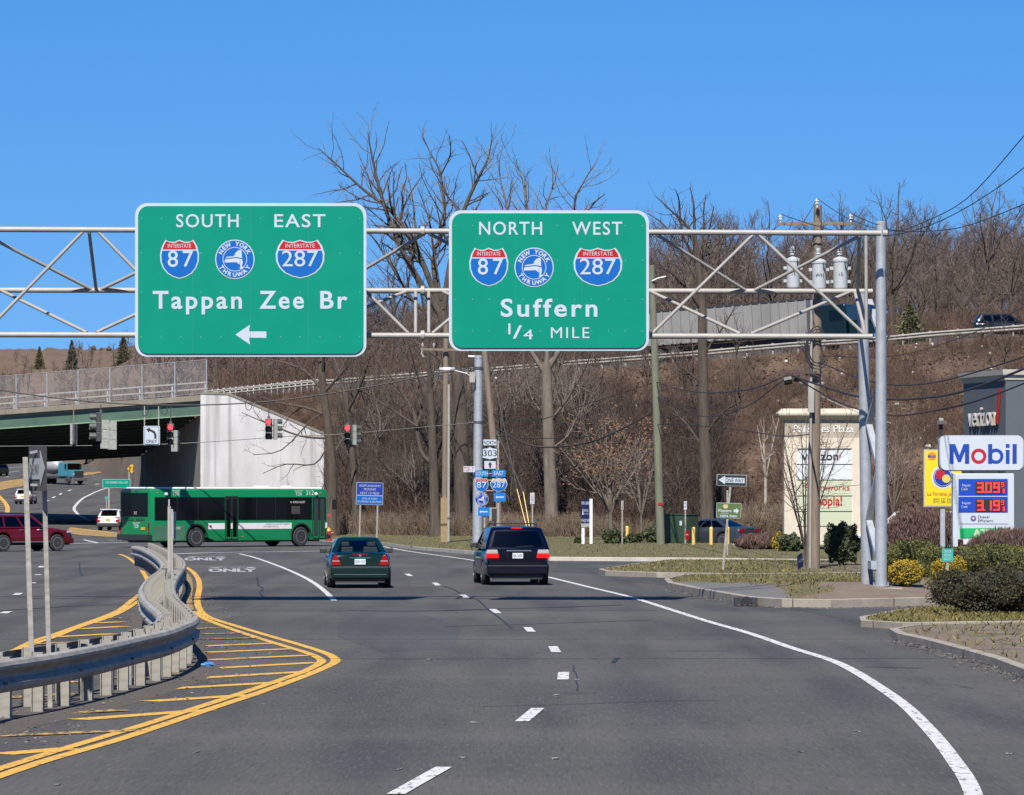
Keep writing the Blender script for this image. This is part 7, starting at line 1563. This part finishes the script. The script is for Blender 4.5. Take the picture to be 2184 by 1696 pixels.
cr = [clump(450 + i, 26, 1.3, .7, .010) for i in range(4)]; pl = []
for i in range(620):
    u = RS.uniform(690, 1290); d = d0(u) - 9 + RS.rand() * 9; pl.append((RS.randint(4), T(u, d), RS.rand() * 6.28, RS.uniform(.5, 1.2)))
for i in range(170): u = RS.uniform(1585, 1690); d = RS.uniform(214, 224); pl.append((RS.randint(4), T(u, d), RS.rand() * 6.28, RS.uniform(.8, 1.7)))
for i in range(260): u = RS.uniform(1300, 2050); d = d0(u) - 5 + RS.rand() * 6; pl.append((RS.randint(4), T(u, d), RS.rand() * 6.28, RS.uniform(.4, 1.0)))
stuff('dry_brush', scatter(cr, pl), M['reed'])
# fallen leaves and pale litter lying on the slope
n_ = 26000; V = np.zeros((n_, 4, 3)); uu_ = RS.uniform(700, 2300, n_)
for i in range(n_):
    u = uu_[i]; a, g_ = d0(u) - 4, dg(u) - 1; p = T(u, a + (g_ - a) * RS.rand()); r3 = RS.randn(2, 3); e1 = r3[0] / np.linalg.norm(r3[0]) * RS.uniform(.06, .16); e2 = np.cross(e1, r3[1]); e2 = e2 / np.linalg.norm(e2) * np.linalg.norm(e1) * .6; q = np.array(p) + [0, 0, .08]
    V[i] = [q - e1, q + e2, q + e1, q - e2]
M['fallen'] = mat('fallen_leaves', (.075, .046, .026), .95, island=.5, var=.3, vs=.2, col2=(.18, .12, .068))
stuff('fallen_leaves', V.reshape(-1, 3), M['fallen'])
n_ = 80; V = np.zeros((n_, 4, 3))
for i in range(n_):
    u = RS.uniform(1000, 2250); a, g_ = d0(u), dg(u) - 1; p = T(u, a + (g_ - a) * (1 - RS.rand() ** 1.7)); s = RS.uniform(.04, .15); q = np.array(p) + [0, 0, .15]; r3 = RS.randn(3) * .4; V[i] = [q + [-s, 0, -s * .5] + r3 * .1, q + [s, 0, -s * .6], q + [s * .8, .05, s * .7], q + [-s * .7, 0, s * .5]]
stuff('litter', V.reshape(-1, 3), mat('pale_litter', (.5, .5, .5), .6))
# grass blades on the verges
def blades(name, pts, hh, m, k=1.0):
    n = len(pts); P_ = np.array(pts); a = RS.rand(n) * 6.28; h = RS.uniform(.35, 1, n) * hh; w_ = RS.uniform(.006, .014, n) * k; dx = np.stack([np.cos(a) * w_, np.sin(a) * w_, np.zeros(n)], 1); ln = RS.randn(n, 2) * hh * .6
    tip = P_ + np.stack([ln[:, 0], ln[:, 1], h], 1); V = np.stack([P_ - dx, P_ + dx, tip + dx * .3, tip - dx * .3], 1); return stuff(name, V.reshape(-1, 3), m)
M['blade'] = mat('dry_grass_blades', (.085, .095, .018), .9, island=.4, var=.3, vs=.5, col2=(.20, .145, .042))
dgx = bpy.context.evaluated_depsgraph_get(); pts = []
def on(obj, n, test=None, mi=None):
    me = obj.data; ar = np.array([p.area for p in me.polygons]); 
    if mi is not None: ar = ar * np.array([p.material_index in mi for p in me.polygons])
    ar = ar / ar.sum(); ids = RS.choice(len(ar), n, p=ar)
    for i in ids:
        f = me.polygons[i]; v = [me.vertices[k].co for k in f.vertices]; a, b = RS.rand(), RS.rand()
        if a + b > 1: a, b = 1 - a, 1 - b
        p = v[0] + (v[1] - v[0]) * a + (v[2] - v[0]) * b; pts.append((p.x, p.y, p.z))
vg = [o for o in COL.objects if o.name.startswith(('grass_verge', 'dirt_verge'))]
for o in vg: on(o, 5000 if o.name.startswith('grass') else 700, mi=(0,) if o.name.startswith('grass') else (0, 1))
for i in range(9000): u = RS.uniform(640, 2300); d = dk(u) + .5 + RS.rand() * (d0(max(u, 700)) - dk(u) - 6); p = T(u, d); pts.append((p.x, p.y, p.z))
blades('grass', pts, .085, M['blade'], 1.5)
# dirt and gravel in the median and along the kerbs
M['grit'] = mat('road_grit', (.09, .075, .060), .95, island=.5, var=.3, vs=2, col2=(.20, .17, .14))
rp = [zr4(*q) for q in RT]; lp = [zr4(*q) for q in LT]
for q in rp + lp: q.z = 0
rp = smooth_path(rp, 3); lp = smooth_path(lp, 3); lpx = {}
def interp_x(path, y): ys = [p.y for p in path]; xs_ = [p.x for p in path]; o = np.argsort(ys); return float(np.interp(y, np.array(ys)[o], np.array(xs_)[o]))
mb = MB(); rows_ = [];
for y in np.linspace(45, 163, 60):
    a, b = interp_x(lp, y) - .30, interp_x(rp, y) + (.6 if y < 66 else .26); rows_.append([Vector((a + (b - a) * t, y, .0025 + (0 if t in (0, 1) else .03) * (1 + math.sin(y * 3 + t * 9)) * .5)) for t in (0, .25, .5, .75, 1)])
mb.loft(rows_, closed=False, cap=False)
M['mdirt'] = mat('median_dirt', (.090, .072, .054), .95, 0, .3, 3, .6, 30, col2=(.062, .056, .049)); struct(mb.build('median_dirt', M['mdirt']))
n_ = 2000; V = np.zeros((n_, 4, 3))
for i in range(n_):
    if i < 1000: y = 45 + 118 * RS.rand() ** 1.6; a, b = interp_x(lp, y), interp_x(rp, y); x = a - .6 + (b - a + 1.7) * RS.rand() + abs(RS.randn()) * .25
    else:
        e = [(1420, 1258), (1486, 1273), (1590, 1292), (1667, 1298), (1771, 1299), (1994, 1295), (1905, 1368), (1970, 1385), (2049, 1408), (2120, 1430), (2183, 1455)]; j = RS.randint(len(e) - 1); t = RS.rand()
        if j == 5: continue
        q = G(e[j][0] + (e[j + 1][0] - e[j][0]) * t, e[j][1] + (e[j + 1][1] - e[j][1]) * t); x, y = q.x + RS.randn() * .15, q.y - abs(RS.randn()) * .35
    s = RS.uniform(.008, .03); r3 = RS.rand() * 6.28; V[i] = [[x + s * math.cos(r3 + k), y + s * 1.4 * math.sin(r3 + k), .012 + .012 * (k > 2) + .02] for k in (0, 1.57, 3.14, 4.71)]
stuff('grit', V.reshape(-1, 3), M['grit'])

# ---------------------------------------------------------------- shrubs and hedges
def leaf_cloud(n, a, b, c, pw, size, seed, lump=.12, shell=.72, vert=0):
    r = np.random.RandomState(seed); d = r.randn(n, 3); d /= np.linalg.norm(d, axis=1)[:, None]
    k = (np.abs(d) ** pw).sum(1) ** (-1 / pw); ph = r.rand(6) * 6
    lm = 1 + lump * (np.sin(d[:, 0] * 5 + ph[0]) * np.sin(d[:, 1] * 4 + ph[1]) + np.sin(d[:, 2] * 6 + ph[2]) * np.sin(d[:, 0] * 8 + ph[3])) + r.randn(n) * .035
    rad = (shell + (1 - shell) * r.rand(n) ** .5) * k * lm; p = d * rad[:, None] * np.array([a, b, c])
    t = r.randn(n, 3) + d * .6
    if vert: t = r.randn(n, 3) * .3 + np.array([0, 0, 1.])
    t /= np.linalg.norm(t, axis=1)[:, None]; u = np.cross(t, r.randn(n, 3)); u /= np.linalg.norm(u, axis=1)[:, None]; s = size * r.uniform(.6, 1.3, n)[:, None]
    if vert: u = u * vert
    return np.stack([p - t * s, p + u * s * .5, p + t * s, p - u * s * .5], 1).reshape(-1, 3)
def shrub(name, label, x0, x1, y0, y1, d, zb, m, core, n=2600, size=.05, pw=2.0, depth=None, seed=1, group=None, stems=0, lump=.12, cat='shrub'):
    s = d / F; w_ = (x1 - x0) * s / 2; zt = H + (HY - y0) * s; c = (zt - zb) / 2; loc = P((x0 + x1) / 2, y1, d); loc.z = zb
    th = thing(name, label, cat, loc, 0, group); b = depth or w_ * .9; lift = .12 * c if stems else 0
    V = leaf_cloud(n, w_, b, c - lift / 2, pw, size, seed, lump, .72, .22 if name == 'twig_hedge' else 0); V[:, 2] += c + lift / 2; V[:, 2] = np.maximum(V[:, 2], .01)
    Q = np.arange(len(V)).reshape(-1, 4); npmesh('foliage', V, Q, M[m], th)
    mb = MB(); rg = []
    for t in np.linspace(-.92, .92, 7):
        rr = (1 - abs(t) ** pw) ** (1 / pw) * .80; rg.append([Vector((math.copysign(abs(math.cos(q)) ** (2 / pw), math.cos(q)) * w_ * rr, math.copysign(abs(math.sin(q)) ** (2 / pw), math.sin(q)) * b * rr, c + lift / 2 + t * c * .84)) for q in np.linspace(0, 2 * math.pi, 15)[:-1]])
    mb.loft(rg); mb.build('shade_core', M[core], th)  # solid core coloured dark for the shade inside the foliage, stops see-through
    if stems:
        r_ = random.Random(seed); mb = MB()
        for k in range(stems): a = r_.uniform(0, 6.28); mb.tube([(math.cos(a) * .08, math.sin(a) * .08, -.05), (math.cos(a) * w_ * .45, math.sin(a) * b * .45, c * .6)], [.018, .01], 4)
        mb.build('stems', M['bark'], th)
    return th
def lm(nm, c1, c2, isl=.35): M[nm] = mat(nm, c1, .75, island=isl, var=.3, vs=2.2, col2=c2)
lm('yew', (.018, .025, .006), (.060, .042, .011)); lm('golden', (.42, .27, .006), (.24, .19, .012)); lm('juniper', (.050, .062, .010), (.13, .125, .018)); lm('laurel', (.022, .036, .010), (.07, .09, .025)); lm('redtw', (.085, .045, .036), (.15, .085, .066)); lm('spruce', (.020, .035, .026), (.05, .075, .055), .3); lm('pine', (.045, .055, .018), (.11, .11, .04), .3)
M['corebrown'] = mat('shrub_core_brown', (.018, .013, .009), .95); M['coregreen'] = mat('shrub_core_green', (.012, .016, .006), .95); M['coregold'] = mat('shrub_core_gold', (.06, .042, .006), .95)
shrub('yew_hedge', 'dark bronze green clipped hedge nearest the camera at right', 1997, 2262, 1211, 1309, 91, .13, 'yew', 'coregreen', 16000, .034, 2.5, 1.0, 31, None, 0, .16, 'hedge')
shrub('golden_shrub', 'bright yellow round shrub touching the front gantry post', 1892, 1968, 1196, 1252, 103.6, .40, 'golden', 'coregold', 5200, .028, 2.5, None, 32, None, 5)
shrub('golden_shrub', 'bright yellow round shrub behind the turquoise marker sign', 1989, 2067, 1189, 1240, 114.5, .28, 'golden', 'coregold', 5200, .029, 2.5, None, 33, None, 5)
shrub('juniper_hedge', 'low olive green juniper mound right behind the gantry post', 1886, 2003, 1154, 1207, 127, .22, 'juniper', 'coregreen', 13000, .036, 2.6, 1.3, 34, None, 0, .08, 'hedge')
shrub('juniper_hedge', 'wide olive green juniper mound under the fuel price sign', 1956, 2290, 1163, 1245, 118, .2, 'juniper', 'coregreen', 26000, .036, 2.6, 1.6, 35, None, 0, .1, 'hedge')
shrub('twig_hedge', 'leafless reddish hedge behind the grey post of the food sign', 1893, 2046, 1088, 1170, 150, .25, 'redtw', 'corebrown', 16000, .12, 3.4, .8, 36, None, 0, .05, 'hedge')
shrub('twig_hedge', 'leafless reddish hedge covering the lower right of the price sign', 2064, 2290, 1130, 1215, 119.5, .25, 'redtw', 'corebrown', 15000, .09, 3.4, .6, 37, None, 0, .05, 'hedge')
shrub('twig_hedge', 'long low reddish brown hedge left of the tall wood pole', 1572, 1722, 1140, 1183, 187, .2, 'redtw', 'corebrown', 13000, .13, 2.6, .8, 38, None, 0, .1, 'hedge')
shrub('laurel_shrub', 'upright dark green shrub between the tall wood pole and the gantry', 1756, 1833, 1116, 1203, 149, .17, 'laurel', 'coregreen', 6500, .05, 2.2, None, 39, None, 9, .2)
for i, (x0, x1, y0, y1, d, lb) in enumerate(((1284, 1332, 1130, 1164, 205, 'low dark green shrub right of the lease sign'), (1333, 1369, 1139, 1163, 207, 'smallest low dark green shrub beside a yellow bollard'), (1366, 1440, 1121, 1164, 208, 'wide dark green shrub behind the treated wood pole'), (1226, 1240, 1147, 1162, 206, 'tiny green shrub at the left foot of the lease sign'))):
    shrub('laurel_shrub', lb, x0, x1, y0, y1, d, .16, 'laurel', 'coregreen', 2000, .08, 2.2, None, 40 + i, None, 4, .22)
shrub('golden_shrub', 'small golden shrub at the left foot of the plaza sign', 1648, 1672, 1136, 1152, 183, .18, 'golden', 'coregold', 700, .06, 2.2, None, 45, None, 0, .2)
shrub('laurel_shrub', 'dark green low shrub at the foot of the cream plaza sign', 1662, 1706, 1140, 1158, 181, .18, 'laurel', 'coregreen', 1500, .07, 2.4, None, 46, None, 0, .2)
def conifer(name, label, loc, h, w_, m, seed, lean=0):
    th = thing(name, label, 'evergreen', loc); r = np.random.RandomState(seed); mb = MB(); mb.tube([(0, 0, -.3), (0, 0, h * .9)], [h * .022, h * .005], 8); mb.build('trunk', M['bark'], th); V = []
    for i in range(2600):
        t = r.rand() ** 1.35; rad = w_ * (1 - t) ** .85 * (.75 + .25 * math.sin(t * 40 + i)) * r.uniform(.35, 1.05); a = r.rand() * 6.28; p = np.array([math.cos(a) * rad, math.sin(a) * rad, h * (.04 + .96 * t) - rad * .25]); d = np.array([math.cos(a), math.sin(a), -.25 + r.randn() * .25]); d /= np.linalg.norm(d); s = h * .045 * r.uniform(.5, 1.2); u = np.cross(d, r.randn(3)); u /= np.linalg.norm(u); V += [p - d * s, p + u * s * .35, p + d * s, p - u * s * .35]
    npmesh('crown', np.array(V), np.arange(len(V)).reshape(-1, 4), M[m], th); return th
def on_hill(u, y):
    d = hb(u) + 5
    while d < 876 and H + (HY - y) * d / F > hillZ(u, d): d += 1
    return Vector(((u - CX) * d / F, d, hillZ(u, d) - .2)), d / F
for u, yb, yt, w_, m, nm, lb in ((153, 789, 724, 19, 'spruce', 'spruce_tree', 'dark blue green spruce standing on the dry hill above the bridge'), (84, 788, 738, 18, 'pine', 'cedar_tree', 'olive green cedar on the dry hill left of the spruce'), (263, 775, 712, 27, 'pine', 'pine_tree', 'loose green pine showing left of the bridge sign edge')):
    l, s = on_hill(u, yb); conifer(nm, lb, l, (yb - yt) * s, w_ * s, m, 50 + u)
conifer('pine_tree', 'yellowish green young pine beside the highway right of the gantry post', T(1940, dg(1940) + 18), 3.4, 2.0, 'pine', 60)
for i, (u, y, sz) in enumerate(((200, 741, 12), (216, 742, 9), (232, 744, 14))):
    l, s = on_hill(u, y + 5); o = rag('boulder', ('grey brown boulder on the hill crest, left of three', 'smallest grey brown boulder on the hill crest', 'largest grey brown boulder on the hill crest')[i], 'boulder', l, (sz * s, sz * s, sz * .9 * s), M['litter'], 70 + i)
# ================================================================ cables
def cable(label, pts, r=.02, m='cable', name='cable', group=None, n=5):
    q = smooth_path([p if isinstance(p, Vector) else P(*p) for p in pts], n); o = q[0].copy(); mb = MB(); mb.tube([p - o for p in q], r, 5); ob = mb.build(name, M[m], None, 60); ob.location = o; return tag(ob, label, 'cable', group)
sg = 'signal span wires'
cable('upper black span wire carrying the traffic lights', [(-160, 800, 207), (0, 832, 207), (155, 853, 207), (300, 863, 207), (427, 864, 207), (577, 856, 207), (745, 833, 207), (960, 792, 206.4), (1019, 784, 206)], .032, group=sg)
cable('lower thin span wire running behind the traffic lights', [(-160, 953, 207.3), (0, 952, 207.3), (340, 948, 207.3), (600, 932, 207.3), (742, 925, 207.3), (1016, 901, 206)], .018, 'wire', group=sg)
for x, y in ((307, 862), (348, 860), (528, 850), (672, 838)):
    q = P(x + 2, y, 207); o = tag(None or MB().build('wire_coil', M['cable']), 'small black loop of spare cable hanging on the upper span wire', 'cable', 'cable loops on the span wire'); mb = MB(); mb.tube([(.16 * math.cos(t), 0, -.3 + .28 * math.sin(t)) for t in np.linspace(1.4, 7.6, 14)], .018, 5); o.data = mb.build('tmp', M['cable']).data; bpy.data.objects.remove(bpy.data.objects['tmp']); o.location = q
ug = 'utility cables between the poles'
cable('thick black cable sagging between the leaning pole and the treated pole', [(1053, 909, 210), (1122, 947, 208), (1190, 953, 207), (1275, 938, 205), (1388, 882, 203.5), (1402, 868, 203)], .042, group=ug)
cable('black cable sagging above the thick one left of the treated pole', [(1046, 882, 210), (1139, 897, 208), (1258, 860, 205), (1391, 817, 203)], .022, group=ug)
cable('thin cable running low left of the treated pole', [(1055, 930, 210), (1150, 935, 208), (1260, 930, 205), (1400, 905, 203), (1560, 915, 180), (1665, 930, 150), (1738, 925, 142)], .02, group=ug)
cable('black cable from the treated pole to the service arm', [(1400, 815, 203), (1440, 828, 190), (1507, 838, 172), (1600, 830, 155), (1667, 806, 142)], .026, group=ug)
cable('lower black cable from the treated pole to the service arm', [(1402, 846, 203), (1450, 872, 188), (1510, 889, 172), (1590, 868, 156), (1672, 810, 142)], .022, group=ug)
cable('cable drooping from the service arm behind the gantry posts to the right edge', [(1689, 802, 142), (1760, 826, 136), (1830, 846, 130), (1900, 852, 124), (1960, 850, 118), (2050, 836, 110), (2183, 787, 100), (2300, 730, 92)], .034, group=ug)
cable('upper cable from the pole to the right edge above the shop', [(1744, 772, 142), (1830, 806, 134), (1894, 820, 126), (1960, 820, 118), (2038, 806, 111), (2183, 761, 100), (2300, 715, 92)], .022, group=ug)
cable('lowest cable passing in front of the shop wall', [(1692, 803, 142), (1750, 838, 137), (1811, 867, 131), (1870, 882, 126), (1925, 886, 121), (2057, 863, 110), (2183, 818, 100), (2300, 765, 92)], .022, group=ug)
cable('thin pale guy cable from the pole to the gantry', [(1700, 812, 142), (1760, 850, 142), (1840, 884, 142), (1900, 903, 142)], .014, 'pipe', group=ug)
cable('thin cable climbing past the woods at the right edge', [(1746, 760, 142), (1900, 760, 125), (2050, 720, 110), (2183, 655, 100), (2300, 590, 92)], .012, group=ug)
pw = 'power lines rising to the right'
ins = [P(1664, 457, 141.6), P(1814, 456, 141.6), P(1742, 424, 141.6)]
cable('power line from the right insulator rising to the right edge', [ins[1], (1870, 480, 132), (1915, 492, 124), (1960, 478, 118), (2060, 425, 108), (2183, 290, 97), (2280, 170, 90)], .013, group=pw)
cable('power line from the left insulator rising to the right edge', [ins[0], (1740, 482, 138), (1820, 500, 132), (1900, 502, 125), (1990, 478, 117), (2090, 425, 108), (2183, 358, 99), (2280, 270, 92)], .013, group=pw)
cable('power line from the top insulator, lowest of the three at the right edge', [ins[2], (1800, 462, 135), (1870, 488, 129), (1950, 494, 122), (2050, 485, 112), (2183, 436, 100), (2280, 390, 92)], .013, group=pw)
for i, (a, b) in enumerate((((1664, 457), (1640, 500)), ((1742, 424), (1690, 500)), ((1814, 456), (1760, 520)))):
    cable(('short jumper wire dropping from the left insulator', 'jumper wire dropping from the top insulator to the left', 'jumper wire dropping from the right insulator')[i], [(a[0], a[1], 141.6), ((a[0] + b[0]) / 2, (a[1] + b[1]) / 2 + 8, 141.7), (b[0], b[1] + 12, 142)], .011, group='jumper wires on the tall wood pole')
for i, (x, y, x2, y2) in enumerate(((1690, 470, 1691, 537), (1745, 500, 1746, 541), (1800, 472, 1791, 537))):
    cable(('lead wire down to the left transformer can', 'lead wire down to the middle transformer can', 'lead wire down to the right transformer can')[i], [(x, y, 141.4), (x - 12, (y + y2) / 2 + 6, 141.3), (x2, y2, 141.5)], .012, group='lead wires to the transformer cans')
gg = 'guy wires behind the minivan'
for i, (a, b, c) in enumerate((((1042.6, 752), (1102, 1043), (1126, 1120)), ((1052, 905), (1115.5, 1049), (1131, 1120)))):
    A_, B_, C_ = P(*a, 210), P(*b, 208), P(*c, 207); e = thing('guy_wire', ('longer guy wire with a yellow sleeve running up to the leaning pole', 'shorter guy wire with a yellow sleeve behind the minivan')[i], 'guy wire', C_, 0, gg)
    mb = MB(); mb.cyl(A_ - C_, B_ - C_, .014, n=5); mb.build('strand', M['wire'], e); mb = MB(); mb.cyl(B_ - C_, Vector((0, 0, -.4)), .022, n=8); mb.build('sleeve', M['yellow'], e)
# overhead lines above the frame that cross the road (their shadows are seen on the lanes)
for i, (y, z) in enumerate(((58.6, 13.0), (66.5, 14.5), (84.0, 16.5))):
    q = [Vector((x, y + x * .02, z - .9 * (1 - (x / 40) ** 2))) for x in np.linspace(-40, 40, 15)]; o = q[0].copy(); mb = MB(); mb.tube([p - o for p in q], .045, 6); ob = mb.build('cable', M['cable'], None, 60); ob.location = o; tag(ob, 'overhead cable crossing high over the near road', 'cable', 'overhead cables crossing the near road')
